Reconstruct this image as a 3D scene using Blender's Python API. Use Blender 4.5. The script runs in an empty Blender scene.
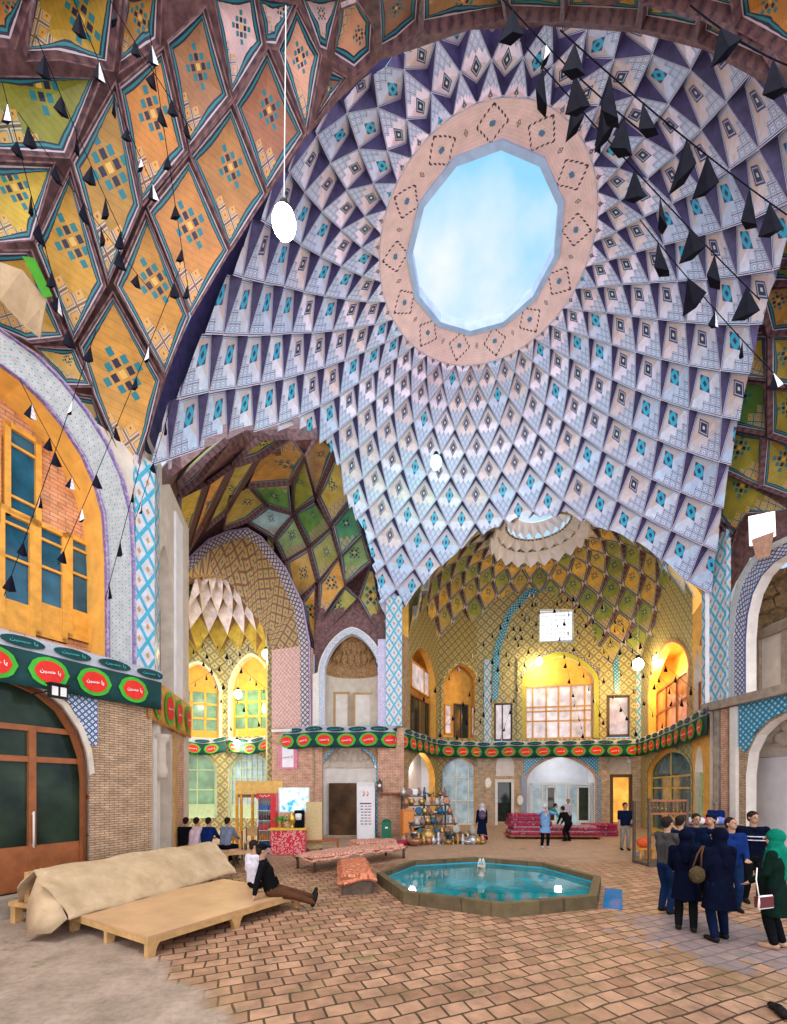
import bpy, bmesh, math, random
import numpy as np
from mathutils import Vector, Matrix, Quaternion
from mathutils.geometry import delaunay_2d_cdt
random.seed(7)
SC = bpy.context.scene
COL = SC.collection
PI = math.pi
# ---------------------------------------------------------------- camera
F, CX, HY, HC = 430.0, 393.5, 788.0, 2.3          # focal length in pixels, axis column, horizon row, eye height
cam = bpy.data.cameras.new('camera'); camo = bpy.data.objects.new('camera', cam); COL.objects.link(camo)
camo.location = (0, 0, HC); camo.rotation_euler = (PI / 2, 0, 0)
cam.sensor_fit = 'HORIZONTAL'; cam.sensor_width = 36; cam.lens = 36 * F / 787
cam.shift_y = (HY - 512) / 787; cam.clip_start = 0.05; cam.clip_end = 300
SC.camera = camo
# ---------------------------------------------------------------- exposure
SC.view_settings.view_transform = 'Standard'; SC.view_settings.look = 'None'
SC.view_settings.exposure = 0.15; SC.view_settings.gamma = 1.0; SC.view_settings.use_curve_mapping = False
# ---------------------------------------------------------------- world: pale blue sky with soft clouds
W = bpy.data.worlds.new('sky'); SC.world = W; W.use_nodes = True
nt = W.node_tree; nt.nodes.clear()
o = nt.nodes.new('ShaderNodeOutputWorld'); bg = nt.nodes.new('ShaderNodeBackground')
tc = nt.nodes.new('ShaderNodeTexCoord'); nz = nt.nodes.new('ShaderNodeTexNoise'); cr = nt.nodes.new('ShaderNodeValToRGB')
nz.inputs['Scale'].default_value = 4.2; nz.inputs['Detail'].default_value = 6; nz.inputs['Roughness'].default_value = .52
nz.noise_dimensions = '4D'; nz.inputs['W'].default_value = 3.1
cr.color_ramp.elements[0].position = .46; cr.color_ramp.elements[0].color = (.30, .66, .93, 1)
cr.color_ramp.elements[1].position = .66; cr.color_ramp.elements[1].color = (.92, .93, .97, 1)
nt.links.new(tc.outputs['Generated'], nz.inputs['Vector']); nt.links.new(nz.outputs['Fac'], cr.inputs['Fac'])
# sky brightened low down behind the camera, added as fill light for the interior
sx = nt.nodes.new('ShaderNodeVectorMath'); sx.operation = 'DOT_PRODUCT'; sx.inputs[1].default_value = (.05, -.93, -.20)
nt.links.new(tc.outputs['Generated'], sx.inputs[0])
mr = nt.nodes.new('ShaderNodeMapRange'); mr.inputs['From Min'].default_value = -.25; mr.inputs['From Max'].default_value = .75
mr.inputs['To Min'].default_value = 1.0; mr.inputs['To Max'].default_value = 2.25; nt.links.new(sx.outputs['Value'], mr.inputs['Value'])
hz = nt.nodes.new('ShaderNodeMix'); hz.data_type = 'RGBA'; hz.inputs[7].default_value = (.96, .93, 1.0, 1)
mf = nt.nodes.new('ShaderNodeMapRange'); mf.inputs['From Min'].default_value = -.25; mf.inputs['From Max'].default_value = .35
nt.links.new(sx.outputs['Value'], mf.inputs['Value']); nt.links.new(mf.outputs[0], hz.inputs[0]); nt.links.new(cr.outputs['Color'], hz.inputs[6])
nt.links.new(hz.outputs[2], bg.inputs['Color']); nt.links.new(mr.outputs[0], bg.inputs['Strength'])
nt.links.new(bg.outputs[0], o.inputs[0])
# sun veiled by thin cloud, falling steeply through the oculus
sl = bpy.data.lights.new('sun', 'SUN'); sl.energy = 1.6; sl.angle = .35; sl.color = (1, .93, .86)
so = bpy.data.objects.new('sun', sl); COL.objects.link(so); so.rotation_euler = (math.radians(20), math.radians(-14), 0)

# ---------------------------------------------------------------- helpers
def P(x, y, d): return Vector(((x - CX) / F * d, d, (HY - y) / F * d + HC))
def GD(y, z=0.0): return F * (HC - z) / (y - HY)
def G(x, y, z=0.0):
    d = GD(y, z); return Vector(((x - CX) / F * d, d, z))
def V(*a): return Vector(a)

class MB:
    """collects shapes, then becomes ONE mesh object"""
    def __init__(s): s.v = []; s.f = []; s.m = []; s.ua = []; s.ub = []; s.c = []; s.sm = []
    def vert(s, p, ua=(0, 0), ub=(0, 0), c=(1, 1, 1)):
        s.v.append(tuple(p)); s.ua.append(tuple(ua)); s.ub.append(tuple(ub)); s.c.append(tuple(c)); return len(s.v) - 1
    def face(s, idx, m=0, sm=False): s.f.append(tuple(idx)); s.m.append(m); s.sm.append(sm)
    def poly(s, pts, m=0, uv=None, sm=False):
        s.face([s.vert(p, uv[i] if uv else (0, 0), uv[i] if uv else (0, 0)) for i, p in enumerate(pts)], m, sm)
    def box(s, c, d, rz=0, m=0, M=None):
        x, y, z = d[0] / 2, d[1] / 2, d[2] / 2
        R = M or Matrix.Rotation(rz, 3, 'Z'); c = Vector(c)
        k = [s.vert(c + R @ Vector(q)) for q in ((-x, -y, -z), (x, -y, -z), (x, y, -z), (-x, y, -z), (-x, -y, z), (x, -y, z), (x, y, z), (-x, y, z))]
        for q in ((0, 3, 2, 1), (4, 5, 6, 7), (0, 1, 5, 4), (1, 2, 6, 5), (2, 3, 7, 6), (3, 0, 4, 7)): s.face([k[i] for i in q], m)
    def beam(s, a, b, w, h, m=0, up=(0, 0, 1)):
        a, b = Vector(a), Vector(b); z = (b - a); L = z.length
        if L < 1e-6: return
        z.normalize(); u = Vector(up)
        if abs(u.dot(z)) > .95: u = Vector((0, 1, 0))
        x = u.cross(z).normalized(); y = z.cross(x)
        M = Matrix((x, y, z)).transposed()
        s.box((a + b) / 2, (w, h, L), m=m, M=M)
    def tube(s, path, r, n=8, m=0, cap=True, sm=True):
        path = [Vector(p) for p in path]; rs = r if hasattr(r, '__len__') else [r] * len(path)
        rings = []; px = None
        for i, p in enumerate(path):
            t = (path[min(i + 1, len(path) - 1)] - path[max(i - 1, 0)]).normalized()
            if px is None:
                px = t.cross(Vector((0, 0, 1)) if abs(t.z) < .9 else Vector((1, 0, 0))).normalized()
            else:
                px = (px - t * px.dot(t)).normalized()
            py = t.cross(px)
            rings.append([s.vert(p + (px * math.cos(2 * PI * k / n) + py * math.sin(2 * PI * k / n)) * rs[i]) for k in range(n)])
        s.skin(rings, m, cap, sm)
    def skin(s, rings, m=0, cap=True, sm=True):
        n = len(rings[0])
        for a, b in zip(rings, rings[1:]):
            for k in range(n): s.face((a[k], a[(k + 1) % n], b[(k + 1) % n], b[k]), m, sm)
        if cap:
            s.face(tuple(reversed(rings[0])), m, False); s.face(tuple(rings[-1]), m, False)
    def lathe(s, prof, c=(0, 0, 0), n=16, m=0, sm=True, cap=True, a0=0.0, sx=1, sy=1):
        c = Vector(c)
        rings = [[s.vert(c + Vector((r * sx * math.cos(a0 + 2 * PI * k / n), r * sy * math.sin(a0 + 2 * PI * k / n), z))) for k in range(n)] for r, z in prof]
        s.skin(rings, m, cap, sm)
    def prism(s, pts, vec, m=0, m_side=None):
        """extrude a planar 3-D polygon by vec"""
        vec = Vector(vec); pts = [Vector(p) for p in pts]; n = len(pts)
        a = [s.vert(p) for p in pts]; b = [s.vert(p + vec) for p in pts]
        ms = m if m_side is None else m_side
        s.face(a, m); s.face(tuple(reversed(b)), ms)
        for i in range(n): s.face((a[(i + 1) % n], a[i], b[i], b[(i + 1) % n]), ms)
    def ball(s, c, r, n=12, m=0, sc=(1, 1, 1)):
        c = Vector(c); rings = []
        for i in range(1, n // 2):
            t = PI * i / (n // 2)
            rings.append([s.vert(c + Vector((r * sc[0] * math.sin(t) * math.cos(2 * PI * k / n), r * sc[1] * math.sin(t) * math.sin(2 * PI * k / n), -r * sc[2] * math.cos(t)))) for k in range(n)])
        s.skin(rings, m, False, True)
        lo = s.vert(c - Vector((0, 0, r * sc[2]))); hi = s.vert(c + Vector((0, 0, r * sc[2])))
        for k in range(n):
            s.face((rings[0][(k + 1) % n], rings[0][k], lo), m, True); s.face((rings[-1][k], rings[-1][(k + 1) % n], hi), m, True)
    def mesh(s, name, mats, col=False):
        me = bpy.data.meshes.new(name); me.from_pydata(s.v, [], s.f); 
        for m in (mats if isinstance(mats, (list, tuple)) else [mats]): me.materials.append(m)
        me.polygons.foreach_set('material_index', s.m); me.polygons.foreach_set('use_smooth', s.sm)
        li = np.zeros(len(me.loops), dtype=np.int32); me.loops.foreach_get('vertex_index', li)
        for nm, arr in (('edge', s.ua), ('loc', s.ub)):
            u = me.uv_layers.new(name=nm); u.data.foreach_set('uv', np.array(arr, dtype=np.float32)[li].ravel())
        if col:
            ca = me.color_attributes.new('tint', 'FLOAT_COLOR', 'POINT')
            ca.data.foreach_set('color', np.hstack([np.array(s.c, dtype=np.float32), np.ones((len(s.c), 1), dtype=np.float32)]).ravel())
        me.update(); return me
    def build(s, name, mats, parent=None, kind=None, col=False):
        ob = bpy.data.objects.new(name, s.mesh(name, mats, col)); COL.objects.link(ob)
        if parent is not None: ob.parent = parent
        if kind: ob['kind'] = kind
        return ob

def thing(name, label, cat, loc=(0, 0, 0), rz=0, group=None):
    ob = bpy.data.objects.new(name, None); COL.objects.link(ob); ob.location = loc; ob.rotation_euler = (0, 0, rz)
    return tag(ob, label, cat, group)
def tag(ob, label, cat, group=None, kind=None):
    ob['label'] = label; ob['category'] = cat
    if group: ob['group'] = group
    if kind: ob['kind'] = kind
    return ob
def part(mb, name, mat, parent, label=None):
    ob = mb.build(name, mat, parent)
    if label: ob['label'] = label
    return ob
def one(mb, name, mat, label, cat, group=None, loc=None, rz=0):
    ob = mb.build(name, mat); tag(ob, label, cat, group)
    if loc is not None: ob.location = loc; ob.rotation_euler = (0, 0, rz)
    return ob
def dup(root, loc, rz=0, label=None, group=None):
    r = root.copy(); COL.objects.link(r); r.location = loc; r.rotation_euler = (0, 0, rz)
    if label: r['label'] = label
    if group: r['group'] = group
    for ch in list(root.children):
        c = ch.copy(); COL.objects.link(c); c.parent = r
        for g in list(ch.children):
            d = g.copy(); COL.objects.link(d); d.parent = c
    return r

# ---------------------------------------------------------------- materials
class NG:
    def __init__(s, name, rough=.55, spec=.3):
        s.mat = bpy.data.materials.new(name); s.mat.use_nodes = True
        s.t = s.mat.node_tree; s.bsdf = s.t.nodes['Principled BSDF']
        s.bsdf.inputs['Roughness'].default_value = rough
        s.bsdf.inputs['Specular IOR Level'].default_value = spec
    def n(s, typ, **kw):
        d = s.t.nodes.new(typ)
        for k, v in kw.items(): setattr(d, k, v)
        return d
    def put(s, sock, v):
        if hasattr(v, 'links'): s.t.links.new(v, sock)
        elif hasattr(v, '__len__') and len(v) == 3 and sock.type == 'RGBA': sock.default_value = (*v, 1)
        else: sock.default_value = v
    def m(s, op, a, b=0.0, c=0.0):
        d = s.n('ShaderNodeMath', operation=op)
        for i, v in enumerate((a, b, c)): s.put(d.inputs[i], v)
        return d.outputs[0]
    def mix(s, f, a, b):
        d = s.n('ShaderNodeMix', data_type='RGBA'); s.put(d.inputs[0], f); s.put(d.inputs[6], a); s.put(d.inputs[7], b); return d.outputs[2]
    def mul(s, a, b):
        d = s.n('ShaderNodeMix', data_type='RGBA', blend_type='MULTIPLY'); d.inputs[0].default_value = 1; s.put(d.inputs[6], a); s.put(d.inputs[7], b); return d.outputs[2]
    def uv(s, name):
        d = s.n('ShaderNodeUVMap'); d.uv_map = name; x = s.n('ShaderNodeSeparateXYZ'); s.t.links.new(d.outputs[0], x.inputs[0]); return x.outputs[0], x.outputs[1], d.outputs[0]
    def pos(s):
        g = s.n('ShaderNodeNewGeometry'); return g.outputs['Position']
    def obj(s): return s.n('ShaderNodeTexCoord').outputs['Object']
    def noise(s, vec, scale, detail=3, rough=.55, w=None):
        d = s.n('ShaderNodeTexNoise'); 
        if vec is not None: s.put(d.inputs['Vector'], vec)
        d.inputs['Scale'].default_value = scale; d.inputs['Detail'].default_value = detail; d.inputs['Roughness'].default_value = rough
        return d.outputs['Fac']
    def ramp(s, f, stops, interp='LINEAR'):
        d = s.n('ShaderNodeValToRGB'); d.color_ramp.interpolation = interp; e = d.color_ramp.elements
        while len(e) < len(stops): e.new(.5)
        for i, (p, c) in enumerate(stops): e[i].position = p; e[i].color = (*c, 1)
        s.put(d.inputs[0], f); return d.outputs[0]
    def attr(s, name): d = s.n('ShaderNodeAttribute', attribute_name=name); return d.outputs['Color']
    def bump(s, h, strength=.4, dist=.02):
        d = s.n('ShaderNodeBump'); d.inputs['Strength'].default_value = strength; d.inputs['Distance'].default_value = dist
        s.put(d.inputs['Height'], h); s.t.links.new(d.outputs[0], s.bsdf.inputs['Normal'])
    def col(s, c): s.put(s.bsdf.inputs['Base Color'], c); return s.mat
    def lt(s, a, b): return s.m('LESS_THAN', a, b)
    def gt(s, a, b): return s.m('GREATER_THAN', a, b)
    def frac(s, a): return s.m('FRACT', a)
    def band(s, x, a, b): return s.m('MULTIPLY', s.gt(x, a), s.lt(x, b))

def plain(name, c, rough=.6, var=.12, scale=9, metal=0, spec=.3, bump=0):
    if max(c) < .03 and not metal: spec = .04
    g = NG(name, rough, spec); g.bsdf.inputs['Metallic'].default_value = metal
    nf = g.noise(g.obj(), scale, 4)
    lo = tuple(max(0, x * (1 - var)) for x in c); hi = tuple(min(1, x * (1 + var)) for x in c)
    if bump: g.bump(nf, bump, .02)
    return g.col(g.ramp(nf, [(.3, lo), (.7, hi)]))
def emis(name, c, s):
    g = NG(name); g.bsdf.inputs['Emission Color'].default_value = (*c, 1); g.bsdf.inputs['Emission Strength'].default_value = s
    g.bsdf.inputs['Base Color'].default_value = (*c, 1); return g.mat
def glass(name, c, rough=.06, lit=0, litc=(1, 1, 1)):
    g = NG(name, rough, .6)
    if lit:
        nf = g.noise(g.obj(), 1.3, 2)
        g.put(g.bsdf.inputs['Emission Color'], g.ramp(nf, [(.35, tuple(x * .45 for x in litc)), (.65, litc)])); g.bsdf.inputs['Emission Strength'].default_value = lit
    return g.col(g.ramp(g.noise(g.obj(), 2.2, 3), [(.35, tuple(x * .6 for x in c)), (.7, tuple(min(1, x * 1.3) for x in c))]))
def brick(name, c1, c2, mortar, bw, bh, ms=.01, rough=.8, uv='loc', rot=0, bump=.4, dirt=None, off=.5):
    g = NG(name, rough, .2)
    d = g.n('ShaderNodeTexBrick'); d.offset = off
    vec = g.uv(uv)[2] if uv else g.pos()
    if rot:
        mp = g.n('ShaderNodeMapping'); mp.inputs['Rotation'].default_value = (0, 0, rot); g.put(mp.inputs['Vector'], vec); vec = mp.outputs[0]
    # wander the joints a little
    nn = g.n('ShaderNodeTexNoise'); nn.inputs['Scale'].default_value = 1.7 / bw * .6; g.put(nn.inputs['Vector'], vec)
    sub = g.n('ShaderNodeVectorMath', operation='MULTIPLY_ADD'); g.put(sub.inputs[0], nn.outputs['Color']); sub.inputs[1].default_value = (bh * .22,) * 3; g.put(sub.inputs[2], vec)
    g.put(d.inputs['Vector'], sub.outputs[0])
    d.inputs['Scale'].default_value = 1; d.inputs['Brick Width'].default_value = bw; d.inputs['Row Height'].default_value = bh
    d.inputs['Mortar Size'].default_value = ms; d.inputs['Mortar Smooth'].default_value = .25; d.inputs['Bias'].default_value = 0
    for k, c in (('Color1', c1), ('Color2', c2), ('Mortar', mortar)): d.inputs[k].default_value = (*c, 1)
    col = d.outputs['Color']
    nf = g.noise(vec, 3.5, 6, .65)
    col = g.mul(col, g.ramp(nf, [(.3, (.66, .66, .66)), (.7, (1.25, 1.25, 1.25))]))
    if dirt:
        n2 = g.noise(vec, dirt[1], 5, .62); f = g.ramp(n2, [(dirt[2], (0, 0, 0)), (dirt[2] + .09, (1, 1, 1))])
        col = g.mix(g.m('MULTIPLY', f, dirt[3]), col, dirt[0])
    h = g.m('SUBTRACT', g.m('MULTIPLY', nf, .35), d.outputs['Fac'])
    g.bump(h, bump, .03)
    return g.col(col)
def lattice(name, base, line, a, w=.18, motif=None, rough=.35, uv='loc', sy=1.0, line2=None, c2=None):
    """diagonal lattice of glazed lozenges"""
    g = NG(name, rough, .5); x, y, _ = g.uv(uv)
    p = g.m('DIVIDE', g.m('ADD', x, g.m('MULTIPLY', y, sy)), a); q = g.m('DIVIDE', g.m('SUBTRACT', x, g.m('MULTIPLY', y, sy)), a)
    fp = g.m('ABSOLUTE', g.m('SUBTRACT', g.frac(p), .5)); fq = g.m('ABSOLUTE', g.m('SUBTRACT', g.frac(q), .5))
    mx = g.m('MAXIMUM', fp, fq)
    col = base
    if c2 is not None: col = g.mix(g.lt(mx, .3), base, c2)
    if line2 is not None: col = g.mix(g.gt(mx, .5 - w * 1.0), col, line2)
    col = g.mix(g.gt(mx, .5 - w * .5), col, line)
    if motif is not None: col = g.mix(g.lt(mx, .12), col, motif)
    col = g.mul(col, g.ramp(g.noise(g.uv(uv)[2], 6, 4), [(.3, (.8, .8, .8)), (.7, (1.12, 1.12, 1.12))]))
    return g.col(col)

MT = {}
OCHRE, TEAL, NAVY, WHITE = (.60, .27, .035), (.02, .30, .36), (.03, .025, .07), (.78, .74, .72)
def panel_mat(name, rib=False, white=False):
    """glazed-brick vault panel: outline bands, star of small lozenges, interlaced lattice along its foot"""
    g = NG(name, .45, .4)
    pe, ed, _ = g.uv('edge'); x, y, vec = g.uv('loc')
    tint = g.attr('tint')
    base = g.mul(tint, g.ramp(g.noise(g.pos(), 2.5, 5, .6), [(.3, (.72, .72, .72)), (.7, (1.25, 1.2, 1.1))]))
    # brick coursing
    base = g.mul(base, g.ramp(g.frac(g.m('MULTIPLY', y, 22)), [(.0, (.75, .72, .7)), (.18, (1, 1, 1))]))
    u = g.m('ADD', g.m('MULTIPLY', x, 12.0), g.m('MULTIPLY', g.m('SUBTRACT', y, .62), 12.0)); v = g.m('SUBTRACT', g.m('MULTIPLY', x, 12.0), g.m('MULTIPLY', g.m('SUBTRACT', y, .62), 12.0))
    ru, rv = g.m('ROUND', u), g.m('ROUND', v)
    fu = g.m('ABSOLUTE', g.m('SUBTRACT', u, ru)); fv = g.m('ABSOLUTE', g.m('SUBTRACT', v, rv))
    cell = g.lt(g.m('MAXIMUM', fu, fv), .36)
    dist = g.m('ADD', g.m('ABSOLUTE', ru), g.m('ABSOLUTE', rv))
    par = g.m('ABSOLUTE', g.m('MODULO', g.m('ADD', ru, rv), 2.0))
    mask = g.m('MULTIPLY', cell, g.lt(dist, 2.5))
    mcol = g.mix(g.gt(par, .5), (.01, .17, .20), (.015, .015, .04))
    mcol = g.mix(g.lt(dist, .5), mcol, (.62, .40, .10) if not white else (.85, .8, .8))
    base = g.mix(mask, base, mcol)
    # interlaced foot lattice
    a = .135
    lp = g.m('DIVIDE', g.m('ADD', x, g.m('MULTIPLY', y, .8)), a); lq = g.m('DIVIDE', g.m('SUBTRACT', x, g.m('MULTIPLY', y, .8)), a)
    mx = g.m('MAXIMUM', g.m('ABSOLUTE', g.m('SUBTRACT', g.frac(lp), .5)), g.m('ABSOLUTE', g.m('SUBTRACT', g.frac(lq), .5)))
    foot = g.lt(g.m('ADD', y, g.m('MULTIPLY', g.m('PINGPONG', g.m('ADD', x, 1.0), a * .5), 1.2)), .38)
    lat = g.ramp(mx, [(0, (.02, .02, .05)), (.06, (.70, .36, .10) if not white else (.8, .75, .82)), (.30, (.03, .22, .25)), (.36, (.66, .52, .46)), (.43, (.03, .02, .06))], 'CONSTANT')
    lat = g.mix(.35, lat, tint)
    col = g.mix(foot, base, lat)
    bands = g.ramp(g.m('MULTIPLY', ed, 4.0), [(0, (.50, .42, .45)), (.055, (.02, .015, .05)), (.14, (.015, .20, .22)), (.22, (.02, .02, .05))], 'CONSTANT')
    col = g.mix(g.lt(ed, .072), col, bands)
    g.bump(g.noise(g.pos(), 14, 4), .25, .02)
    return g.col(col)
MT['vault'] = panel_mat('vault_tile')
MT['vault_w'] = panel_mat('vault_tile_pale', white=True)
def rib_mat(name, c1, c2):
    g = NG(name, .5, .35); s, t, vec = g.uv('edge')
    f = g.m('PINGPONG', g.m('MULTIPLY', s, 9.0), 1.0)
    col = g.ramp(g.m('ADD', g.m('MULTIPLY', f, .28), g.m('MULTIPLY', g.noise(g.pos(), 16, 4), .75)), [(.35, c1), (.6, c2)])
    return g.col(col)
MT['rib'] = rib_mat('rib_tile', (.06, .03, .045), (.17, .085, .085))
MT['rib_w'] = rib_mat('rib_tile_pale', (.16, .12, .28), (.5, .4, .55))

def cell_mat():
    """dome cell: pale glazed field with a lozenge flower, stepped lower border, cyan outline"""
    g = NG('dome_tile', .38, .5)
    a, b, _ = g.uv('edge'); x, y, _ = g.uv('loc'); tint = g.attr('tint')
    ed = g.m('MINIMUM', g.m('MINIMUM', a, g.m('SUBTRACT', 1.0, a)), g.m('MINIMUM', b, g.m('SUBTRACT', 1.0, b)))
    base = g.mul(tint, g.ramp(g.noise(g.pos(), 5, 5, .6), [(.3, (.80, .80, .84)), (.7, (1.12, 1.1, 1.1))]))
    # tan brick field round the flower in the upper part
    tan = g.mix(g.m('MULTIPLY', g.gt(y, .08), g.m('MULTIPLY', g.noise(g.pos(), .8, 2), .95)), base, (.62, .36, .22))
    # lozenges outlined in indigo fill the foot
    k = 5.0
    mx = g.m('MAXIMUM', g.m('ABSOLUTE', g.m('SUBTRACT', g.frac(g.m('MULTIPLY', a, k)), .5)), g.m('ABSOLUTE', g.m('SUBTRACT', g.frac(g.m('MULTIPLY', b, k)), .5)))
    step = g.ramp(mx, [(0, (.20, .16, .42)), (.09, (.78, .76, .92)), (.24, (.05, .36, .64)), (.35, (.76, .74, .88)), (.43, (.10, .08, .28))], 'CONSTANT')
    step = g.mix(.2, step, tint)
    zig = g.m('ADD', y, g.m('MULTIPLY', g.m('PINGPONG', g.m('ADD', x, 5.0), .10), .9))
    col = g.mix(g.lt(zig, -.05), tan, step)
    # flower: a lozenge ring with a bright heart, or a cyan star on the bluer cells
    fx = g.m('ABSOLUTE', g.m('MULTIPLY', x, 6.0)); fy = g.m('ABSOLUTE', g.m('MULTIPLY', g.m('SUBTRACT', y, .15), 5.0))
    r = g.m('ADD', fx, fy)
    f1 = g.ramp(r, [(0, (.85, .72, .62)), (.22, (.02, .02, .08)), (.66, (.50, .52, .70)), (.80, (.03, .025, .11)), (1.0, (.7, .66, .8))], 'CONSTANT')
    f2 = g.ramp(g.m('MAXIMUM', fx, fy), [(0, (.02, .03, .12)), (.22, (.04, .44, .66)), (.62, (.03, .05, .2))], 'CONSTANT')
    sp = g.n('ShaderNodeSeparateColor'); g.put(sp.inputs[0], tint)
    blue = g.gt(g.m('SUBTRACT', sp.outputs[2], sp.outputs[0]), .12)
    col = g.mix(g.lt(r, 1.0), col, g.mix(blue, f1, f2))
    bands = g.ramp(g.m('MULTIPLY', ed, 4.0), [(0, (.78, .72, .86)), (.06, (.04, .03, .14)), (.14, (.76, .72, .86)), (.20, (.06, .32, .60)), (.255, (.7, .68, .8))], 'CONSTANT')
    col = g.mix(g.lt(ed, .064), col, bands)
    g.bump(g.noise(g.pos(), 12, 4), .25, .02)
    return g.col(col)
MT['cell'] = cell_mat()
MT['cellside'] = plain('shaded_dome_side_tile', (.055, .045, .13), .45, .35, 6)  # indigo tile darkened to paint in the shade of the recesses
MT['celledge'] = plain('dome_edge_tile', (.52, .46, .66), .4, .15, 12)
MT['ringbrick'] = brick('ring_brick', (.80, .50, .44), (.88, .62, .56), (.60, .38, .36), .22, .06, .008, .7)
MT['brick'] = brick('tan_brick', (.46, .31, .19), (.58, .41, .26), (.22, .15, .10), .20, .052, .010, .85)
MT['brick_pale'] = brick('pale_tan_brick', (.50, .38, .26), (.62, .48, .33), (.36, .27, .19), .30, .09, .012, .85)
MT['brick_pink'] = brick('pink_brick', (.60, .34, .22), (.68, .42, .28), (.36, .2, .15), .24, .07, .011, .8)
MT['brick_orange'] = brick('orange_brick', (.66, .30, .13), (.72, .38, .2), (.42, .2, .13), .30, .09, .012, .8)
MT['ochre_wall'] = lattice('ochre_glazed_brick', (.42, .30, .08), (.16, .15, .07), .5, .26, (.10, .2, .2), .5)
MT['yellow_wall'] = lattice('yellow_glazed_brick', (.56, .44, .15), (.22, .22, .12), .55, .26, (.10, .2, .2), .5)
MT['tile_lattice'] = lattice('blue_lattice_tile', (.60, .60, .66), (.06, .40, .56), .42, .22, (.5, .3, .1), .3, sy=.62)
MT['tile_band'] = lattice('teal_dotted_tile', (.56, .54, .52), (.46, .44, .47), .15, .16, (.02, .36, .36), .3, c2=(.46, .52, .50))
MT['tile_dark'] = lattice('dark_lozenge_tile', (.60, .55, .50), (.10, .07, .12), .24, .34, (.5, .42, .4), .35)
MT['tile_blue'] = lattice('turquoise_spandrel_tile', (.10, .48, .62), (.02, .12, .28), .20, .26, (.85, .85, .85), .3)
MT['tile_check'] = lattice('navy_white_checker_tile', (.80, .78, .76), (.05, .12, .28), .13, .42, (.03, .28, .34), .3)
MT['plaster'] = plain('plaster', (.62, .55, .46), .8, .14, 3, bump=.3)
MT['plaster_pale'] = plain('pale_plaster', (.74, .70, .64), .8, .1, 3)
MT['plaster_white'] = plain('white_plaster', (.78, .77, .80), .75, .08, 2)
MT['plaster_grey'] = plain('grey_brown_plaster', (.36, .30, .24), .85, .3, 4, bump=.5)
MT['plaster_orange'] = plain('orange_plaster', (.80, .42, .08), .75, .15, 3)
MT['wood_orange'] = plain('orange_varnished_wood', (.72, .34, .05), .45, .2, 5)
MT['wood_brown'] = plain('red_brown_door_wood', (.30, .10, .035), .45, .2, 5)
MT['wood_dark'] = plain('dark_weathered_wood', (.10, .07, .05), .7, .3, 8)
MT['wood_pale'] = plain('pale_raw_wood', (.50, .30, .12), .6, .2, 7)
MT['paint_white'] = plain('white_gloss_paint', (.75, .76, .72), .4, .08, 5)
MT['paint_green'] = plain('pale_green_paint', (.50, .62, .36), .45, .1, 5)
MT['glass_blue'] = glass('dark_blue_window_glass', (.015, .10, .16), .08)
MT['glass_dark'] = glass('dark_shop_glass', (.03, .05, .04), .05)
MT['glass_green'] = glass('green_window_glass', (.10, .22, .12), .1, .25, (.5, .75, .35))
MT['glass_lit'] = glass('lit_window_glass', (.4, .36, .4), .1, .55, (.95, .85, .9))
MT['glass_shop'] = glass('lit_shop_glass', (.25, .34, .38), .1, .3, (.7, .9, 1))
MT['glass_red'] = glass('amber_window_glass', (.6, .15, .04), .1, .5, (1, .35, .08))
MT['glow_orange'] = glass('lit_doorway', (.7, .35, .06), .5, .8, (1, .55, .1))
MT['black'] = plain('black_cloth', (.006, .006, .01), .8, .2)
MT['black_metal'] = plain('black_metal', (.02, .02, .022), .4, .2)
MT['lamp_white'] = emis('lamp_glow_white', (1, .96, .9), 30)
MT['lamp_warm'] = emis('lamp_glow_warm', (1, .82, .5), 22)
MT['lamp_green'] = emis('lamp_glow_green', (.35, 1, .75), 2.2)
MT['ribback'] = plain('rib_shell_tile', (.17, .085, .085), .55, .5, 7, bump=.4)
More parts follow.
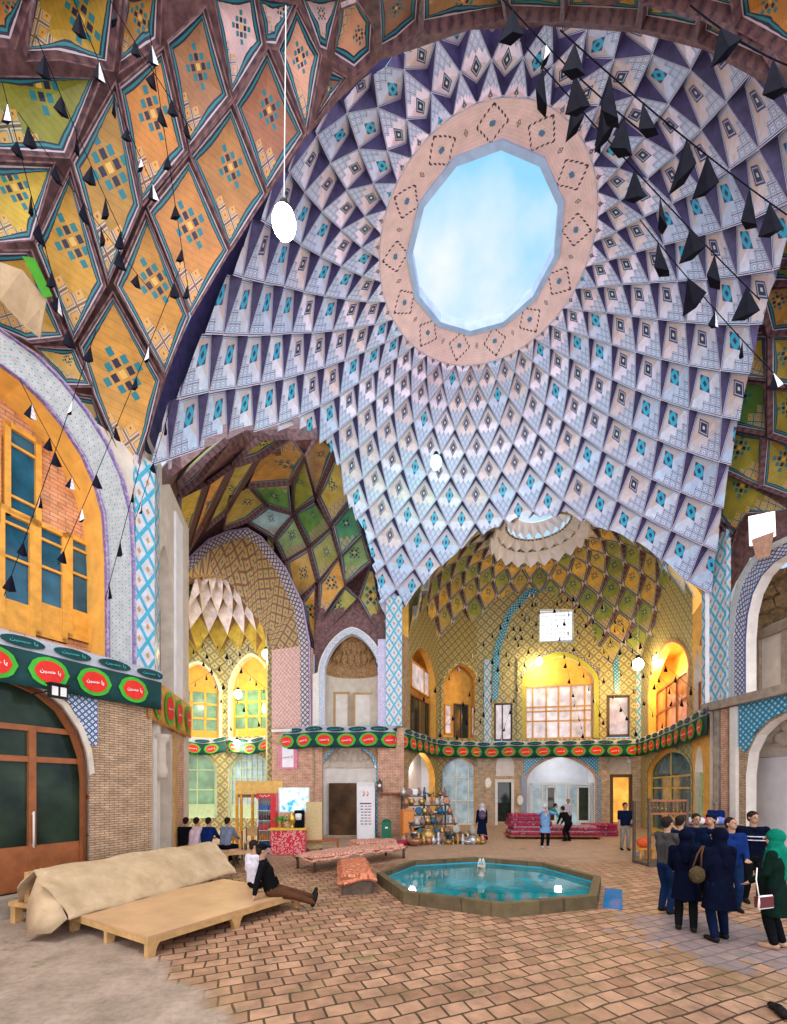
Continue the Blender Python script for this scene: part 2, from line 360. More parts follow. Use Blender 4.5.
# ================================================================ floor
def floor_mat():
    g = NG('brick_paving', .62, .35)
    mp = g.n('ShaderNodeMapping'); mp.inputs['Rotation'].default_value = (0, 0, math.radians(-23)); g.put(mp.inputs['Vector'], g.pos()); vec = mp.outputs[0]
    nn = g.n('ShaderNodeTexNoise'); nn.inputs['Scale'].default_value = 1.3; g.put(nn.inputs['Vector'], vec)
    sub = g.n('ShaderNodeVectorMath', operation='MULTIPLY_ADD'); g.put(sub.inputs[0], nn.outputs['Color']); sub.inputs[1].default_value = (.13,) * 3; g.put(sub.inputs[2], vec)
    d = g.n('ShaderNodeTexBrick'); d.offset = .5; g.put(d.inputs['Vector'], sub.outputs[0])
    for k, v in (('Scale', 1), ('Brick Width', .285), ('Row Height', .225), ('Mortar Size', .015), ('Mortar Smooth', .3), ('Bias', 0)): d.inputs[k].default_value = v
    for k, c in (('Color1', (.29, .155, .095)), ('Color2', (.44, .26, .165)), ('Mortar', (.065, .04, .02))): d.inputs[k].default_value = (*c, 1)
    col = d.outputs['Color']
    nf = g.noise(vec, 2.6, 7, .68)
    col = g.mul(col, g.ramp(nf, [(.3, (.5, .5, .5)), (.72, (1.4, 1.33, 1.27))]))
    # worn yellow-brown soil in patches
    soil = g.ramp(g.noise(g.pos(), .8, 6, .66), [(.52, (0, 0, 0)), (.66, (1, 1, 1))])
    col = g.mix(g.m('MULTIPLY', soil, .55), col, (.22, .15, .06))
    # mortar washed smooth path along the left
    x = g.n('ShaderNodeSeparateXYZ'); g.put(x.inputs[0], g.pos())
    edge = g.m('ADD', g.m('ADD', x.outputs[0], g.m('MULTIPLY', x.outputs[1], 1.09)), g.m('MULTIPLY', g.noise(g.pos(), 1.6, 4), 1.2))
    slab = g.ramp(g.m('SUBTRACT', g.m('MULTIPLY', edge, .3), .66), [(.42, (1, 1, 1)), (.5, (0, 0, 0))])
    slabc = g.mul(g.ramp(g.noise(g.pos(), 1.9, 7, .7), [(.3, (.22, .165, .12)), (.7, (.44, .33, .26))]), g.ramp(g.noise(g.pos(), 14, 3), [(.35, (.85, .85, .85)), (.6, (1.05, 1.05, 1.05))]))
    col = g.mix(slab, col, slabc)
    far = g.ramp(g.m('ADD', g.m('MULTIPLY', x.outputs[1], .06), g.m('MULTIPLY', g.noise(g.pos(), .7, 5, .6), .25)), [(.90, (0, 0, 0)), (1.0, (1, 1, 1))])
    col = g.mix(g.m('MULTIPLY', far, .8), col, g.ramp(nf, [(.3, (.36, .235, .155)), (.7, (.54, .38, .27))]))
    moss = g.ramp(g.noise(g.pos(), 1.15, 6, .7), [(.60, (0, 0, 0)), (.68, (1, 1, 1))])
    col = g.mix(g.m('MULTIPLY', moss, .8), col, (.10, .115, .035))
    # blue grey area beneath the visitors
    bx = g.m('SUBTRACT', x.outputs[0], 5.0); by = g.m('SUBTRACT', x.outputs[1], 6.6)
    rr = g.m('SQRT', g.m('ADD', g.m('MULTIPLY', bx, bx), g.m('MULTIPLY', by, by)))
    blue_patch = g.ramp(g.m('ADD', rr, g.m('MULTIPLY', g.noise(g.pos(), 1.4, 5), 1.6)), [(.0, (1, 1, 1)), (1.0, (1, 1, 1))])
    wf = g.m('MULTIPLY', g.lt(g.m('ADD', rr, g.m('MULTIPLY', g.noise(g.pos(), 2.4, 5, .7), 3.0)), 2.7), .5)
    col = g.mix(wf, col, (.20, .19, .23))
    h = g.m('SUBTRACT', g.m('MULTIPLY', nf, .5), d.outputs['Fac'])
    g.bump(g.m('MULTIPLY', h, g.m('SUBTRACT', 1.15, slab)), .55, .03)
    g.put(g.bsdf.inputs['Roughness'], g.m('ADD', g.m('MULTIPLY', nf, .35), .38))
    return g.col(col)
mb = MB()
xs = [-16 + i * 2.0 for i in range(19)]; ys = [1.2 + j * 2.0 for j in range(17)]
gi = [[mb.vert((x, y, 0)) for x in xs] for y in ys]
for j in range(len(ys) - 1):
    for i in range(len(xs) - 1): mb.face((gi[j][i], gi[j][i + 1], gi[j + 1][i + 1], gi[j + 1][i]))
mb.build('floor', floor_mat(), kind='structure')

# ================================================================ the dome: tiers of recessed kite-shaped cells
DC = Vector((2.5, 12.0, HC))                                # axis of the dome, heights below are above eye level
DPROF = [(2.88, 14.64), (4.0, 14.15), (5, 13.2), (6.1, 11.6), (7.2, 9.95), (8.3, 8.2), (9.2, 6.3), (9.6, 4.2), (9.7, 2.6)]
PA, PB, PC, PD = V(0, 20.2, 0), V(11.15, 15.15, 0), V(7.2, 7.0, 0), V(-5.95, 10.35, 0)      # the four piers
CEDGE = [(-6.6, 10.15), (-4.4, 8.45), (-2.0, 7.75), (0, 7.4), (4.4, 7.25), (6.8, 6.5)]      # the near arch bows towards the near bay
def smooth_profile(prof, n=12):
    """Catmull-Rom through the profile, then (length, r, z) samples"""
    pts = [Vector((a, b)) for a, b in prof]; out = []
    for i in range(len(pts) - 1):
        p0, p1, p2, p3 = pts[max(i - 1, 0)], pts[i], pts[i + 1], pts[min(i + 2, len(pts) - 1)]
        for k in range(n):
            t = k / n
            out.append(.5 * ((2 * p1) + (p2 - p0) * t + (2 * p0 - 5 * p1 + 4 * p2 - p3) * t * t + (3 * p1 - p0 - 3 * p2 + p3) * t ** 3))
    out.append(pts[-1]); L = [0.0]
    for a, b in zip(out, out[1:]): L.append(L[-1] + (b - a).length)
    return np.array([(l, p.x, p.y) for l, p in zip(L, out)])
def kite_dome(center, prof, N, pitch, depth, phi0, tintf, mode='cell', k=6, bow=.05, skip=None, lift=0.0):
    S = smooth_profile(prof)
    def at(l, ang, off=0.0):
        r = np.interp(l, S[:, 0], S[:, 1]); z = np.interp(l, S[:, 0], S[:, 2])
        r2 = np.interp(l + .05, S[:, 0], S[:, 1]); z2 = np.interp(l + .05, S[:, 0], S[:, 2])
        r1 = np.interp(l - .05, S[:, 0], S[:, 1]); z1 = np.interp(l - .05, S[:, 0], S[:, 2])
        t = Vector((r2 - r1, z2 - z1)); t = t.normalized() if t.length else Vector((1, 0)); nr, nz_ = -t.y, t.x     # outward and upward
        if nr < 0 and nz_ < 0: nr, nz_ = -nr, -nz_
        rr = r + nr * off
        if lift:        # the dome stands a little steeper above the near arch
            z *= 1 + lift * max(0, math.cos(ang - math.radians(-118))) ** 1.1 * min(1, max(0, (r - 3.0) / 2.5)) * min(1, max(0, (9.2 - r) / 2))
        return center + Vector((rr * math.cos(ang), rr * math.sin(ang), z + nz_ * off))
    mb = MB(); l = [0.0]; i = 0
    while l[-1] + pitch(i) < S[-1, 0]: l.append(l[-1] + pitch(i)); i += 1
    def ang(i, j): return phi0 + 2 * PI * (j + .5 * (i % 2)) / N
    for i in range(-1, len(l) - 2):
        for j in range(N):
            a = ang(i, j); da = PI / N
            lt = max(0.0, l[i] if i >= 0 else 0.0)
            if i < 0: T0 = at(0, a)
            ll, lb = l[i + 1], l[i + 2]
            if i >= 0: T = at(lt, a); Tq = at(lt + .10 * (l[i + 2] - lt), a, depth)
            else: T = Tq = None
            L_, R_, B_ = at(ll, a + da), at(ll, a - da), at(lb, a)
            if skip and skip((L_ + R_) / 2): continue
            tc = tintf(i, j, ((L_ + R_) / 2))
            if T is None:
                T = Tq = at(0, a)
            H = (B_ - T).length; Wd = (R_ - L_).length
            idx = {}
            nrm = (L_ - R_).cross(B_ - T).normalized()
            if nrm.dot(center + Vector((0, 0, 5)) - L_) > 0: nrm = -nrm        # points outwards
            for p in range(k + 1):
                for q in range(k + 1):
                    u, w = p / k, q / k
                    co = Tq * (1 - u) * (1 - w) + L_ * u * (1 - w) + R_ * (1 - u) * w + B_ * u * w
                    co = co + nrm * bow * 16 * u * (1 - u) * w * (1 - w) * H * .5
                    if mode == 'cell': ua, ub = (u, w), ((w - u) / 2 * Wd / H * 1.6, .5 - (u + w) / 2)
                    else:
                        sl = .5 * math.hypot(H, Wd) * .8
                        ua, ub = (u * sl, min(u, 1 - u, w, 1 - w) * sl), ((w - u) / 2 * Wd / H, 1 - (u + w) / 2)
                    idx[p, q] = mb.vert(co, ua, ub, tc)
            for p in range(k):
                for q in range(k): mb.face((idx[p, q], idx[p, q + 1], idx[p + 1, q + 1], idx[p + 1, q]), 0, True)
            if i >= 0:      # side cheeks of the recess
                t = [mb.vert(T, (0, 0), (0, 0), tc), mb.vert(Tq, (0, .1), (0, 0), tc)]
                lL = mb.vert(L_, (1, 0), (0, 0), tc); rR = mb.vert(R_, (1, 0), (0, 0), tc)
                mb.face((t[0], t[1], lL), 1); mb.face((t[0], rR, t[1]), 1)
    return mb
def clip(ob, planes):
    bm = bmesh.new(); bm.from_mesh(ob.data)
    for co, no in planes:
        bmesh.ops.bisect_plane(bm, geom=bm.verts[:] + bm.edges[:] + bm.faces[:], plane_co=co, plane_no=no, clear_outer=True)
    bm.to_mesh(ob.data); bm.free()
def side_plane(a, b, inside):
    """vertical plane through a, b whose normal leaves the side of `inside`"""
    d = (b - a).normalized(); n = Vector((-d.y, d.x, 0))
    if n.dot(inside - a) > 0: n = -n
    return (Vector((a.x, a.y, 0)), n)
LEDGE = ([10.0, 10.9, 11.7, 12.3, 13.3, 14.03, 14.7, 15.75, 16.8, 17.7, 18.7, 19.4, 20.3], [-6.6, -6.0, -5.35, -4.7, -4.0, -3.35, -2.62, -2.1, -1.8, -1.2, -.82, -.62, -.26])
def trim_left(ob):
    """the edge towards the left bay is a curve in plan"""
    bm = bmesh.new(); bm.from_mesh(ob.data); kill = []
    for f in bm.faces:
        c = f.calc_center_median()
        if c.x < np.interp(c.y, LEDGE[0], LEDGE[1]): kill.append(f)
    bmesh.ops.delete(bm, geom=kill, context='FACES'); bm.to_mesh(ob.data); bm.free()
DC0 = Vector((DC.x, DC.y, 0))
def dome_tint(i, j, p):
    r = random.random(); low = min(1, i / 9)
    base = Vector((.95, .80, .95)).lerp(Vector((.58, .72, .86)), low * .8)
    if r < .22: base = base.lerp(Vector((.72, .50, .42)), .5)
    elif r < .45: base = base.lerp(Vector((.42, .62, .90)), .5)
    return tuple(base * random.uniform(.9, 1.1))
mb = kite_dome(DC, DPROF, 34, lambda i: [.55, .62, .68, .72, .76, .80, .84, .88, .9, .92, .94][min(i, 10)], .21, .03, dome_tint, lift=.09)
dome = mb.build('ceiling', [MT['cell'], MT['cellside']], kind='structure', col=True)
clip(dome, [side_plane(PA, PB, DC0), side_plane(PB, PC, DC0)] + [side_plane(V(*a, 0), V(*b, 0), DC0) for a, b in zip(CEDGE, CEDGE[1:])])
mb = MB(); SS = smooth_profile(DPROF)          # masonry shell the tiers hang from
for k in range(69):
    a = 2 * PI * k / 68
    for q in range(22):
        l_ = .8 + (SS[-1, 0] - .8) * q / 21; r = float(np.interp(l_, SS[:, 0], SS[:, 1])); z = float(np.interp(l_, SS[:, 0], SS[:, 2]))
        z *= 1 + .09 * max(0, math.cos(a - math.radians(-118))) ** 1.1 * min(1, max(0, (r - 3.0) / 2.5)) * min(1, max(0, (9.2 - r) / 2))
        mb.vert(DC + V((r + .42) * math.cos(a), (r + .42) * math.sin(a), z + .38))
for k in range(68):
    for q in range(21): mb.face((k * 22 + q, k * 22 + q + 1, k * 22 + q + 23, k * 22 + q + 22), 0, True)
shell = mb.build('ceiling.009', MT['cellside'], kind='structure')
clip(shell, [side_plane(PA, PB, DC0), side_plane(PB, PC, DC0)] + [side_plane(V(*a, 0), V(*b, 0), DC0) for a, b in zip(CEDGE, CEDGE[1:])])
trim_left(dome); trim_left(shell)
# collar of the oculus: brick with dotted lozenges, then the twelve-sided kerb
def collar_mat():
    g = NG('oculus_collar_brick', .7, .2); a, r, _ = g.uv('loc')          # a counts lozenges round the ring, r runs 0..1 across it
    base = g.mul((.92, .66, .62), g.ramp(g.noise(g.pos(), 3, 5, .6), [(.3, (.84, .80, .80)), (.7, (1.08, 1.05, 1.05))]))
    base = g.mul(base, g.ramp(g.frac(g.m('MULTIPLY', r, 14)), [(0, (.82, .78, .78)), (.2, (1, 1, 1))]))
    fx = g.m('ABSOLUTE', g.m('SUBTRACT', g.frac(a), .5)); fy = g.m('ABSOLUTE', g.m('SUBTRACT', r, .5))
    e = g.m('ADD', g.m('MULTIPLY', fx, 1.25), fy)
    dots = g.gt(g.m('SINE', g.m('MULTIPLY', fx, 95)), -.2)
    m1 = g.m('MULTIPLY', g.band(e, .34, .40), dots)
    m2 = g.m('MULTIPLY', g.lt(e, .11), g.gt(g.m('MULTIPLY', g.m('SINE', g.m('MULTIPLY', fx, 60)), g.m('SINE', g.m('MULTIPLY', fy, 60))), -.1))
    f2 = g.m('ABSOLUTE', g.m('SUBTRACT', g.frac(g.m('ADD', a, .5)), .5)); e2 = g.m('ADD', g.m('MULTIPLY', f2, 2), fy)
    m3 = g.m('MULTIPLY', g.lt(e2, .10), g.gt(g.m('SINE', g.m('MULTIPLY', e2, 110)), 0))
    col = g.mix(g.m('MAXIMUM', m1, m3), base, (.07, .04, .06)); col = g.mix(m2, col, (.10, .22, .34))
    return g.col(col)
mb = MB(); n = 96; r0, r1 = 1.98, 2.92
def dodec(a): s = PI / 6; t = (a % s) - s / 2; return math.cos(s / 2) / math.cos(t)
for k in range(n + 1):
    a = 2 * PI * k / n
    for q in range(9):
        t = q / 8; rr = (r0 * dodec(a)) * (1 - t) + r1 * t; z = 14.93 - .29 * t ** 1.5
        mb.vert(DC + V(rr * math.cos(a), rr * math.sin(a), z), (0, 0), (a / (2 * PI) * 13, t))
for k in range(n):
    for q in range(8): mb.face((k * 9 + q, k * 9 + q + 1, k * 9 + q + 10, k * 9 + q + 9), 0, True)
mb.build('trim_1', collar_mat(), kind='structure')
mb = MB()
for k in range(12):
    a0, a1 = PI / 6 * k, PI / 6 * (k + 1)
    pts = [DC + V(r * math.cos(a), r * math.sin(a), 14.86) for r, a in ((r0 * 1.0, a0), (r0 * 1.0, a1), (r0 * 1.08, a1), (r0 * 1.08, a0))]
    mb.prism(pts, (0, 0, .30))
mb.build('trim_2', plain('oculus_kerb_stone', (.42, .55, .78), .7, .12, 4), kind='structure')

# ================================================================ side bays
def vault_tint(i, j, p):
    r = random.random()
    if r < .38: c = Vector((.26, .30, .055))
    elif r < .75: c = Vector((.62, .40, .07))
    else: c = Vector((.46, .36, .08))
    return tuple(c * random.uniform(.85, 1.15))
AC = V(7.3, 21.7, HC)
A_WALL = [V(0, 19.8, 0), V(.74, 21.2, 0), V(2.63, 25.7, 0), V(5.2, 26.9, 0), V(14.5, 25.2, 0), V(12.1, 17.4, 0), V(11.15, 15.15, 0)]
APROF = [(1.5, 13.4), (3, 13.1), (4.5, 12.3), (5.2, 11.3), (5.85, 9.7), (6.3, 8.3), (6.7, 7.2)]
def a_tint(i, j, p):
    if i < 2: return (.74, .66, .70)
    return vault_tint(i, j, p)
mb = kite_dome(AC, APROF, 24, lambda i: [.6, .7, .8, .85, .9, .95, 1][min(i, 6)], .28, .05, a_tint, 'vault', 5)
va = mb.build('ceiling.001', [MT['vault'], MT['rib']], kind='structure', col=True)
clip(va, [side_plane(PA, PB, AC)] + [side_plane(A_WALL[i], A_WALL[i + 1], AC) for i in (1, 2, 3, 4)])
# white ragged muqarnas round the far oculus, with its drum
mb = MB(); n = 40
for ring, (ra, za, rb, zb) in enumerate(((1.15, 14.1, 1.5, 13.45), (1.55, 13.45, 1.95, 12.9), (2.0, 12.95, 2.35, 12.3))):
    for k in range(n // 2 if ring else n // 2):
        a0 = 2 * PI * (k + .5 * (ring % 2)) / (n // 2); a1 = a0 + 2 * PI / (n // 2); am = (a0 + a1) / 2
        q = [AC + V(ra * math.cos(a0), ra * math.sin(a0), za), AC + V(ra * math.cos(a1), ra * math.sin(a1), za), AC + V(rb * math.cos(a1), rb * math.sin(a1), (za + zb) / 2), AC + V(rb * math.cos(am), rb * math.sin(am), zb), AC + V(rb * math.cos(a0), rb * math.sin(a0), (za + zb) / 2)]
        mb.prism(q, V(math.cos(am) * .08, math.sin(am) * .08, .08))
mb.build('trim_3', MT['plaster_white'], kind='structure')
# lunettes closing the gap between the dome's arch edge and each bay's vault
def lunette(name, a, b, zlow, zhigh, mat, t=.25, n=40):
    mb = MB(); d = (b - a); nrm = Vector((-d.y, d.x, 0)).normalized() * t
    lo = []; hi = []
    for k in range(n + 1):
        p = a + d * k / n; z0 = zlow(p); z1 = max(zhigh(p), z0 + .05); s = k / n * d.length
        lo.append((p, z0, s)); hi.append((p, z1, s))
    for k in range(n):
        q = [lo[k], lo[k + 1], hi[k + 1], hi[k]]
        f = [Vector((p.x, p.y, z)) for p, z, s in q]; uv = [(s, z) for p, z, s in q]
        mb.poly(f, 0, uv); mb.poly([p + nrm for p in reversed(f)], 0, list(reversed(uv)))
        mb.poly([f[0], f[0] + nrm, f[1] + nrm, f[1]], 0, [(uv[0][0], 0), (uv[0][0], t), (uv[1][0], t), (uv[1][0], 0)])
    return mb.build(name, mat, kind='structure')
SD, SA = smooth_profile(DPROF), smooth_profile(APROF)
def prof_z(S, c):
    return lambda p: float(np.interp(math.hypot(p.x - c.x, p.y - c.y), S[:, 1], S[:, 2])) + HC
lunette('trim_4', PA, PB, lambda p: prof_z(SD, DC)(p) + .3, lambda p: prof_z(SA, AC)(p) + .3, MT['ochre_wall'])

# ---------------------------------------------------------------- vaults whose nets are set out panel by panel over a smooth shell
class Shell:
    """smooth field of distances through measured points"""
    def __init__(s, ctrl):
        c = np.array(ctrl, dtype=float); s.p = c[:, :2] / 100; n = len(c)
        K = s.k(s.p); A = np.zeros((n + 3, n + 3)); A[:n, :n] = K + np.eye(n) * 1e-3; A[:n, n] = 1; A[:n, n + 1:] = s.p; A[n, :n] = 1; A[n + 1:, :n] = s.p.T
        s.w = np.linalg.solve(A, np.concatenate([np.log(c[:, 2]), [0, 0, 0]]))
    def k(s, q):
        d = np.linalg.norm(q[:, None] - s.p[None], axis=2); return np.where(d > 0, d * d * np.log(d + 1e-9), 0)
    def d(s, x, y):
        q = np.array([[x, y]]) / 100; n = len(s.p)
        return float(math.exp((s.k(q) @ s.w[:n])[0] + s.w[n] + q[0] @ s.w[n + 1:]))
    def at(s, x, y, k=1.0): return P(x, y, s.d(x, y) * k)
def panel(mb, pts, view, tint, ribw=.10, sink=.10, depth=.10, sub=5):
    """one recessed panel: raised rib along the outline, then a hollow field"""
    ring = []
    for a, b in zip(pts, pts[1:] + pts[:1]):
        for k in range(sub): ring.append(a.lerp(b, k / sub))
    c = sum(ring, Vector()) / len(ring)
    nrm = Vector()
    for a, b in zip(ring, ring[1:] + ring[:1]): nrm += (a - c).cross(b - c)
    nrm.normalize()
    if nrm.dot(view - c) < 0: nrm = -nrm; ring.reverse()
    zs = [p.z for p in ring]; zl, zh = min(zs), max(zs); H = max(zh - zl, .2)
    side = Vector((0, 0, 1)).cross(nrm)
    side = side.normalized() if side.length > .05 else Vector((1, 0, 0))
    up = nrm.cross(side)
    hs = [(p - c).dot(up) for p in ring]; h0, h1 = min(hs), max(hs); H = max(h1 - h0, .2)
    per = [0]
    for a, b in zip(ring, ring[1:]): per.append(per[-1] + (b - a).length)
    rad = sum((p - c).length for p in ring) / len(ring)
    sink = min(sink, rad * .16); depth = min(depth, rad * .16)
    levels = [(0, .05), (min(.4, ribw / rad), .045), (min(.45, ribw / rad + .03), -sink)]
    t1 = levels[-1][0]
    for q in (.2, .45, .75): levels.append((t1 + (1 - t1) * q, -sink - depth * (1 - (1 - q) ** 2)))
    rows = []
    for li, (t, off) in enumerate(levels):
        row = []
        for i, p in enumerate(ring):
            co = p.lerp(c, t) + nrm * off
            ed = (t - t1) * (p - c).length * .75 if li >= 2 else t
            row.append(mb.vert(co, (per[i], max(0, ed)), (((co - c).dot(side)) / H, ((co - c).dot(up) - h0) / H), tuple(q * .78 for q in tint)))
        rows.append(row)
    n = len(ring)
    for li in range(len(rows) - 1):
        for i in range(n):
            mb.face((rows[li][i], rows[li][(i + 1) % n], rows[li + 1][(i + 1) % n], rows[li + 1][i]), 1 if li < 2 else 0, False)
    cc = mb.vert(c - nrm * (sink + depth), (0, rad * .7), (0, (0 - h0) / H), tuple(q * .78 for q in tint))
    for i in range(n): mb.face((rows[-1][i], rows[-1][(i + 1) % n], cc), 0, False)
def sheet(name, outline, shell, k, mat, step=22):
    """backing shell behind a net of panels"""
    bm = bmesh.new(); vs = [bm.verts.new((x, y, 0)) for x, y in outline]; f = bm.faces.new(vs)
    bmesh.ops.triangulate(bm, faces=[f])
    for _ in range(7):
        lg = [e for e in bm.edges if e.calc_length() > step]
        if not lg: break
        bmesh.ops.subdivide_edges(bm, edges=lg, cuts=1); bmesh.ops.triangulate(bm, faces=[f for f in bm.faces if len(f.verts) > 3])
    mb = MB(); bm.verts.index_update()
    for v in bm.verts:
        mb.vert(shell.at(v.co.x, v.co.y, k), (v.co.x * .03, 0), (v.co.x * .02, v.co.y * .02))
    for f in bm.faces: mb.face([v.index for v in f.verts])
    bm.free(); return mb.build(name, mat, kind='structure')
EYE = V(0, 0, HC)
def grow(pts, k):
    cx_, cy_ = sum(p[0] for p in pts) / len(pts), sum(p[1] for p in pts) / len(pts); return [(cx_ + (x - cx_) * k, cy_ + (y - cy_) * k) for x, y in pts]
# near bay (its vault fills the upper left)
C_ctrl = [(131, 490, 10.05), (145, 460, 10.0), (157, 415, 9.7), (168, 380, 9.4), (185, 325, 8.85), (205, 290, 8.7), (232, 250, 8.6), (265, 205, 8.5), (310, 137, 8.1), (337, 104, 7.95), (380, 63, 7.8), (470, 32, 7.9),
          (560, 29, 7.9), (638, 35, 7.65), (704, 52, 7.3), (776, 92, 7.0),
          (0, 335, 7.7), (60, 370, 8.6), (95, 425, 9.2), (125, 500, 9.8), (0, 0, 5.9), (100, 0, 6.3), (200, 0, 6.7), (300, 0, 7.0), (0, 160, 6.9), (0, 250, 7.3), (400, 0, 7.0), (600, 0, 6.9), (787, 0, 6.3), (787, 60, 6.7)]
CS = Shell(C_ctrl)
ORG, OLV, YEL, PAL, BRN = (.66, .27, .06), (.28, .29, .035), (.62, .34, .045), (.78, .55, .58), (.40, .16, .09)
C_panels = [
    ([(120, 86), (163, 50), (186, 150), (143, 202)], ORG), ([(168, 42), (205, 8), (230, 97), (190, 148)], (.42, .2, .1)),
    ([(213, -6), (256, -6), (265, 46), (233, 97)], PAL), ([(268, 49), (236, 104), (267, 189), (304, 133)], BRN),
    ([(257, -4), (297, 2), (277, 47), (266, 46)], PAL), ([(297, 6), (278, 49), (307, 131), (321, 54)], (.8, .42, .3)),
    ([(300, -4), (341, -4), (327, 54), (320, 51)], PAL), ([(341, 6), (333, 58), (355, 72), (371, 57), (373, 25), (356, 0)], (.72, .36, .24)),
    ([(332, 69), (346, 77), (314, 122)], BRN), ([(192, 155), (232, 105), (266, 192), (231, 247)], (.52, .24, .08)),
    ([(149, 209), (189, 158), (229, 249), (191, 313)], (.60, .26, .07)), ([(146, 215), (116, 284), (165, 373), (188, 316)], (.62, .30, .05)),
    ([(115, 87), (73, 161), (108, 279), (140, 205)], (.46, .25, .05)), ([(70, 172), (36, 244), (74, 338), (104, 285)], YEL),
    ([(-12, 78), (18, 76), (97, 79), (67, 155), (-12, 150)], OLV), ([(26, 57), (35, -6), (118, -6), (110, 67), (60, 56)], (.52, .33, .035)),
    ([(118, 69), (127, -6), (160, -6), (158, 42)], (.45, .24, .06)), ([(-14, -6), (29, -6), (13, 44), (-14, 40)], ORG),
    ([(-14, 162), (53, 165), (32, 239), (-14, 243)], (.60, .42, .04)),
    ([(113, 296), (81, 346), (95, 394), (131, 478), (148, 430), (160, 380)], (.66, .33, .06)),
    ([(-14, 252), (30, 252), (65, 337), (30, 341), (-14, 322)], YEL),
    ([(34, 346), (75, 348), (92, 386), (68, 386)], (.72, .45, .12)), ([(72, 394), (92, 397), (123, 474)], (.74, .5, .2)),
    ([(379, -6), (420, -6), (417, 26), (397, 44), (382, 52)], (.36, .16, .1)), ([(424, -6), (500, -6), (503, 15), (424, 30)], (.5, .25, .1)),
    ([(505, -6), (562, -6), (560, 17), (508, 15)], (.30, .28, .05)), ([(566, -8), (640, -6), (636, 20), (566, 16)], (.60, .34, .05)),
    ([(645, 0), (700, 16), (693, 34), (643, 24)], YEL), ([(703, 16), (760, 44), (778, 74), (700, 38)], YEL), ([(650, -22), (730, -14), (735, 18), (645, -4)], ORG), ([(733, -14), (800, -10), (800, 58), (738, 24)], ORG)]
mb = MB()
for pts, c in C_panels: panel(mb, [CS.at(x, y) for x, y in grow(pts, 1.06)], EYE, c, ribw=.025, sink=.09, depth=.08)
mb.build('ceiling.002', [MT['vault'], MT['rib']], kind='structure', col=True)
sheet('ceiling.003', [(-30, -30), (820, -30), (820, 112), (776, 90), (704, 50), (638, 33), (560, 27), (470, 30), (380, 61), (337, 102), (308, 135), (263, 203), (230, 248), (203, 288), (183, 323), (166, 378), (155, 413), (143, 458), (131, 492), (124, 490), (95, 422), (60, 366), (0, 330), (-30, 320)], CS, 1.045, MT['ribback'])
# bay at the left, behind the window wall pier
B_ctrl = [(157, 490, 10.7), (175, 474, 11.3), (200, 455, 11.7), (231, 438, 12.3), (265, 436, 13.3), (292, 435, 14.0), (318, 433, 14.7), (338, 463, 15.75), (348, 502, 16.8), (365, 532, 17.7), (375, 568, 18.7), (380, 595, 19.4), (388, 635, 19.9),
          (185, 565, 20.6), (178, 590, 20.9), (210, 541, 20.6), (248, 530, 20.3), (285, 569, 20.1), (302, 605, 20.0), (309, 645, 20.0), (325, 640, 19.9), (353, 615, 19.9), (383, 650, 19.9), (180, 500, 14.0), (215, 490, 15.6), (260, 480, 17.2), (300, 500, 18.6), (160, 440, 12.6), (200, 420, 13.8), (240, 402, 15.2), (290, 398, 16.6), (330, 398, 17.4), (380, 480, 19.5)]
BS = Shell(B_ctrl)
zc = lambda L: [(160 + x / 3.027, 420 + y / 3.027) for x, y in L]
GRN, DGR, AMB, BLU = (.13, .28, .06), (.05, .22, .10), (.58, .30, .06), (.30, .45, .48)
B_panels = [([(402, 197), (438, 124), (468, 238), (403, 280)], OLV), ([(477, 235), (534, 102), (573, 245), (515, 313)], (.48, .36, .06)), ([(407, 286), (465, 247), (512, 325), (450, 378)], GRN),
            ([(522, 320), (577, 253), (610, 345), (546, 410)], DGR), ([(347, 360), (400, 292), (443, 384), (376, 424)], (.3, .42, .2)), ([(452, 390), (512, 331), (538, 412), (478, 487)], (.3, .3, .08)),
            ([(548, 414), (610, 350), (637, 430), (560, 497)], (.2, .3, .12)), ([(382, 428), (444, 390), (470, 488), (402, 558)], (.55, .33, .08)), ([(482, 495), (538, 418), (560, 500), (480, 608)], AMB),
            ([(430, 545), (469, 497), (468, 690), (440, 600)], (.66, .34, .05)), ([(602, 538), (640, 436), (662, 560), (683, 680)], (.4, .32, .07)), ([(484, 622), (562, 506), (598, 538), (500, 645)], (.38, .36, .1)),
            ([(270, 203), (388, 197), (396, 284), (322, 260)], GRN), ([(268, 310), (322, 264), (397, 289), (343, 358)], BLU), ([(440, 118), (478, 47), (530, 92), (474, 232)], (.5, .3, .12)),
            ([(60, 200), (130, 132), (205, 65), (122, 180), (63, 228)], OLV), ([(63, 238), (140, 200), (78, 395), (63, 420)], (.5, .38, .05)), ([(150, 195), (220, 146), (132, 318), (88, 395)], AMB),
            ([(225, 146), (298, 122), (203, 278), (142, 328)], (.42, .36, .1)), ([(222, 140), (300, 60), (388, 57), (300, 115)], (.40, .30, .05)), ([(302, 121), (396, 62), (438, 116), (393, 190), (268, 200)], (.5, .26, .07)),
            ([(213, 235), (265, 204), (318, 262), (262, 306), (195, 330)], (.44, .34, .09))]
mb = MB()
for pts, c in B_panels: panel(mb, [BS.at(x, y, 1.025) for x, y in zc(grow(pts, 1.07))], EYE, tuple(min(1, q * 1.45) for q in c), ribw=.03, sink=.12, depth=.22)
mb.build('ceiling.004', [MT['vault'], MT['rib']], kind='structure', col=True)
sheet('ceiling.005', zc([(0, 150), (50, 90), (120, 50), (215, 0), (400, -12), (480, 0), (540, 128), (570, 248), (620, 338), (650, 448), (665, 528), (692, 690), (670, 690), (600, 560), (560, 560), (500, 650), (460, 720), (430, 560), (380, 450), (310, 360), (265, 332), (150, 365), (75, 440), (50, 520)]), BS, 1.085, MT['ribback'])
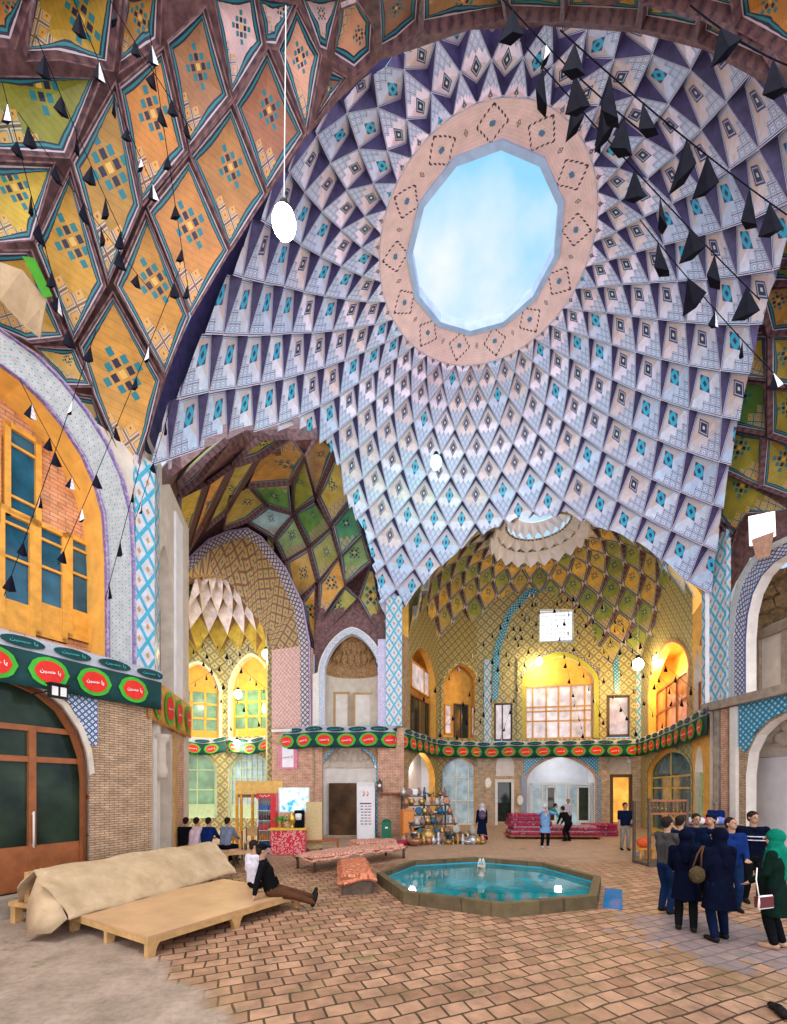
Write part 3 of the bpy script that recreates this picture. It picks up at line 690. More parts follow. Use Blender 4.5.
# bay at the right
D_ctrl = [(716, 376, 11.8), (716, 312, 11.0), (708, 261, 10.4), (734, 244, 9.7), (767, 188, 8.5), (787, 173, 8.0), (717, 440, 12.9), (718, 520, 14.0), (720, 590, 14.9), (735, 590, 14.3), (748, 560, 13.7), (787, 550, 12.5),
          (787, 330, 10.4), (787, 250, 9.2), (787, 400, 11.0), (787, 480, 11.9), (750, 330, 11.0), (750, 430, 12.3), (830, 330, 9.9), (830, 200, 7.8), (830, 480, 11.0)]
DS = Shell(D_ctrl)
D_panels = [([(769, 193), (800, 172), (800, 206), (752, 213)], OLV), ([(749, 217), (800, 208), (800, 228), (739, 237)], (.36, .36, .05)), ([(714, 250), (740, 243), (748, 287), (722, 287)], (.5, .32, .25)),
            ([(745, 241), (800, 233), (800, 264), (750, 264)], (.5, .38, .04)), ([(752, 269), (800, 267), (800, 284), (754, 284)], (.3, .34, .05)), ([(717, 292), (747, 292), (762, 331), (722, 327)], (.45, .34, .06)),
            ([(758, 290), (800, 287), (800, 331), (770, 334)], AMB), ([(721, 333), (765, 337), (765, 379), (720, 374)], (.52, .33, .05)), ([(770, 338), (800, 335), (800, 387), (770, 384)], (.44, .32, .05)),
            ([(720, 380), (764, 385), (765, 433), (719, 425)], GRN), ([(770, 390), (800, 392), (800, 445), (770, 435)], (.4, .34, .05)), ([(719, 430), (761, 438), (758, 486), (717, 467)], (.38, .34, .05)), ([(765, 439), (800, 450), (800, 500), (761, 486)], (.46, .34, .06)),
            ([(718, 471), (756, 489), (790, 510), (778, 512), (746, 514), (732, 536), (718, 516)], (.42, .36, .05)), ([(720, 521), (737, 530), (722, 580)], AMB)]
mb = MB()
for pts, c in D_panels: panel(mb, [DS.at(x, y, 1.03) for x, y in grow(pts, 1.07)], EYE, c, ribw=.025, sink=.09, depth=.10)
mb.build('ceiling.006', [MT['vault'], MT['rib']], kind='structure', col=True)
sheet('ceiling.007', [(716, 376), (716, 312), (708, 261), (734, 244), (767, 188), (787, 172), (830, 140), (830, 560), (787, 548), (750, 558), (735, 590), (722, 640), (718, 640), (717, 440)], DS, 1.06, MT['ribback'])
# ================================================================ walls
class Wall:
    def __init__(s, p0, p1, off=0.0):
        s.o = Vector((p0[0], p0[1], 0)); p1 = Vector((p1[0], p1[1], 0)); s.d = (p1 - s.o); s.L = s.d.length; s.d.normalize()
        s.n = Vector((-s.d.y, s.d.x, 0))
        if s.n.dot(Vector((1.5, 8, 0)) - s.o) < 0: s.n = -s.n          # towards the hall
        s.o = s.o + s.n * off
    def back(s, t): w = Wall.__new__(Wall); w.o = s.o - s.n * t; w.d = s.d; w.n = s.n; w.L = s.L; return w
    def px(s, x, y):
        kx = (x - CX) / F; den = s.d.x - kx * s.d.y
        t = (kx * s.o.y - s.o.x) / den; d = s.o.y + s.d.y * t
        return (t, (HY - y) / F * d + HC)
    def s(s, x): return s.px(x, HY)[0]
    def pl(s, pts): return [s.px(x, y) for x, y in pts]
    def at(s, u, z, o=0.0): p = s.o + s.d * u + s.n * o; return Vector((p.x, p.y, z))
    def rot(s): return math.atan2(s.d.y, s.d.x)
def arch(sl, sr, zb, zs, za, n=9, p=1.55, q=1.75):
    """pointed arch outline: up the left jamb, over, down the right"""
    c, h = (sl + sr) / 2, (sr - sl) / 2; top = []
    for k in range(-n, n + 1):
        x = math.sin(k / n * PI / 2); top.append((c + h * x, zs + (za - zs) * max(0, 1 - abs(x) ** p) ** (1 / q)))
    return [(sl, zb)] + top + [(sr, zb)]
def parch(W, xl, xr, yb, ys, ya, n=9, **k):
    """arch given by its pixel columns and rows (rows read at the middle)"""
    sl, sr = W.s(xl), W.s(xr); xm = (xl + xr) / 2
    zb, zs, za = W.px(xm, yb)[1], W.px(xm, ys)[1], W.px(xm, ya)[1]
    return arch(sl, sr, max(zb, 0), zs, za, n, **k)
def inside(p, L):
    c = False; n = len(L)
    for i in range(n):
        a, b = L[i], L[i - 1]
        if (a[1] > p[1]) != (b[1] > p[1]) and p[0] < (b[0] - a[0]) * (p[1] - a[1]) / (b[1] - a[1]) + a[0]: c = not c
    return c
def fill(loops):
    vs, es = [], []
    for L in loops:
        b = len(vs); vs += [Vector((p.x, p.y)) for p in L]; es += [(b + i, b + (i + 1) % len(L)) for i in range(len(L))]
    ov, oe, of, *_ = delaunay_2d_cdt(vs, es, [], 0, 1e-6)
    keep = []
    for f in of:
        c = sum((ov[i] for i in f), Vector((0, 0))) / len(f)
        if inside(c, loops[0]) and not any(inside(c, h) for h in loops[1:]): keep.append(tuple(f))
    return [Vector((v.x, v.y, 0)) for v in ov], keep
def wall(name, W, outline, holes, mat, thick=.35, reveal=None, kind='structure'):
    """wall slab with openings; outline and holes in (along, height)"""
    if isinstance(outline[0], (int, float)): a, b, z0, z1 = outline; outline = [(a, z0), (b, z0), (b, z1), (a, z1)]
    # an opening that reaches the floor must stay inside the outline
    zmin = min(z for _, z in outline)
    holes = [[(s_, max(z, zmin + .004)) for s_, z in h] for h in holes]
    loops = [[Vector((s_, z, 0)) for s_, z in L] for L in [outline] + holes]
    flat, tris = fill(loops)
    mb = MB()
    for o, flip in ((0, False), (-thick, True)):
        ids = [mb.vert(W.at(p.x, p.y, o), (p.x, p.y), (p.x, p.y)) for p in flat]
        for t in tris:
            a, b, c = (flat[i] for i in t)
            ccw = ((b - a).cross(c - a)).z > 0
            world = (W.at(b.x, b.y) - W.at(a.x, a.y)).cross(W.at(c.x, c.y) - W.at(a.x, a.y)).dot(W.n) > 0
            mb.face([ids[i] for i in (t if world != flip else tuple(reversed(t)))])
    for L in [outline] + holes:
        for (a, za), (b, zb) in zip(L, L[1:] + L[:1]):
            mb.poly([W.at(a, za), W.at(b, zb), W.at(b, zb, -thick), W.at(a, za, -thick)], 1 if reveal else 0, [(0, za), (0, zb), (thick, zb), (thick, za)])
    return mb.build(name, [mat, reveal or mat], kind=kind)
def strip(name, W, a, b, mat, o=.03, kind='structure', mb=None, m=0):
    """band between two outlines of equal length, standing o proud of the wall"""
    own = mb is None
    if own: mb = MB()
    L = 0
    for i in range(len(a) - 1):
        seg = math.hypot(a[i + 1][0] - a[i][0], a[i + 1][1] - a[i][1]); w0 = math.hypot(a[i][0] - b[i][0], a[i][1] - b[i][1])
        q = [W.at(*a[i], o), W.at(*a[i + 1], o), W.at(*b[i + 1], o), W.at(*b[i], o)]
        mb.poly(q, m, [(0, L), (0, L + seg), (w0, L + seg), (w0, L)])
        for c in (a, b): mb.poly([W.at(*c[i], 0), W.at(*c[i + 1], 0), W.at(*c[i + 1], o), W.at(*c[i], o)], m)
        L += seg
    if own: return mb.build(name, mat, kind=kind)
def scale_arch(A, k, kz=None):
    """outline grown by k metres sideways and upwards"""
    c = (A[0][0] + A[-1][0]) / 2; h = abs(A[-1][0] - A[0][0]) / 2; zs = A[1][1]; za = max(z for _, z in A)
    out = []
    for s_, z in A:
        f = (h + k) / h; z2 = z if z <= zs + 1e-6 else zs + (z - zs) * ((za - zs) + k) / max(za - zs, .01)
        out.append((c + (s_ - c) * f, z2))
    return out
def slab(mb, W, s0, s1, z0, z1, o0, o1, m=0):
    """box on a wall between two offsets"""
    c = W.at((s0 + s1) / 2, (z0 + z1) / 2, (o0 + o1) / 2)
    mb.box(c, (abs(s1 - s0), abs(o1 - o0), abs(z1 - z0)), W.rot(), m)
NW = [0]
def window(W, s0, s1, z0, z1, cols, rows, frame, pane, fw=.09, mw=.05, o=0.0, arched=None, name=None, sillmat=None, split=None, solid=0.0):
    """framed window: outer frame, mullions and one pane sheet; rows may be a list of heights 0..1"""
    NW[0] += 1; root = MB()
    if arched:
        A = arched; inner = scale_arch(A, -fw); strip('', W, A, inner, None, o + .05, mb=root)
        slab(root, W, A[0][0], A[-1][0], A[0][1], A[0][1] + fw, o - .03, o + .05)
    else:
        for a, b, c, d in ((s0, s1, z0, z0 + fw), (s0, s1, z1 - fw, z1), (s0, s0 + fw, z0, z1), (s1 - fw, s1, z0, z1)): slab(root, W, a, b, c, d, o - .04, o + .05)
    ob = root.build(name or 'window_%d' % NW[0], frame, kind='structure')
    g = MB(); zs = A[1][1] if arched else z1
    if arched: g.poly([W.at(a, z, o - .02) for a, z in A], 0, A)
    else: g.poly([W.at(a, z, o - .02) for a, z in ((s0, z0), (s1, z0), (s1, z1), (s0, z1))], 0, [(s0, z0), (s1, z0), (s1, z1), (s0, z1)])
    part(g, 'pane', pane, ob)
    mu = MB()
    cl = cols if hasattr(cols, '__len__') else [i / cols for i in range(1, cols)]
    rl = rows if hasattr(rows, '__len__') else [i / rows for i in range(1, rows)]
    top = max(z for _, z in A) if arched else z1
    def ztop(s_):
        if not arched: return z1
        ss = [a for a, _ in A[1:-1]]; zz = [z for _, z in A[1:-1]]
        if ss[0] > ss[-1]: ss.reverse(); zz.reverse()
        return float(np.interp(s_, ss, zz)) - fw * .5
    for c in cl:
        q = s0 + (s1 - s0) * c; slab(mu, W, q - mw / 2, q + mw / 2, z0 + solid, ztop(q), o - .01, o + .035)
    for r in rl:
        z = z0 + (top - z0) * r; a, b = s0, s1
        if arched and z > zs:
            ok = [s0 + (s1 - s0) * i / 60 for i in range(61) if ztop(s0 + (s1 - s0) * i / 60) > z]
            if not ok: continue
            a, b = ok[0], ok[-1]
        slab(mu, W, min(a, b), max(a, b), z - mw / 2, z + mw / 2, o - .01, o + .035)
    if solid: slab(mu, W, s0, s1, z0, z0 + solid, o - .01, o + .03)
    if mu.v: part(mu, 'mullion', frame, ob)
    return ob
def niche(name, W, A, depth, mat, hood=None, ribs=9, tiers=3):
    """half-round recess behind an arched opening, with a scalloped hood"""
    mb = MB(); c = (A[0][0] + A[-1][0]) / 2; h = abs(A[-1][0] - A[0][0]) / 2; zb = A[0][1]; zs = A[1][1]; za = max(z for _, z in A); n = 16
    def pt(a, k, z): return W.at(c - h * k * math.cos(a), z, -.3 - depth * k * math.sin(a) if k > 0 else -.3 - depth * .0)
    rows = []
    for z in np.linspace(zb, zs, 4): rows.append([mb.vert(pt(PI * i / n, 1, z), (0, 0), (h * i / n * 3, z)) for i in range(n + 1)])
    for r in rows[:-1]: pass
    for a, b in zip(rows, rows[1:]):
        for i in range(n): mb.face((a[i], a[i + 1], b[i + 1], b[i]), 0)
    last = rows[-1]; steps = tiers * 4; n2 = n
    for t in range(1, steps + 1):
        f = t / steps; k = math.cos(f * PI / 2) ** .9 if f < 1 else 0.0; z = zs + (za - zs) * (math.sin(f * PI / 2))
        row = []
        for i in range(n + 1):
            a = PI * i / n; sc = 1 - .10 * abs(math.sin(i / n * PI * ribs / 2 + (t // 4) * 1.6)) * (1 - f)
            row.append(mb.vert(pt(a, max(k * sc, .001), z - .12 * abs(math.sin(t * PI / 4)) * (1 - f)), (0, 0), (h * i / n * 3, z)))
        for i in range(n): mb.face((last[i], last[i + 1], row[i + 1], row[i]), 1 if hood else 0)
        last = row
    # hanging scallops of the stalactite hood
    for tier in range(tiers):
        kk = .97 - .24 * tier; zt = zs + (za - zs) * (.10 + .25 * tier)
        for i in range(ribs - tier):
            a = PI * (i + .5) / (ribs - tier); q = PI / (ribs - tier) * .45
            top = [pt(a - q, kk - .16, zt + .30 * (za - zs)), pt(a + q, kk - .16, zt + .30 * (za - zs))]
            lo = pt(a, kk - .05, zt - .05 * (za - zs)); mid = [pt(a - q, kk, zt + .1 * (za - zs)), pt(a + q, kk, zt + .1 * (za - zs))]
            for f in ((mid[0], lo, mid[1]), (mid[0], mid[1], top[1], top[0])): mb.poly(f, 1 if hood else 0)
    return mb.build(name, [mat, hood or mat], kind='structure')
def box_on(name, W, s0, s1, z0, z1, o0, o1, mat, kind='structure', uvs=False):
    mb = MB()
    for (a, b, oa, ob_) in ((s0, s1, o1, o1), (s0, s0, o0, o1), (s1, s1, o0, o1)):
        mb.poly([W.at(a, z0, oa), W.at(b, z0, ob_), W.at(b, z1, ob_), W.at(a, z1, oa)], 0, [(0 if a == b else a, z0), (abs(o1 - o0) if a == b else b, z0), (abs(o1 - o0) if a == b else b, z1), (0 if a == b else a, z1)])
    for z in (z0, z1): mb.poly([W.at(s0, z, o0), W.at(s1, z, o0), W.at(s1, z, o1), W.at(s0, z, o1)])
    return mb.build(name, mat, kind=kind)
def shop(name, W, A, depth, mat, lit=None, floorz=0):
    """shallow room behind an opening: back, sides and ceiling"""
    mb = MB(); a, b = min(q[0] for q in A) - .15, max(q[0] for q in A) + .15; z0, z1 = min(z for _, z in A), max(z for _, z in A) + .15
    q = lambda s_, z, o: W.at(s_, z, o)
    o0 = -.34
    mb.poly([q(a, z0, -depth), q(b, z0, -depth), q(b, z1, -depth), q(a, z1, -depth)], 0, [(a, z0), (b, z0), (b, z1), (a, z1)])
    for s_ in (a, b): mb.poly([q(s_, z0, o0), q(s_, z0, -depth), q(s_, z1, -depth), q(s_, z1, o0)], 0, [(0, z0), (depth, z0), (depth, z1), (0, z1)])
    for z in (z0, z1): mb.poly([q(a, z, o0), q(b, z, o0), q(b, z, -depth), q(a, z, -depth)])
    return mb.build(name, mat, kind='structure')

# ---------------------------------------------------------------- left wall with the wooden windows
W1 = Wall((-8.75, 4.33), (-5.95, 10.02))
s_end = W1.s(152)
sR, zR = W1.px(88, 760); zA = W1.px(10, 676)[1]; sL = W1.s(-175)
door = [(sL, .35)] + [W1.px(x, y) for x, y in ((-150, 600), (-110, 596), (-70, 612), (-30, 644), (0, 672), (20, 680), (42, 690), (62, 706), (78, 730), (86, 752), (89, 775))] + [(sR + .02, .35)]
zf = W1.px(120, 668)[1]           # floor line of the upper storey
wall('wall_left', W1, (-2.2, s_end, 0, zf), [door], MT['brick'], .45, MT['plaster'])
# upper storey: great arch, tile band and the set-back window wall
oo = W1.pl([(108, 660), (107, 560), (104, 515), (96, 486), (84, 458), (66, 430), (45, 404), (22, 382), (0, 366), (-40, 340), (-100, 310), (-180, 290)])
ob_ = W1.pl([(131, 660), (130, 560), (127, 512), (118, 478), (104, 446), (84, 414), (60, 384), (34, 358), (0, 334), (-40, 306), (-100, 276), (-180, 250)])
oo[0] = (oo[0][0], zf); ob_[0] = (ob_[0][0], zf)
strip('trim_5', W1, oo, ob_, MT['tile_band'], .05)
strip('trim_6', W1, [(a + .0, z) for a, z in oo], [(a - .06, z - .02) for a, z in oo], MT['rib_w'], .09)
strip('trim_7', W1, ob_, [(a + .07, z + .03) for a, z in ob_], MT['rib_w'], .11)
up = list(oo) + [(-2.2, oo[-1][1]), (-2.2, oo[-1][1] + 3), (s_end, oo[-1][1] + 3)] + [(s_end, zf)]
sp = ob_[::-1]
wall('wall_left.001', W1, [(s_end, zf)] + [ob_[0]] + ob_[1:6] + [(s_end, ob_[5][1])], [], MT['plaster'], .1)
mb = MB()       # soffit between the arch and the set-back wall
for a, b in zip(oo, oo[1:]): mb.poly([W1.at(*a, 0), W1.at(*b, 0), W1.at(*b, -.8), W1.at(*a, -.8)], 0, [(0, 0), (1, 0), (1, .8), (0, .8)])
mb.build('trim_8', MT['plaster_orange'], kind='structure')
W1b = W1.back(.8)
wall('wall_left.002', W1b, (-2.6, W1b.s(110) + .5, zf - .2, W1.px(0, 330)[1] + 1), [], MT['brick_orange'], .2)
box_on('floor.001', W1, -2.2, s_end, zf - .22, zf, -.8, .12, MT['plaster_pale'])
def wwin(xl, xr, yt, yb, cols, rows, solid=0.0):
    sl, sr = W1b.s(xl), W1b.s(xr); xm = (xl + xr) / 2; z0, z1 = W1b.px(xm, yb)[1], W1b.px(xm, yt)[1]
    window(W1b, sl, sr, z0, z1, cols, rows, MT['wood_orange'], MT['glass_blue'], .10, .05, .06, solid=solid)
wwin(2, 39, 432, 522, 1, [.22, .78]); wwin(-60, -2, 418, 512, 2, [.22, .78])
wwin(-4, 33, 512, 640, 1, [.62, .88], .75); wwin(33, 65, 528, 640, 1, [.62, .86], .72); wwin(65, 94, 540, 642, 1, [.64, .88], .66); wwin(-60, -6, 500, 640, 2, [.62, .88], .75)
box_on('trim_9', W1b, W1b.s(-60), W1b.s(96), W1b.px(40, 652)[1], W1b.px(40, 640)[1], 0, .16, MT['brick_pink'])
# tile pilaster at the corner
box_on('trim_10', W1, W1.s(133), s_end, zf, W1.px(142, 462)[1], 0, .10, MT['tile_lattice'])
# shop front in the lower arch
A1 = scale_arch(door, -.04)
NW[0] += 1
fr = MB(); inn = [((a - (sL + sR) / 2) * .93 + (sL + sR) / 2, z - .10 if z > 1 else z) for a, z in door]
strip('', W1, door, inn, None, -.12, mb=fr)
def front(mb, x0, x1, y0, y1, o=-.14, w=.09):
    pass
sm = W1.s(36)
for q in (sm, W1.s(-44), W1.s(-105)): slab(fr, W1, q - .06, q + .06, .35, W1.px(36, 728)[1] + .05, -.24, -.12)
for yy in (728, 759): z = W1.px(36, yy)[1]; slab(fr, W1, sL + .1, sR - .1, z - .055, z + .055, -.24, -.13)
slab(fr, W1, sL + .1, sR - .05, .35, W1.px(36, 846)[1], -.24, -.13)
d1 = fr.build('door_1', MT['wood_brown'], kind='structure')
g = MB(); g.poly([W1.at(a, z, -.2) for a, z in door], 0, door); 
gm = NG('shop_front_glass', .12, .2); gm.bsdf.inputs['Transmission Weight'].default_value = .0
nf = gm.noise(gm.uv('loc')[2], 1.1, 3)
part(g, 'pane', gm.col(gm.ramp(nf, [(.3, (.008, .014, .012)), (.62, (.03, .05, .03)), (.8, (.09, .10, .06))])), d1)
hd = MB(); hd.tube([W1.at(sm + .0, 1.15, -.08), W1.at(sm, 1.85, -.08)], .018); hd.box(W1.at(sm, 1.2, -.1), (.03, .05, .03), W1.rot()); hd.box(W1.at(sm, 1.8, -.1), (.03, .05, .03), W1.rot())
part(hd, 'handle', MT['plaster_pale'], d1)
# step and plinth, checker tile spandrel, arch edging
box_on('trim_11', W1, -2.2, W1.s(91), 0, .35, -.5, .35, MT['plaster_grey'])
spd = [W1.px(x, y) for x, y in ((55, 690), (70, 705), (82, 728), (90, 745), (97, 745), (97, 700))]
mb = MB(); mb.prism([W1.at(a, z, .03) for a, z in spd], -W1.n * .05)
k = len(spd)
mb.ub = [spd[i % k] for i in range(len(mb.v))]
mb.build('trim_12', MT['tile_check'], kind='structure')
ed = door[3:-1]; strip('trim_13', W1, ed, [(a + .09, z + .05) for a, z in ed], MT['plaster'], .05)
# ---------------------------------------------------------------- pier and jamb of the left bay
W2 = Wall((-5.95, 10.02), (-6.95, 14.6))
nA = parch(W2, 157, 172, 720, 600, 545); lA = parch(W2, 158, 171, 852, 760, 722)
z2 = W2.px(160, 480)[1]
wall('wall_left.003', W2, (0, W2.L, 0, z2 + .5), [nA, lA], MT['plaster'], .35)
niche('trim_14', W2, nA, .8, MT['plaster_grey'], MT['plaster'], 7)
niche('trim_15', W2, lA, .5, MT['plaster'], None, 7)
for i, (xa, xb, m) in enumerate(((153.5, 157, 'plaster_pale'), (172.5, 175, 'wood_pale'), (176, 181, 'brick_pink'))):
    box_on('trim_%d' % (16 + i), W2, W2.s(xa), W2.s(xb), 0, zf - .3, 0, .08, MT[m])
box_on('trim_19', W2, W2.s(174), W2.s(181), zf, z2, 0, .06, MT['plaster_white'])
box_on('trim_20', W2, W2.s(152.5), W2.s(157), zf, z2, 0, .06, MT['tile_lattice'])
mb = MB(); mb.lathe([(.16, 0), (.16, .25), (.12, .35), (.12, .9), (.2, 1.05), (.2, 1.15)], W2.at(W2.s(155.5), 2.55, .14), 12); mb.build('trim_21', MT['plaster'], kind='structure')

# ---------------------------------------------------------------- inner arch of the left bay and the lamp-lit recess behind it
W3 = Wall((-10.9, 21.6), (-3.75, 19.95))
innr = W3.pl([(150, 690), (150, 640), (160, 600), (176, 580), (188, 574), (206, 571), (218, 573), (229, 583), (241, 601), (254, 617), (264, 632), (268, 648), (268, 691)])
extr = W3.pl([(128, 690), (128, 640), (150, 600), (178, 572), (185, 565), (210, 541), (229, 533), (248, 530), (262, 539), (285, 569), (302, 605), (309, 645), (310, 691)])
dia = W3.pl([(136, 690), (136, 640), (156, 606), (180, 580), (190, 570), (212, 549), (230, 541), (247, 538), (258, 546), (278, 574), (294, 609), (300, 646), (301, 691)])
z3f = W3.px(290, 727)[1]
innr = [(innr[0][0], z3f)] + innr[1:-1] + [(innr[-1][0], z3f)]
extr = [(extr[0][0], z3f)] + extr[1:-1] + [(extr[-1][0], z3f)]; dia = [(dia[0][0], z3f)] + dia[1:-1] + [(dia[-1][0], z3f)]
# brick reveal between the diamond border and the opening, splayed back into the recess
mb = MB(); L = 0
for i in range(len(dia) - 1):
    seg = math.hypot(dia[i + 1][0] - dia[i][0], dia[i + 1][1] - dia[i][1]); w0 = math.hypot(dia[i][0] - innr[i][0], dia[i][1] - innr[i][1])
    mb.poly([W3.at(*dia[i], 0), W3.at(*dia[i + 1], 0), W3.at(*innr[i + 1], -.35), W3.at(*innr[i], -.35)], 1 if i > len(dia) - 3 else 0, [(0, L), (0, L + seg), (w0, L + seg), (w0, L)])
    mb.poly([W3.at(*innr[i], -.35), W3.at(*innr[i + 1], -.35), W3.at(*innr[i + 1], -.7), W3.at(*innr[i], -.7)], 0, [(0, L), (0, L + seg), (.9, L + seg), (.9, L)]); L += seg
mb.build('trim_22', [lattice('lozenge_brick_soffit', (.50, .27, .09), (.16, .09, .06), .6, .22, (.06, .16, .12), .6, c2=(.42, .28, .08)), lattice('pink_lozenge_brick', (.70, .44, .36), (.42, .24, .22), .22, .16, None, .7)], kind='structure')
strip('trim_23', W3, dia, extr, MT['tile_dark'], .04)
strip('trim_24', W3, extr, [((a - extr[6][0]) * 1.02 + extr[6][0], z + .07) for a, z in extr], MT['rib_w'], .08)
wall('wall_left.004', W3, [(innr[-1][0], z3f), (W3.L, z3f), (W3.L, z3f + 3.6)] + [extr[-2], extr[-1]], [], MT['brick_pink'], .12)
# lower pier under the arch
wall('wall_left.005', W3, (W3.s(272), W3.L, 0, z3f), [], MT['brick_pink'], .6)
R0, R1, R2, R3 = V(-13.4, 22.2, 0), V(-9.45, 24.1, 0), V(-6.7, 23.6, 0), V(-5.9, 21.2, 0)
W4, W5, W6 = Wall(R0, R1), Wall(R1, R2), Wall(R2, R3)
u1 = parch(W4, 177, 219, 738, 690, 664); u2 = parch(W5, 231, 271, 736, 688, 656)
l1 = parch(W4, 177, 217, 818, 770, 751); l2 = parch(W5, 228, 271, 818, 770, 752)
zt = W5.px(250, 560)[1]
wall('wall_back.008', W4, (-.2, W4.L, 0, zt), [u1, l1], MT['yellow_wall'], .35, MT['plaster_pale'])
wall('wall_back.009', W5, (0, W5.L, 0, zt), [u2, l2], MT['yellow_wall'], .35, MT['plaster_pale'])
wall('wall_back.010', W6, (0, W6.L, 0, zt), [], MT['yellow_wall'], .3)
for W_, A_, cols in ((W4, u1, 3), (W5, u2, 3)):
    strip('trim_25', W_, A_, scale_arch(A_, .16), plain('cream_arch_trim', (.85, .78, .5), .6), .05)
    B_ = W_.back(.3); zs_ = A_[1][1]
    window(B_, min(A_[0][0], A_[-1][0]), max(A_[0][0], A_[-1][0]), A_[0][1], zs_ + .05, cols, [.42, .72], plain('ochre_window_wood', (.70, .40, .06), .5), MT['glass_green'], .10, .12, .02, solid=.45)
    mb = MB(); mb.poly([B_.at(a, z, -.02) for a, z in A_[1:-1]], 0, A_[1:-1]); mb.build('trim_26', MT['plaster_orange'], kind='structure')
for W_, A_, c_, r_ in ((W4, l1, 2, [.42, .72]), (W5, l2, [.12, .25, .38, .5, .62, .75, .88], [.62, .76, .88])):
    window(W_.back(.25), min(A_[0][0], A_[-1][0]), max(A_[0][0], A_[-1][0]), A_[0][1], A_[1][1], c_, r_, MT['paint_green'], MT['glass_green'] if W_ is W4 else MT['glass_shop'], .12, .06, 0, arched=A_, solid=.75)
g = NG('muqarnas_plaster', .7); MT['tintplain'] = g.col(g.mul(g.attr('tint'), g.ramp(g.noise(g.pos(), 3, 4), [(.3, (.7, .7, .7)), (.7, (1.2, 1.2, 1.2))])))
# white to ochre muqarnas half dome of the recess
def m_tint(i, j, p):
    if p.z > HC + 8.9: return tuple(V(.80, .70, .68) * random.uniform(.8, 1.1))
    if p.z > HC + 8.2 and random.random() < .45: return (.72, .56, .4)
    return tuple(V(.50, .36, .05) * random.uniform(.7, 1.3))
mb = kite_dome(V(-8.9, 21.4, HC), [(.2, 11.0), (1.0, 10.5), (1.8, 9.4), (2.4, 8.2), (2.8, 7.1), (3.3, 5.6), (3.6, 4.2)], 15, lambda i: [.7, .8, .9, 1.0][min(i, 3)], .5, 0, m_tint, 'vault', 3, .12)
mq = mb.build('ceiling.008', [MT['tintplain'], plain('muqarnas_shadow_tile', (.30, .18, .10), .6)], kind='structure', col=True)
clip(mq, [(W3.at(0, 0, -.5), W3.n), (W4.at(0, 0), -W4.n), (W5.at(0, 0), -W5.n)])
# ---------------------------------------------------------------- facet with the two-storey niche between the left and far bays
W7 = Wall((-3.75, 19.95), (0.05, 19.85))
z7 = W7.px(350, 727)[1]
n7 = parch(W7, 325, 379, 727, 672, 634); d7 = parch(W7, 322, 376, 836, 768, 744)
nt_ = scale_arch(n7, .34); wall('wall_left.006', W7, [(0, z7), (W7.L, z7), (W7.L, n7[1][1] - .1)] + [q for q in (nt_[1:-1] if nt_[0][0] > nt_[-1][0] else nt_[1:-1][::-1])] + [(0, n7[1][1] - .1)], [n7], MT['plaster_pale'], .3)
wall('wall_left.008', W7.back(.36), (0, W7.L, z7, W7.px(350, 596)[1]), [n7], MT['ribback'], .1)
strip('trim_27', W7, n7, scale_arch(n7, .26), lattice('white_blue_scroll_tile', (.70, .70, .74), (.25, .38, .55), .16, .2, (.1, .2, .4), .35), .05)
niche('trim_28', W7, n7, .9, MT['plaster'], plain('brown_carved_plaster', (.34, .20, .09), .7, .4, 9), 9)
for xa, xb in ((331, 347), (351, 374)): window(W7.back(.85 if xa < 340 else 1.0), W7.s(xa), W7.s(xb), z7, W7.px(340, 688)[1], 1, 1, MT['wood_pale'], MT['plaster_pale'], .08, .04)
wall('wall_left.007', W7, (0, W7.L, 0, z7), [d7], MT['brick'], .3, MT['plaster'])
niche('trim_29', W7, d7, .5, MT['plaster_pale'], MT['plaster'], 9)
strip('trim_30', W7, d7, scale_arch(d7, .10), MT['tile_blue'], .03)
box_on('trim_31', W7, W7.s(316), W7.s(323), 0, z7, 0, .12, MT['brick_pink'])
box_on('trim_32', W7, W7.s(386), W7.s(402), z7, W7.px(394, 598)[1], 0, .22, MT['tile_lattice'])
box_on('trim_33', W7, W7.s(378), W7.s(386), z7, W7.px(394, 640)[1], 0, .12, lattice('violet_strip_tile', (.66, .60, .72), (.30, .30, .6), .12, .2, None, .35))
box_on('trim_34', W7, W7.s(378), W7.s(404), 0, z7 - .1, 0, .2, MT['brick_pink'])
# doorway inside the lower niche, white panel door and a dark slab painting the shade of the opening
dw = W7.back(.62)
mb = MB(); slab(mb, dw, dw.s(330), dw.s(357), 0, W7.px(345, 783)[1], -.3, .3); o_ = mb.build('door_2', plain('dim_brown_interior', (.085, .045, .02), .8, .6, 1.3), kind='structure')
mb = MB(); slab(mb, dw, dw.s(357.5), dw.s(375), 0, W7.px(366, 782)[1], .2, .34); mb.build('door_3', MT['paint_white'], kind='structure')
# ---------------------------------------------------------------- far bay
AW = [Wall(a, b) for a, b in zip(A_WALL, A_WALL[1:])]
def zrow(W, x, y): return W.px(x, y)[1]
zfl = 5.05
ZT = HC + 13.3
# [0] short return
wall('wall_back', AW[0], (0, AW[0].L, 0, HC + 7.4), [], MT['brick'], .3)
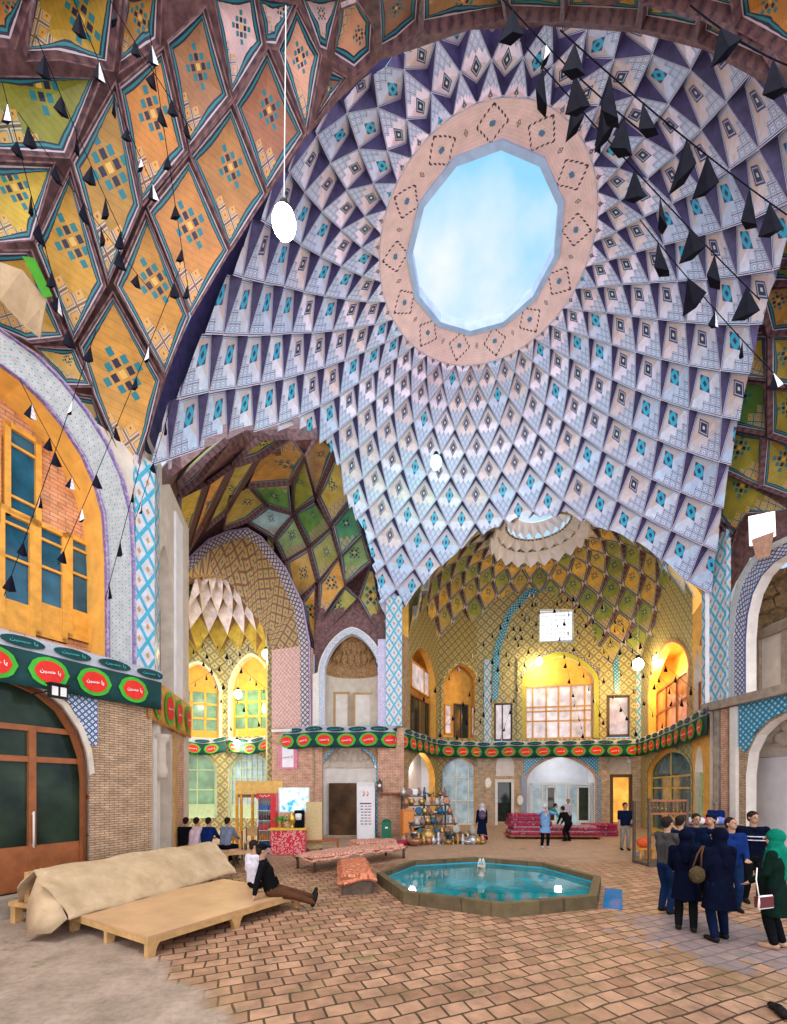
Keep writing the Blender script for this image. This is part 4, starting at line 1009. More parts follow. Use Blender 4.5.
# [1] left cheek with tall upper arch and open loggia
h1 = parch(AW[1], 410, 436, 737, 680, 648); hl1 = parch(AW[1], 408, 435, 838, 778, 752)
wall('wall_back.001', AW[1], (0, AW[1].L, 0, ZT - 1), [h1, hl1], MT['ochre_wall'], .35, MT['plaster_orange'])
shop('trim_35', AW[1], h1, 1.1, MT['plaster_orange']); B_ = AW[1].back(.5)
window(B_, B_.s(409), B_.s(437), h1[0][1], zrow(B_, 422, 700), [.33, .66], 1, MT['wood_brown'], MT['glass_dark'], .09, .1)
window(B_, B_.s(411), B_.s(435), zrow(B_, 422, 694), zrow(B_, 422, 668), 2, 1, MT['wood_orange'], MT['glass_lit'], .08, .12)
shop('trim_36', AW[1], hl1, .9, MT['plaster_white'])
# [2] second cheek
h2 = parch(AW[2], 443, 481, 738, 690, 664); hl2 = parch(AW[2], 443, 480, 826, 775, 757)
wall('wall_back.002', AW[2], (0, AW[2].L, 0, ZT), [h2, hl2], MT['ochre_wall'], .35, MT['plaster_orange'])
shop('trim_37', AW[2], h2, .8, MT['plaster_orange']); B_ = AW[2].back(.75)
window(B_, B_.s(454), B_.s(468), h2[0][1], zrow(B_, 460, 704), 2, 1, MT['wood_dark'], MT['glass_dark'], .1, .06)
for xa in (444.5, 471): window(B_, B_.s(xa), B_.s(xa + 7), h2[0][1] + .3, zrow(B_, 460, 706), 1, [.33, .66], MT['wood_orange'], MT['glass_lit'], .06, .05)
strip('trim_38', AW[2], h2, scale_arch(h2, .18), MT['yellow_wall'], .04)
shop('trim_39', AW[2], hl2, 1.4, MT['plaster_white']); B_ = AW[2].back(.3)
window(B_, B_.s(443), B_.s(480), 0.0, hl2[1][1], 3, [.36, .70], MT['paint_white'], MT['glass_shop'], .1, .06, 0, arched=hl2)
strip('trim_40', AW[2], hl2, scale_arch(hl2, .12), MT['tile_check'], .03)
# [3] back wall
WB = AW[3]
b1 = WB.pl([(494, 742), (512.5, 742), (512.5, 703), (494, 703)]); b3 = WB.pl([(606.5, 738), (630.5, 738), (630.5, 695), (606.5, 695)])
b2 = parch(WB, 525, 594, 739, 684, 656); bl2 = parch(WB, 527, 595, 826, 780, 757)
bd1 = WB.pl([(496, 822), (513, 822), (513, 782), (496, 782)]); bd1 = [(s_, max(z, .05)) for s_, z in bd1]
bn3 = parch(WB, 607, 631, 774, 762, 753); bd3 = [(s_, max(z, .05)) for s_, z in WB.pl([(611, 822), (630.5, 822), (630.5, 777), (611, 777)])]
bsky = WB.pl([(539, 642), (574, 642), (574, 609), (539, 609)])
wall('wall_back.003', WB, (-.1, WB.L + .1, zfl, ZT), [b1, b2, b3, bsky], MT['yellow_wall'], .3, MT['plaster'])
wall('wall_back.004', WB, (-.1, WB.L + .1, 0, zfl), [bl2, bd1, bn3, bd3], MT['brick_pale'], .3, MT['plaster_pale'])
B_ = WB.back(.2)
def win_px(B, xl, xr, yt, yb, *a, **k):
    xm = (xl + xr) / 2; return window(B, B.s(xl), B.s(xr), B.px(xm, yb)[1], B.px(xm, yt)[1], *a, **k)
win_px(B_, 494, 512.5, 703, 741, [.45], 1, MT['wood_dark'], MT['glass_lit'], .12, .08)
win_px(B_, 606.5, 630.5, 695, 737, 1, 1, MT['wood_dark'], glass('pale_violet_window', (.4, .38, .48), .1, .35, (.8, .8, 1)), .16, .08)
NWb = window(B_, b2[0][0], b2[-1][0], b2[0][1], b2[1][1], [.12, .32, .5, .68, .88], [.34, .52, .60], MT['wood_pale'], MT['glass_lit'], .12, .10, 0, arched=None)
mb = MB(); mb.poly([B_.at(a, z, -.02) for a, z in b2[1:-1]], 0, b2[1:-1]); mb.build('trim_41', MT['plaster_orange'], kind='structure')
strip('trim_42', WB, b2, scale_arch(b2, .26), plain('green_gold_arch_trim', (.42, .42, .06), .5), .06)
strip('trim_43', WB, scale_arch(b2, .30), scale_arch(b2, .42), MT['tile_dark'], .05)
window(B_, bsky[0][0], bsky[1][0], bsky[0][1], bsky[2][1], 8, 7, MT['paint_white'], emis('daylit_lattice_window', (.75, .83, 1), 1.1), .08, .03, .0)
strip('trim_44', WB, [WB.px(x, y) for x, y in ((498, 700), (500, 650), (512, 615), (530, 596), (556, 586), (582, 597), (600, 616), (612, 650), (614, 693))], [WB.px(x, y) for x, y in ((492, 700), (494, 650), (507, 611), (527, 590), (556, 578), (585, 591), (605, 612), (618, 650), (620, 693))], MT['tile_blue'], .06)
for xa, xb in ((484, 491), (517, 522), (599, 604), (636, 643)): box_on('trim_45', WB, WB.s(xa), WB.s(xb), zfl, WB.px(xa, 660)[1], 0, .08, MT['tile_lattice'] if xa < 500 or xa > 630 else MT['yellow_wall'])
shop('trim_46', WB, bl2, 2.2, MT['plaster_white']); B_ = WB.back(.9)
# glazed shop front with its open leaf
win_px(B_, 530, 593, 783, 826, [.2, .38, .58, .62], [.98], MT['paint_white'], MT['glass_shop'], .12, .10)
for xa, xb in ((546, 556), (577, 590)): win_px(WB.back(.8), xa, xb, 786, 822, 1, 1, MT['paint_white'], MT['glass_dark'], .1, .05)
strip('trim_47', WB, bl2, scale_arch(bl2, .16), MT['brick_pink'], .05)
ou = scale_arch(bl2, .16)
for side in (0, 1):
    half = ou[1:len(ou) // 2 + 1] if side == 0 else ou[len(ou) // 2:-1]
    corner = (half[0][0] - .05 if side == 0 else half[-1][0] + .05, zfl)
    corner2 = (half[-1][0] if side == 0 else half[0][0], zfl)
    L_ = half + ([corner2, corner] if side == 0 else [corner, corner2])
    mb = MB(); mb.prism([WB.at(a, z, .04) for a, z in L_], -WB.n * .03); mb.ub = [L_[i % len(L_)] for i in range(len(mb.v))]; mb.build('trim_48', MT['tile_blue'], kind='structure')
for xa, xb in ((521, 526.5), (596, 601)): box_on('trim_49', WB, WB.s(xa), WB.s(xb), 0, WB.px(xa, 775)[1], 0, .06, MT['tile_check'])
shop('trim_50', WB, bd1, .7, MT['glass_dark']); shop('trim_51', WB, bd3, .9, MT['glow_orange'])
B_ = WB.back(.05)
for i, (xa, xb, ya) in enumerate(((495, 514, 780), (610, 632, 775))):
    mb = MB(); s0, s1 = WB.s(xa), WB.s(xb); z1 = WB.px((xa + xb) / 2, ya)[1]
    for a, b, c, d in ((s0, s0 + .16, 0, z1), (s1 - .16, s1, 0, z1), (s0, s1, z1 - .14, z1 + .04)): slab(mb, WB, a, b, c, d, -.1, .06)
    mb.build('door_%d' % (4 + i), MT['paint_white'] if i == 0 else MT['wood_dark'], kind='structure')
niche('trim_52', WB, bn3, .3, MT['plaster'], None, 7)
n1 = parch(WB, 496, 514, 776, 764, 755); niche('trim_53', WB.back(-.34), n1, .02, MT['plaster_pale'], None, 7)
# [4],[5] right side of the far bay
h5 = parch(AW[4], 649, 689, 729, 680, 642); hl5 = parch(AW[4], 648, 692, 838, 772, 748)
wall('wall_back.006', AW[4], (0, AW[4].L, 0, ZT - 1.2), [h5, hl5], MT['yellow_wall'], .35, MT['plaster_orange'])
shop('trim_54', AW[4], h5, 1.2, MT['plaster_orange']); B_ = AW[4].back(.4)
window(B_, B_.s(649), B_.s(689), h5[0][1], zrow(B_, 669, 683), [.25, .5, .75], [.5], MT['wood_brown'], MT['glass_red'], .12, .12)
strip('trim_55', AW[4], h5, scale_arch(h5, .16), MT['brick_orange'], .05)
B_ = AW[4].back(.2)
window(B_, hl5[0][0], hl5[-1][0], 0.02, hl5[1][1], 2, [.30, .55, .68], plain('ochre_yellow_paint', (.62, .44, .10), .5), glass('petrol_blue_glass', (.02, .14, .2), .08), .16, .08, 0, arched=hl5)
strip('trim_56', AW[4], hl5, scale_arch(hl5, .14), MT['yellow_wall'], .05)
h6 = parch(AW[5], 694, 701, 727, 680, 650); hl6 = parch(AW[5], 695, 703, 838, 772, 745)
wall('wall_back.007', AW[5], (0, AW[5].L, 0, HC + 7), [h6, hl6], MT['plaster_orange'], .3, MT['plaster'])
window(AW[5].back(.2), h6[0][0], h6[-1][0], h6[0][1], h6[1][1], 2, 2, MT['wood_brown'], MT['glass_red'], .1, .08)
window(AW[5].back(.2), hl6[0][0], hl6[-1][0], .02, hl6[1][1], 2, [.4, .7], MT['paint_green'], MT['glass_green'], .1, .08)
# ---------------------------------------------------------------- right pier and right wall
WP = Wall((10.95, 15.35), (11.45, 14.85))
box_on('trim_57', WP, WP.s(706), WP.s(712), zfl, WP.px(712, 560)[1], 0, .15, MT['plaster_white'])
W8 = Wall((11.2, 15.2), (11.35, 12.2))
n8 = parch(W8, 746, 850, 703, 620, 553); l8 = parch(W8, 746, 850, 846, 775, 715)
W8e = W8.s(846)
def pxp(pts): return W8.pl(pts)
z8 = W8.px(715, 703)[1]
r8 = [(W8.s(746), z8)] + pxp([(746, 640), (748, 615), (753, 594), (762, 576), (774, 563), (790, 553), (810, 547)]) + [(W8.s(900), W8.px(810, 547)[1]), (W8.s(900), z8)]
q8 = [(W8.s(746), 0.0)] + pxp([(746, 775), (749, 752), (757, 735), (770, 722), (790, 712), (812, 708)]) + [(W8.s(900), W8.px(812, 708)[1]), (W8.s(900), 0)]
top8 = pxp([(728, 600), (736, 582), (747, 566), (761, 553), (776, 545), (790, 541), (812, 535)])
wall('wall_right.001', W8, [(W8.s(716), z8), (W8.s(920), z8), (W8.s(920), top8[-1][1])] + top8[::-1] + [(W8.s(716), W8.px(716, 600)[1])], [r8], MT['plaster_pale'], .35)
wall('wall_right.002', W8, (W8.s(713), W8.s(920), 0, z8), [q8], MT['brick'], .35, MT['plaster_pale'])
bi = r8[:-2]; bo = [(W8.s(736), z8)] + pxp([(736, 640), (738, 608), (745, 583), (755, 566), (769, 553), (788, 543), (810, 537)])
strip('trim_58', W8, bi, bo, lattice('navy_diamond_border_tile', (.66, .66, .70), (.05, .07, .2), .16, .34, (.3, .5, .6), .35), .06)
bo2 = [(W8.s(731), z8)] + pxp([(731, 640), (733, 605), (741, 578), (752, 560), (767, 547), (788, 537), (810, 531)])
strip('trim_59', W8, bo, bo2, MT['tile_band'], .09)
box_on('trim_60', W8, W8.s(706), W8.s(731), z8, W8.px(716, 540)[1], 0, .16, MT['tile_lattice'])
# back of the upper niche: carved hood above, plain panels below
W8b = W8.back(1.6)
wall('wall_right.003', W8b, (W8b.s(735), W8b.s(900), z8 - .2, z8 + 2.6), [], MT['plaster_pale'], .2)
nb = arch(W8b.s(730), W8b.s(905), z8 + 2.4, z8 + 2.5, W8.px(810, 545)[1]); niche('trim_61', W8b.back(-1.5), nb, 1.4, MT['plaster_grey'], plain('umber_carved_plaster', (.30, .21, .11), .75, .4, 7, bump=.5), 11, 4)
for xa, xb in ((746, 752), (757, 762), (784, 800)): box_on('trim_62', W8b, W8b.s(xa), W8b.s(xb), z8 - .2, z8 + 2.2, 0, .1, MT['plaster_grey'])
box_on('trim_63', W8b, W8b.s(735), W8b.s(900), z8 + 2.2, z8 + 2.5, 0, .2, MT['plaster_grey'])
box_on('trim_64', W8, W8.s(708), W8.s(920), z8 - .28, z8, -.3, .28, plain('stone_cornice', (.33, .26, .20), .8, .25, 5, bump=.4))
# lower niche: white wall with stalactite plaster over it, turquoise spandrel
W8c = W8.back(1.1)
wall('wall_right.004', W8c, (W8c.s(730), W8c.s(900), 0, 3.3), [], MT['plaster_white'], .2)
nb = arch(W8c.s(728), W8c.s(900), 3.15, 3.25, W8.px(810, 708)[1]); niche('trim_65', W8c.back(-1.0), nb, .95, MT['plaster'], MT['plaster'], 9, 3)
L_ = [W8.px(740, 716), W8.px(740, 748)] + q8[1:-2] + [(q8[-3][0], z8 - .25), (W8.s(740), z8 - .25)]
L_ = [(W8.s(740), z8 - .28), (W8.s(740), W8.px(740, 746)[1]), W8.px(745.5, 752)] + [W8.px(x, y) for x, y in ((748, 750), (756, 733), (769, 720), (789, 710), (811, 706))] + [(W8.s(811), z8 - .28)]
mb = MB(); mb.prism([W8.at(a, z, .05) for a, z in L_], -W8.n * .04); mb.ub = [L_[i % len(L_)] for i in range(len(mb.v))]; mb.build('trim_66', MT['tile_blue'], kind='structure')
for xa, xb, m in ((717, 722, 'plaster_grey'), (724, 729, 'brick_pink'), (733, 739, 'plaster_pale')): box_on('trim_67', W8, W8.s(xa), W8.s(xb), 0, z8 - .3, 0, .12, MT[m])
# skylight in the right vault
mb = MB(); q = [DS.at(x, y, .985) for x, y in ((751, 516), (775, 511), (776, 536), (752, 546))]; mb.prism(q, (0, .1, .05)); mb.build('window_90', emis('daylit_skylight', (1, .97, .95), .9), kind='structure')
# ledge that carries the upper storey around the left and far bays
ring = [W3.at(W3.s(274), 0), V(-3.75, 19.95, 0)] + A_WALL
for a, b in zip(ring, ring[1:]):
    w = Wall(a, b); box_on('trim_68', w, -.05, w.L + .05, zfl - .12, zfl, -.05, .16, MT['plaster_pale'])
for w in (W4, W5): box_on('trim_69', w, -.05, w.L + .05, zfl - .12, zfl, -.05, .16, MT['plaster_pale'])
# ================================================================ pool
PC_, PR = V(2.2, 10.2, 0), 2.62
pool = thing('fountain_pool', 'raised octagonal pool of turquoise water in the middle of the brick court', 'pool', PC_)
PA0 = math.radians(-5)
def octo(r, z): return [V(r * math.cos(PA0 + PI / 4 * k), r * math.sin(PA0 + PI / 4 * k), z) for k in range(8)]
mb = MB(); R = [octo(PR, 0), octo(PR, .25), octo(PR - .17, .25), octo(PR - .17, -.0)]
ids = [[mb.vert(p) for p in r] for r in R]; mb.skin(ids, 0, False, False)
part(mb, 'rim', brick('pool_rim_stone', (.10, .075, .04), (.13, .10, .05), (.06, .045, .025), .9, .4, .008, .6, uv=None), pool)
mb = MB(); R = [octo(PR - .168, .24), octo(PR - .172, .015)]; ids = [[mb.vert(p) for p in r] for r in R]; mb.skin(ids, 0, False, False); mb.face(ids[1])
part(mb, 'basin', plain('turquoise_painted_basin', (.02, .40, .62), .5, .12, 3), pool)
g = NG('pool_water', .02, .6); wv = g.noise(g.pos(), 3.5, 3); g.bump(wv, .06, .03)
g.bsdf.inputs['Transmission Weight'].default_value = .0
cw = g.ramp(g.noise(g.pos(), .9, 3), [(.35, (.005, .13, .15)), (.65, (.012, .27, .34))])
mb = MB(); mb.face([mb.vert(p) for p in octo(PR - .175, .11)])
part(mb, 'water', g.col(cw), pool)
mb = MB(); mb.lathe([(.16, .02), (.10, .10), (.05, .2), (.05, .3), (.12, .34), (.10, .37)], (0, .55, 0), 12); part(mb, 'fountain_nozzle', MT['plaster_grey'], pool)
mb = MB()
for k in range(4):
    a = 2 * PI * k / 4 + .4; mb.tube([V(.015 * math.cos(a), .55 + .015 * math.sin(a), .36), V(.03 * math.cos(a), .55 + .03 * math.sin(a), .52), V(.06 * math.cos(a), .55 + .06 * math.sin(a), .54), V(.1 * math.cos(a), .55 + .1 * math.sin(a), .42), V(.12 * math.cos(a), .55 + .12 * math.sin(a), .2)], .006, 5)
part(mb, 'water_jet', plain('white_water_spray', (.85, .92, .95), .15, .05), pool)
mb = MB()   # little corner basin
mb.box((.0, .0, .012), (.34, 1.75, .02)); bz = mb.build('water_channel', plain('blue_channel_water', (.02, .17, .42), .06, .1)); bz.location = (4.57, 8.95, 0); bz.rotation_euler = (0, 0, -.483)
tag(bz, 'small flat strip of blue water beside the right edge of the octagonal pool', 'channel')

# ================================================================ low wooden platform and the canvas-covered bench behind it
M_PLY = plain('platform_plywood', (.48, .29, .15), .5, .14, 2)
u, w_ = V(.51, .860, 0), V(-.860, .51, 0); pa = V(-3.3, 5.78, 0); rz = math.atan2(u.y, u.x)
plat = thing('wooden_platform', 'low wooden sitting platform with plain plank top, two men seated at its far end', 'platform', pa, rz)
PLN, PWD = 2.95, 2.25
mb = MB(); mb.box((PLN / 2, PWD / 2, .285), (PLN, PWD, .03)); part(mb, 'deck', M_PLY, plat)
mb = MB()
for y in (.03, PWD - .03): mb.box((PLN / 2, y, .225), (PLN, .05, .09))
for x in (.03, PLN - .03): mb.box((x, PWD / 2, .225), (.05, PWD - .1, .09))
part(mb, 'apron', MT['wood_pale'], plat)
for x, y in ((.06, .06), (PLN - .06, .06), (.06, PWD - .06), (PLN - .06, PWD - .06), (.06, PWD / 2), (PLN / 2, .06)):
    mb = MB(); mb.prism([V(x - .05, y - .04, 0), V(x + .05, y - .04, 0), V(x + .07, y - .04, .10), V(x + .12, y - .04, .18), V(x - .12 if x > .5 else x - .05, y - .04, .18), V(x - .07 if x > .5 else x - .05, y - .04, .10)], V(0, .09, 0)); part(mb, 'leg', MT['wood_pale'], plat)
# canvas
M_CAN = NG('canvas', .85, .1); nf = M_CAN.noise(M_CAN.pos(), 3, 6, .65); nf2 = M_CAN.noise(M_CAN.pos(), 24, 3); M_CAN.bump(nf, .5, .05)
stain = M_CAN.ramp(M_CAN.noise(M_CAN.pos(), 1.6, 6, .7), [(.55, (0, 0, 0)), (.62, (1, 1, 1))])
M_CANVAS = M_CAN.col(M_CAN.mix(M_CAN.m('MULTIPLY', stain, .3), M_CAN.ramp(nf, [(.3, (.40, .28, .16)), (.7, (.55, .41, .26))]), (.36, .26, .16)))
cv = thing('canvas_cover', 'sandy canvas tarpaulin draped in a long ridge over a bench behind the low wooden platform', 'tarpaulin', (0, 0, 0))
fa, fb = V(-4.95, 6.55, .31), V(-3.72, 10.15, .31)        # front hem along the platform
ra, rb = V(-5.72, 7.05, 1.02), V(-4.62, 10.7, .96)
ba, bb = V(-6.55, 7.45, .12), V(-5.6, 11.1, .12)
mb = MB(); n, m_ = 26, 22; gr = []
for i in range(n + 1):
    t = i / n; row = []
    f0, r0_, b0 = fa.lerp(fb, t), ra.lerp(rb, t), ba.lerp(bb, t)
    for j in range(m_ + 1):
        s = j / m_
        if s < .55: q = s / .55; p = f0.lerp(r0_, q) + V(0, 0, .10 * math.sin(q * PI) ** 1.2)
        else: q = (s - .55) / .45; p = r0_.lerp(b0, q) + V(0, 0, .10 * math.sin(q * PI))
        p += V(0, 0, .018 * math.sin(t * 23 + s * 9) + .02 * math.sin(t * 9 - s * 17) - .03 * math.exp(-((s - .05) / .05) ** 2) * math.sin(t * 31))
        p += V(.02 * math.sin(s * 31 + t * 7), -.25 * (1 - t) ** 6 * math.sin(s * PI) + .06 * math.sin(s * 14) * (1 - t) ** 4 + .12 * t ** 8 * math.sin(s * PI), 0)
        row.append(p)
    gr.append(row)
ia = [[mb.vert(p) for p in r] for r in gr]; ib = [[mb.vert(p - V(0, 0, .025)) for p in r] for r in gr]
for i in range(n):
    for j in range(m_):
        mb.face((ia[i][j], ia[i + 1][j], ia[i + 1][j + 1], ia[i][j + 1]), 0, True); mb.face((ib[i][j], ib[i][j + 1], ib[i + 1][j + 1], ib[i + 1][j]), 0, True)
for i in range(n):
    for j in (0, m_): mb.face((ia[i][j], ia[i + 1][j], ib[i + 1][j], ib[i][j]) if j else (ia[i + 1][j], ia[i][j], ib[i][j], ib[i + 1][j]), 0, False)
for j in range(m_):
    for i in (0, n): mb.face((ia[i][j], ia[i][j + 1], ib[i][j + 1], ib[i][j]), 0, False)
part(mb, 'canvas', M_CANVAS, cv)
mb = MB()       # loose flap folded at the near end
fl = [V(-4.95, 6.5, .31), V(-5.05, 6.33, .16), V(-5.5, 6.42, .10), V(-5.75, 6.75, .5), V(-5.74, 6.98, 1.0), V(-5.35, 6.72, .75)]
c0 = sum(fl, Vector()) / 6 + V(.05, -.08, 0); ci = mb.vert(c0); ii = [mb.vert(p) for p in fl]
for k in range(6): mb.face((ci, ii[k], ii[(k + 1) % 6]), 0, True)
c1 = mb.vert(c0 + V(0, .04, 0)); jj = [mb.vert(p + V(0, .03, 0)) for p in fl]
for k in range(6): mb.face((c1, jj[(k + 1) % 6], jj[k]), 0, True)
for k in range(6): mb.face((ii[k], jj[k], jj[(k + 1) % 6], ii[(k + 1) % 6]))
part(mb, 'folded_flap', M_CANVAS, cv)
mb = MB()
for t in (.25, .55, .8):
    for s in np.linspace(.1, .5, 6): pass
bn = thing('wooden_bench', 'wooden bench end with stubby legs showing beneath the canvas cover by the wall', 'bench', (-6.02, 7.35, 0), math.atan2(3.6, 1.2))
mb = MB(); mb.box((1.75, 0, .33), (3.9, 1.0, .08)); part(mb, 'seat', MT['wood_pale'], bn)
mb = MB(); mb.box((1.75, .12, .62), (3.8, .12, .52)); part(mb, 'backrest', MT['wood_pale'], bn)
for x, y in ((-.12, -.42), (-.12, .42), (3.6, -.42), (3.6, .42)):
    mb = MB(); mb.box((x, y, .145), (.12, .12, .29)); part(mb, 'leg', MT['wood_pale'], bn)

# ================================================================ banners
def text_mesh(body, bold=.0):
    c = bpy.data.curves.new('lettering', 'FONT'); c.body = body; c.resolution_u = 2; c.offset = bold; c.align_x = 'CENTER'; c.align_y = 'CENTER'
    ob = bpy.data.objects.new('lettering', c); COL.objects.link(ob); bpy.context.view_layer.update()
    me = bpy.data.meshes.new_from_object(ob.evaluated_get(bpy.context.evaluated_depsgraph_get()))
    vs = [v.co.copy() for v in me.vertices]; fs = [tuple(p.vertices) for p in me.polygons]
    bpy.data.objects.remove(ob); bpy.data.meshes.remove(me)
    x0, x1 = min(v.x for v in vs), max(v.x for v in vs); y0, y1 = min(v.y for v in vs), max(v.y for v in vs)
    return [((v.x - (x0 + x1) / 2) / (x1 - x0), (v.y - (y0 + y1) / 2) / (x1 - x0)) for v in vs], fs
PRAYER = text_mesh('\ufee6\ufbff\ufeb4\ufea3 \ufe8e\ufbfe', .02)
M_BAN, M_BANS, M_GRN, M_RED, M_WHT, M_TEAL = plain('dark_green_banner_cloth', (.006, .05, .05), .7, .3, 3), plain('grey_banner_border', (.40, .42, .46), .7, .15, 9), plain('medallion_green', (.06, .42, .03), .7, .1), plain('medallion_red', (.70, .03, .02), .7, .1), plain('banner_script_white', (.85, .80, .78), .7, .05), plain('banner_script_teal', (.05, .38, .40), .7, .1)
def banner(label, path, ztop, h, pitch, mw, sag=.0, cloth=None, green=None, red=None, group=None, inward=None, strip_h=.28):
    """hanging cloth along a plan path, with a row of ringed medallions of script and a cartouche border"""
    pts = [Vector((p[0], p[1], 0)) for p in path]; L = [0]
    for a, b in zip(pts, pts[1:]): L.append(L[-1] + (b - a).length)
    tot = L[-1]
    def at(s, v, o=0.0):
        s = min(max(s, 0), tot - 1e-4); i = max(k for k in range(len(L) - 1) if L[k] <= s + 1e-9); t = (s - L[i]) / (L[i + 1] - L[i])
        d = (pts[i + 1] - pts[i]).normalized(); n = Vector((-d.y, d.x, 0)); c = V(1.5, 8, 0)
        if n.dot(c - pts[i]) < 0: n = -n
        sg = sag * math.sin(PI * ((s / 2.4) % 1.0)) ; rip = .03 * math.sin(s * 4.1) * (1 - v)
        p = pts[i].lerp(pts[i + 1], t) + n * (o + rip + .05)
        return V(p.x, p.y, ztop - sg - (1 - v) * h)
    N = max(8, int(tot / .09)); mb = MB(); rows = []
    for i in range(N + 1): rows.append(([mb.vert(at(tot * i / N, v)) for v in (0, .25, .5, 1 - strip_h, 1)], [mb.vert(at(tot * i / N, v, -.02)) for v in (0, .25, .5, 1 - strip_h, 1)]))
    for (a, a2), (b, b2) in zip(rows, rows[1:]):
        for k in range(4): mb.face((a[k], b[k], b[k + 1], a[k + 1]), 1 if k == 3 else 0, True); mb.face((a2[k], a2[k + 1], b2[k + 1], b2[k]), 0, True)
        mb.face((a[0], a2[0], b2[0], b[0])); mb.face((a[4], b[4], b2[4], a2[4]))
    ob = thing('banner', label, 'banner', (0, 0, 0), 0, group)
    part(mb, 'cloth', [cloth or M_BAN, M_BANS if not cloth else cloth], ob)
    me_ = MB(); le = MB(); k0 = int((tot - mw) / pitch); off = (tot - k0 * pitch) / 2; flip = 1
    a, b = at(0, .5), at(tot, .5)
    if a.x / a.y > b.x / b.y: flip = -1
    for k in range(k0 + 1):
        s0 = off + k * pitch; vc = (1 - strip_h) / 2
        for r, m, o in ((1, 0, .04), (.74, 1, .055)):
            ids = [me_.vert(at(s0 + mw / 2 * r * math.cos(t) * (1 + .04 * math.cos(8 * t)), vc + (.5 - strip_h / 2) * .86 * r * math.sin(t), o)) for t in np.linspace(0, 2 * PI, 21)[:-1]]
            ci = me_.vert(at(s0, vc, o))
            for q in range(20): me_.face((ci, ids[q], ids[(q + 1) % 20]), m)
        if strip_h:
            ids = [me_.vert(at(s0 + pitch / 2 + pitch * .42 * math.cos(t), 1 - strip_h / 2 + strip_h * .40 * math.sin(t), .04)) for t in np.linspace(0, 2 * PI, 17)[:-1]]
            ci = me_.vert(at(s0 + pitch / 2, 1 - strip_h / 2, .04))
            for q in range(16): me_.face((ci, ids[q], ids[(q + 1) % 16]), 2)
        for (cx_, cv_, wid, m) in (((s0, vc, mw * .52, 0), (s0 + pitch / 2, 1 - strip_h / 2, pitch * .52, 1)) if strip_h else ((s0, vc, mw * .5, 0),)):
            base = len(le.v)
            for x, y in PRAYER[0]:
                yy = y * (1.0 if m == 0 else .62); le.vert(at(cx_ + x * wid * flip, cv_ + yy * wid / h, .07))
            for f in PRAYER[1]: le.face([base + q for q in f], m)
    part(me_, 'medallions', [green or M_GRN, red or M_RED, M_BAN], ob)
    part(le, 'lettering', [M_WHT, M_TEAL], ob)
    return ob
def XY(px_, d): return ((px_ - CX) / F * d, d)
w1a, w1b = W1.at(-2.0, 0, .14), W1.at(s_end + .12, 0, .14)
banner('dark green banner with large red medallions above the wooden shop front', [w1a, w1b], 5.10, .92, .82, .66)
banner('long green mourning banner with red medallions running round the far bay', [XY(276, 20.55), XY(312, 19.6), XY(393, 19.5), XY(409, 20.8), XY(437, 25.1), XY(480, 26.35), XY(560, 25.6), XY(637, 24.85), XY(660, 21.2), XY(688, 17.15), XY(709, 14.85)], 5.14, .98, 1.0, .84, .04)
banner('slack green banner over the pale green window in the left recess', [XY(178, 22.9), XY(226, 23.7)], 5.16, .85, .9, .75, .22)
banner('slack green banner over the barred window in the left recess', [XY(229, 23.75), XY(272, 23.2)], 5.2, .85, .9, .75, .22)
banner('orange banner with red and green motifs on the corner of the left pier', [W2.at(.12, 0, .12), W2.at(W2.L - .3, 0, .12)], 5.0, 1.05, 1.0, .8, 0, plain('orange_banner_cloth', (.62, .30, .06), .7, .2, 4), M_GRN, M_RED, None, None, 0)
b_ = MB(); wp = W3; s0, s1 = wp.s(279), wp.s(298); z0, z1 = wp.px(288, 769)[1], wp.px(288, 745)[1]
slab(b_, wp, s0, s1, z0, z1, .02, .05); hb = thing('wall_hanging', 'pink and white hanging with dark script under the long green banner', 'banner')
part(b_, 'cloth', plain('pink_hanging_cloth', (.62, .22, .30), .7, .2), hb)
mb = MB(); slab(mb, wp, s0 + .2, s1 - .2, z0 + .08, z1 - .08, .05, .06); part(mb, 'panel', MT['plaster_white'], hb)
mb = MB()
for x, y in PRAYER[0]: mb.vert(wp.at((s0 + s1) / 2 + x * .5, (z0 + z1) / 2 + y * .5, .07))
for f in PRAYER[1]: mb.face(f)
part(mb, 'lettering', plain('crimson_script', (.5, .05, .12), .7), hb)

# ================================================================ lamps
def point(name, loc, e, c, r=.15, parent=None):
    l = bpy.data.lights.new(name, 'POINT'); l.energy = e; l.color = c; l.shadow_soft_size = r
    ob = bpy.data.objects.new(name, l); COL.objects.link(ob); ob.location = loc
    if parent: ob.parent = parent
    return ob
LAMPK = 1.0
def bulb(label, loc, r, mat, e, c, wire_top=None, group=None, name='pendant_lamp'):
    t = thing(name, label, 'lamp', loc, 0, group)
    mb = MB(); mb.lathe([(.001, -r * 1.25), (r * .55, -r * 1.05), (r * .92, -r * .5), (r, 0), (r * .85, r * .55), (r * .4, r * 1.0)], (0, 0, 0), 14); part(mb, 'bulb', mat, t)
    mb = MB(); mb.lathe([(r * .42, r * .95), (r * .42, r * 1.5), (r * .3, r * 1.7), (r * .1, r * 1.75)], (0, 0, 0), 10); part(mb, 'socket', MT['black_metal'], t)
    if wire_top is not None: mb = MB(); mb.tube([V(0, 0, r * 1.7), Vector(wire_top) - Vector(loc)], .008, 6); part(mb, 'wire', MT['paint_white'], t)
    if e: point('lamp_light', (0, 0, -r * 1.4), e * LAMPK, c, r, t)
    return t
pl = P(284, 222, 6.2)
bulb('large glaring bulb hanging on a long wire before the dome', pl, .17, MT['lamp_white'], 160, (1, .92, .82), P(286, 6, 6.6))
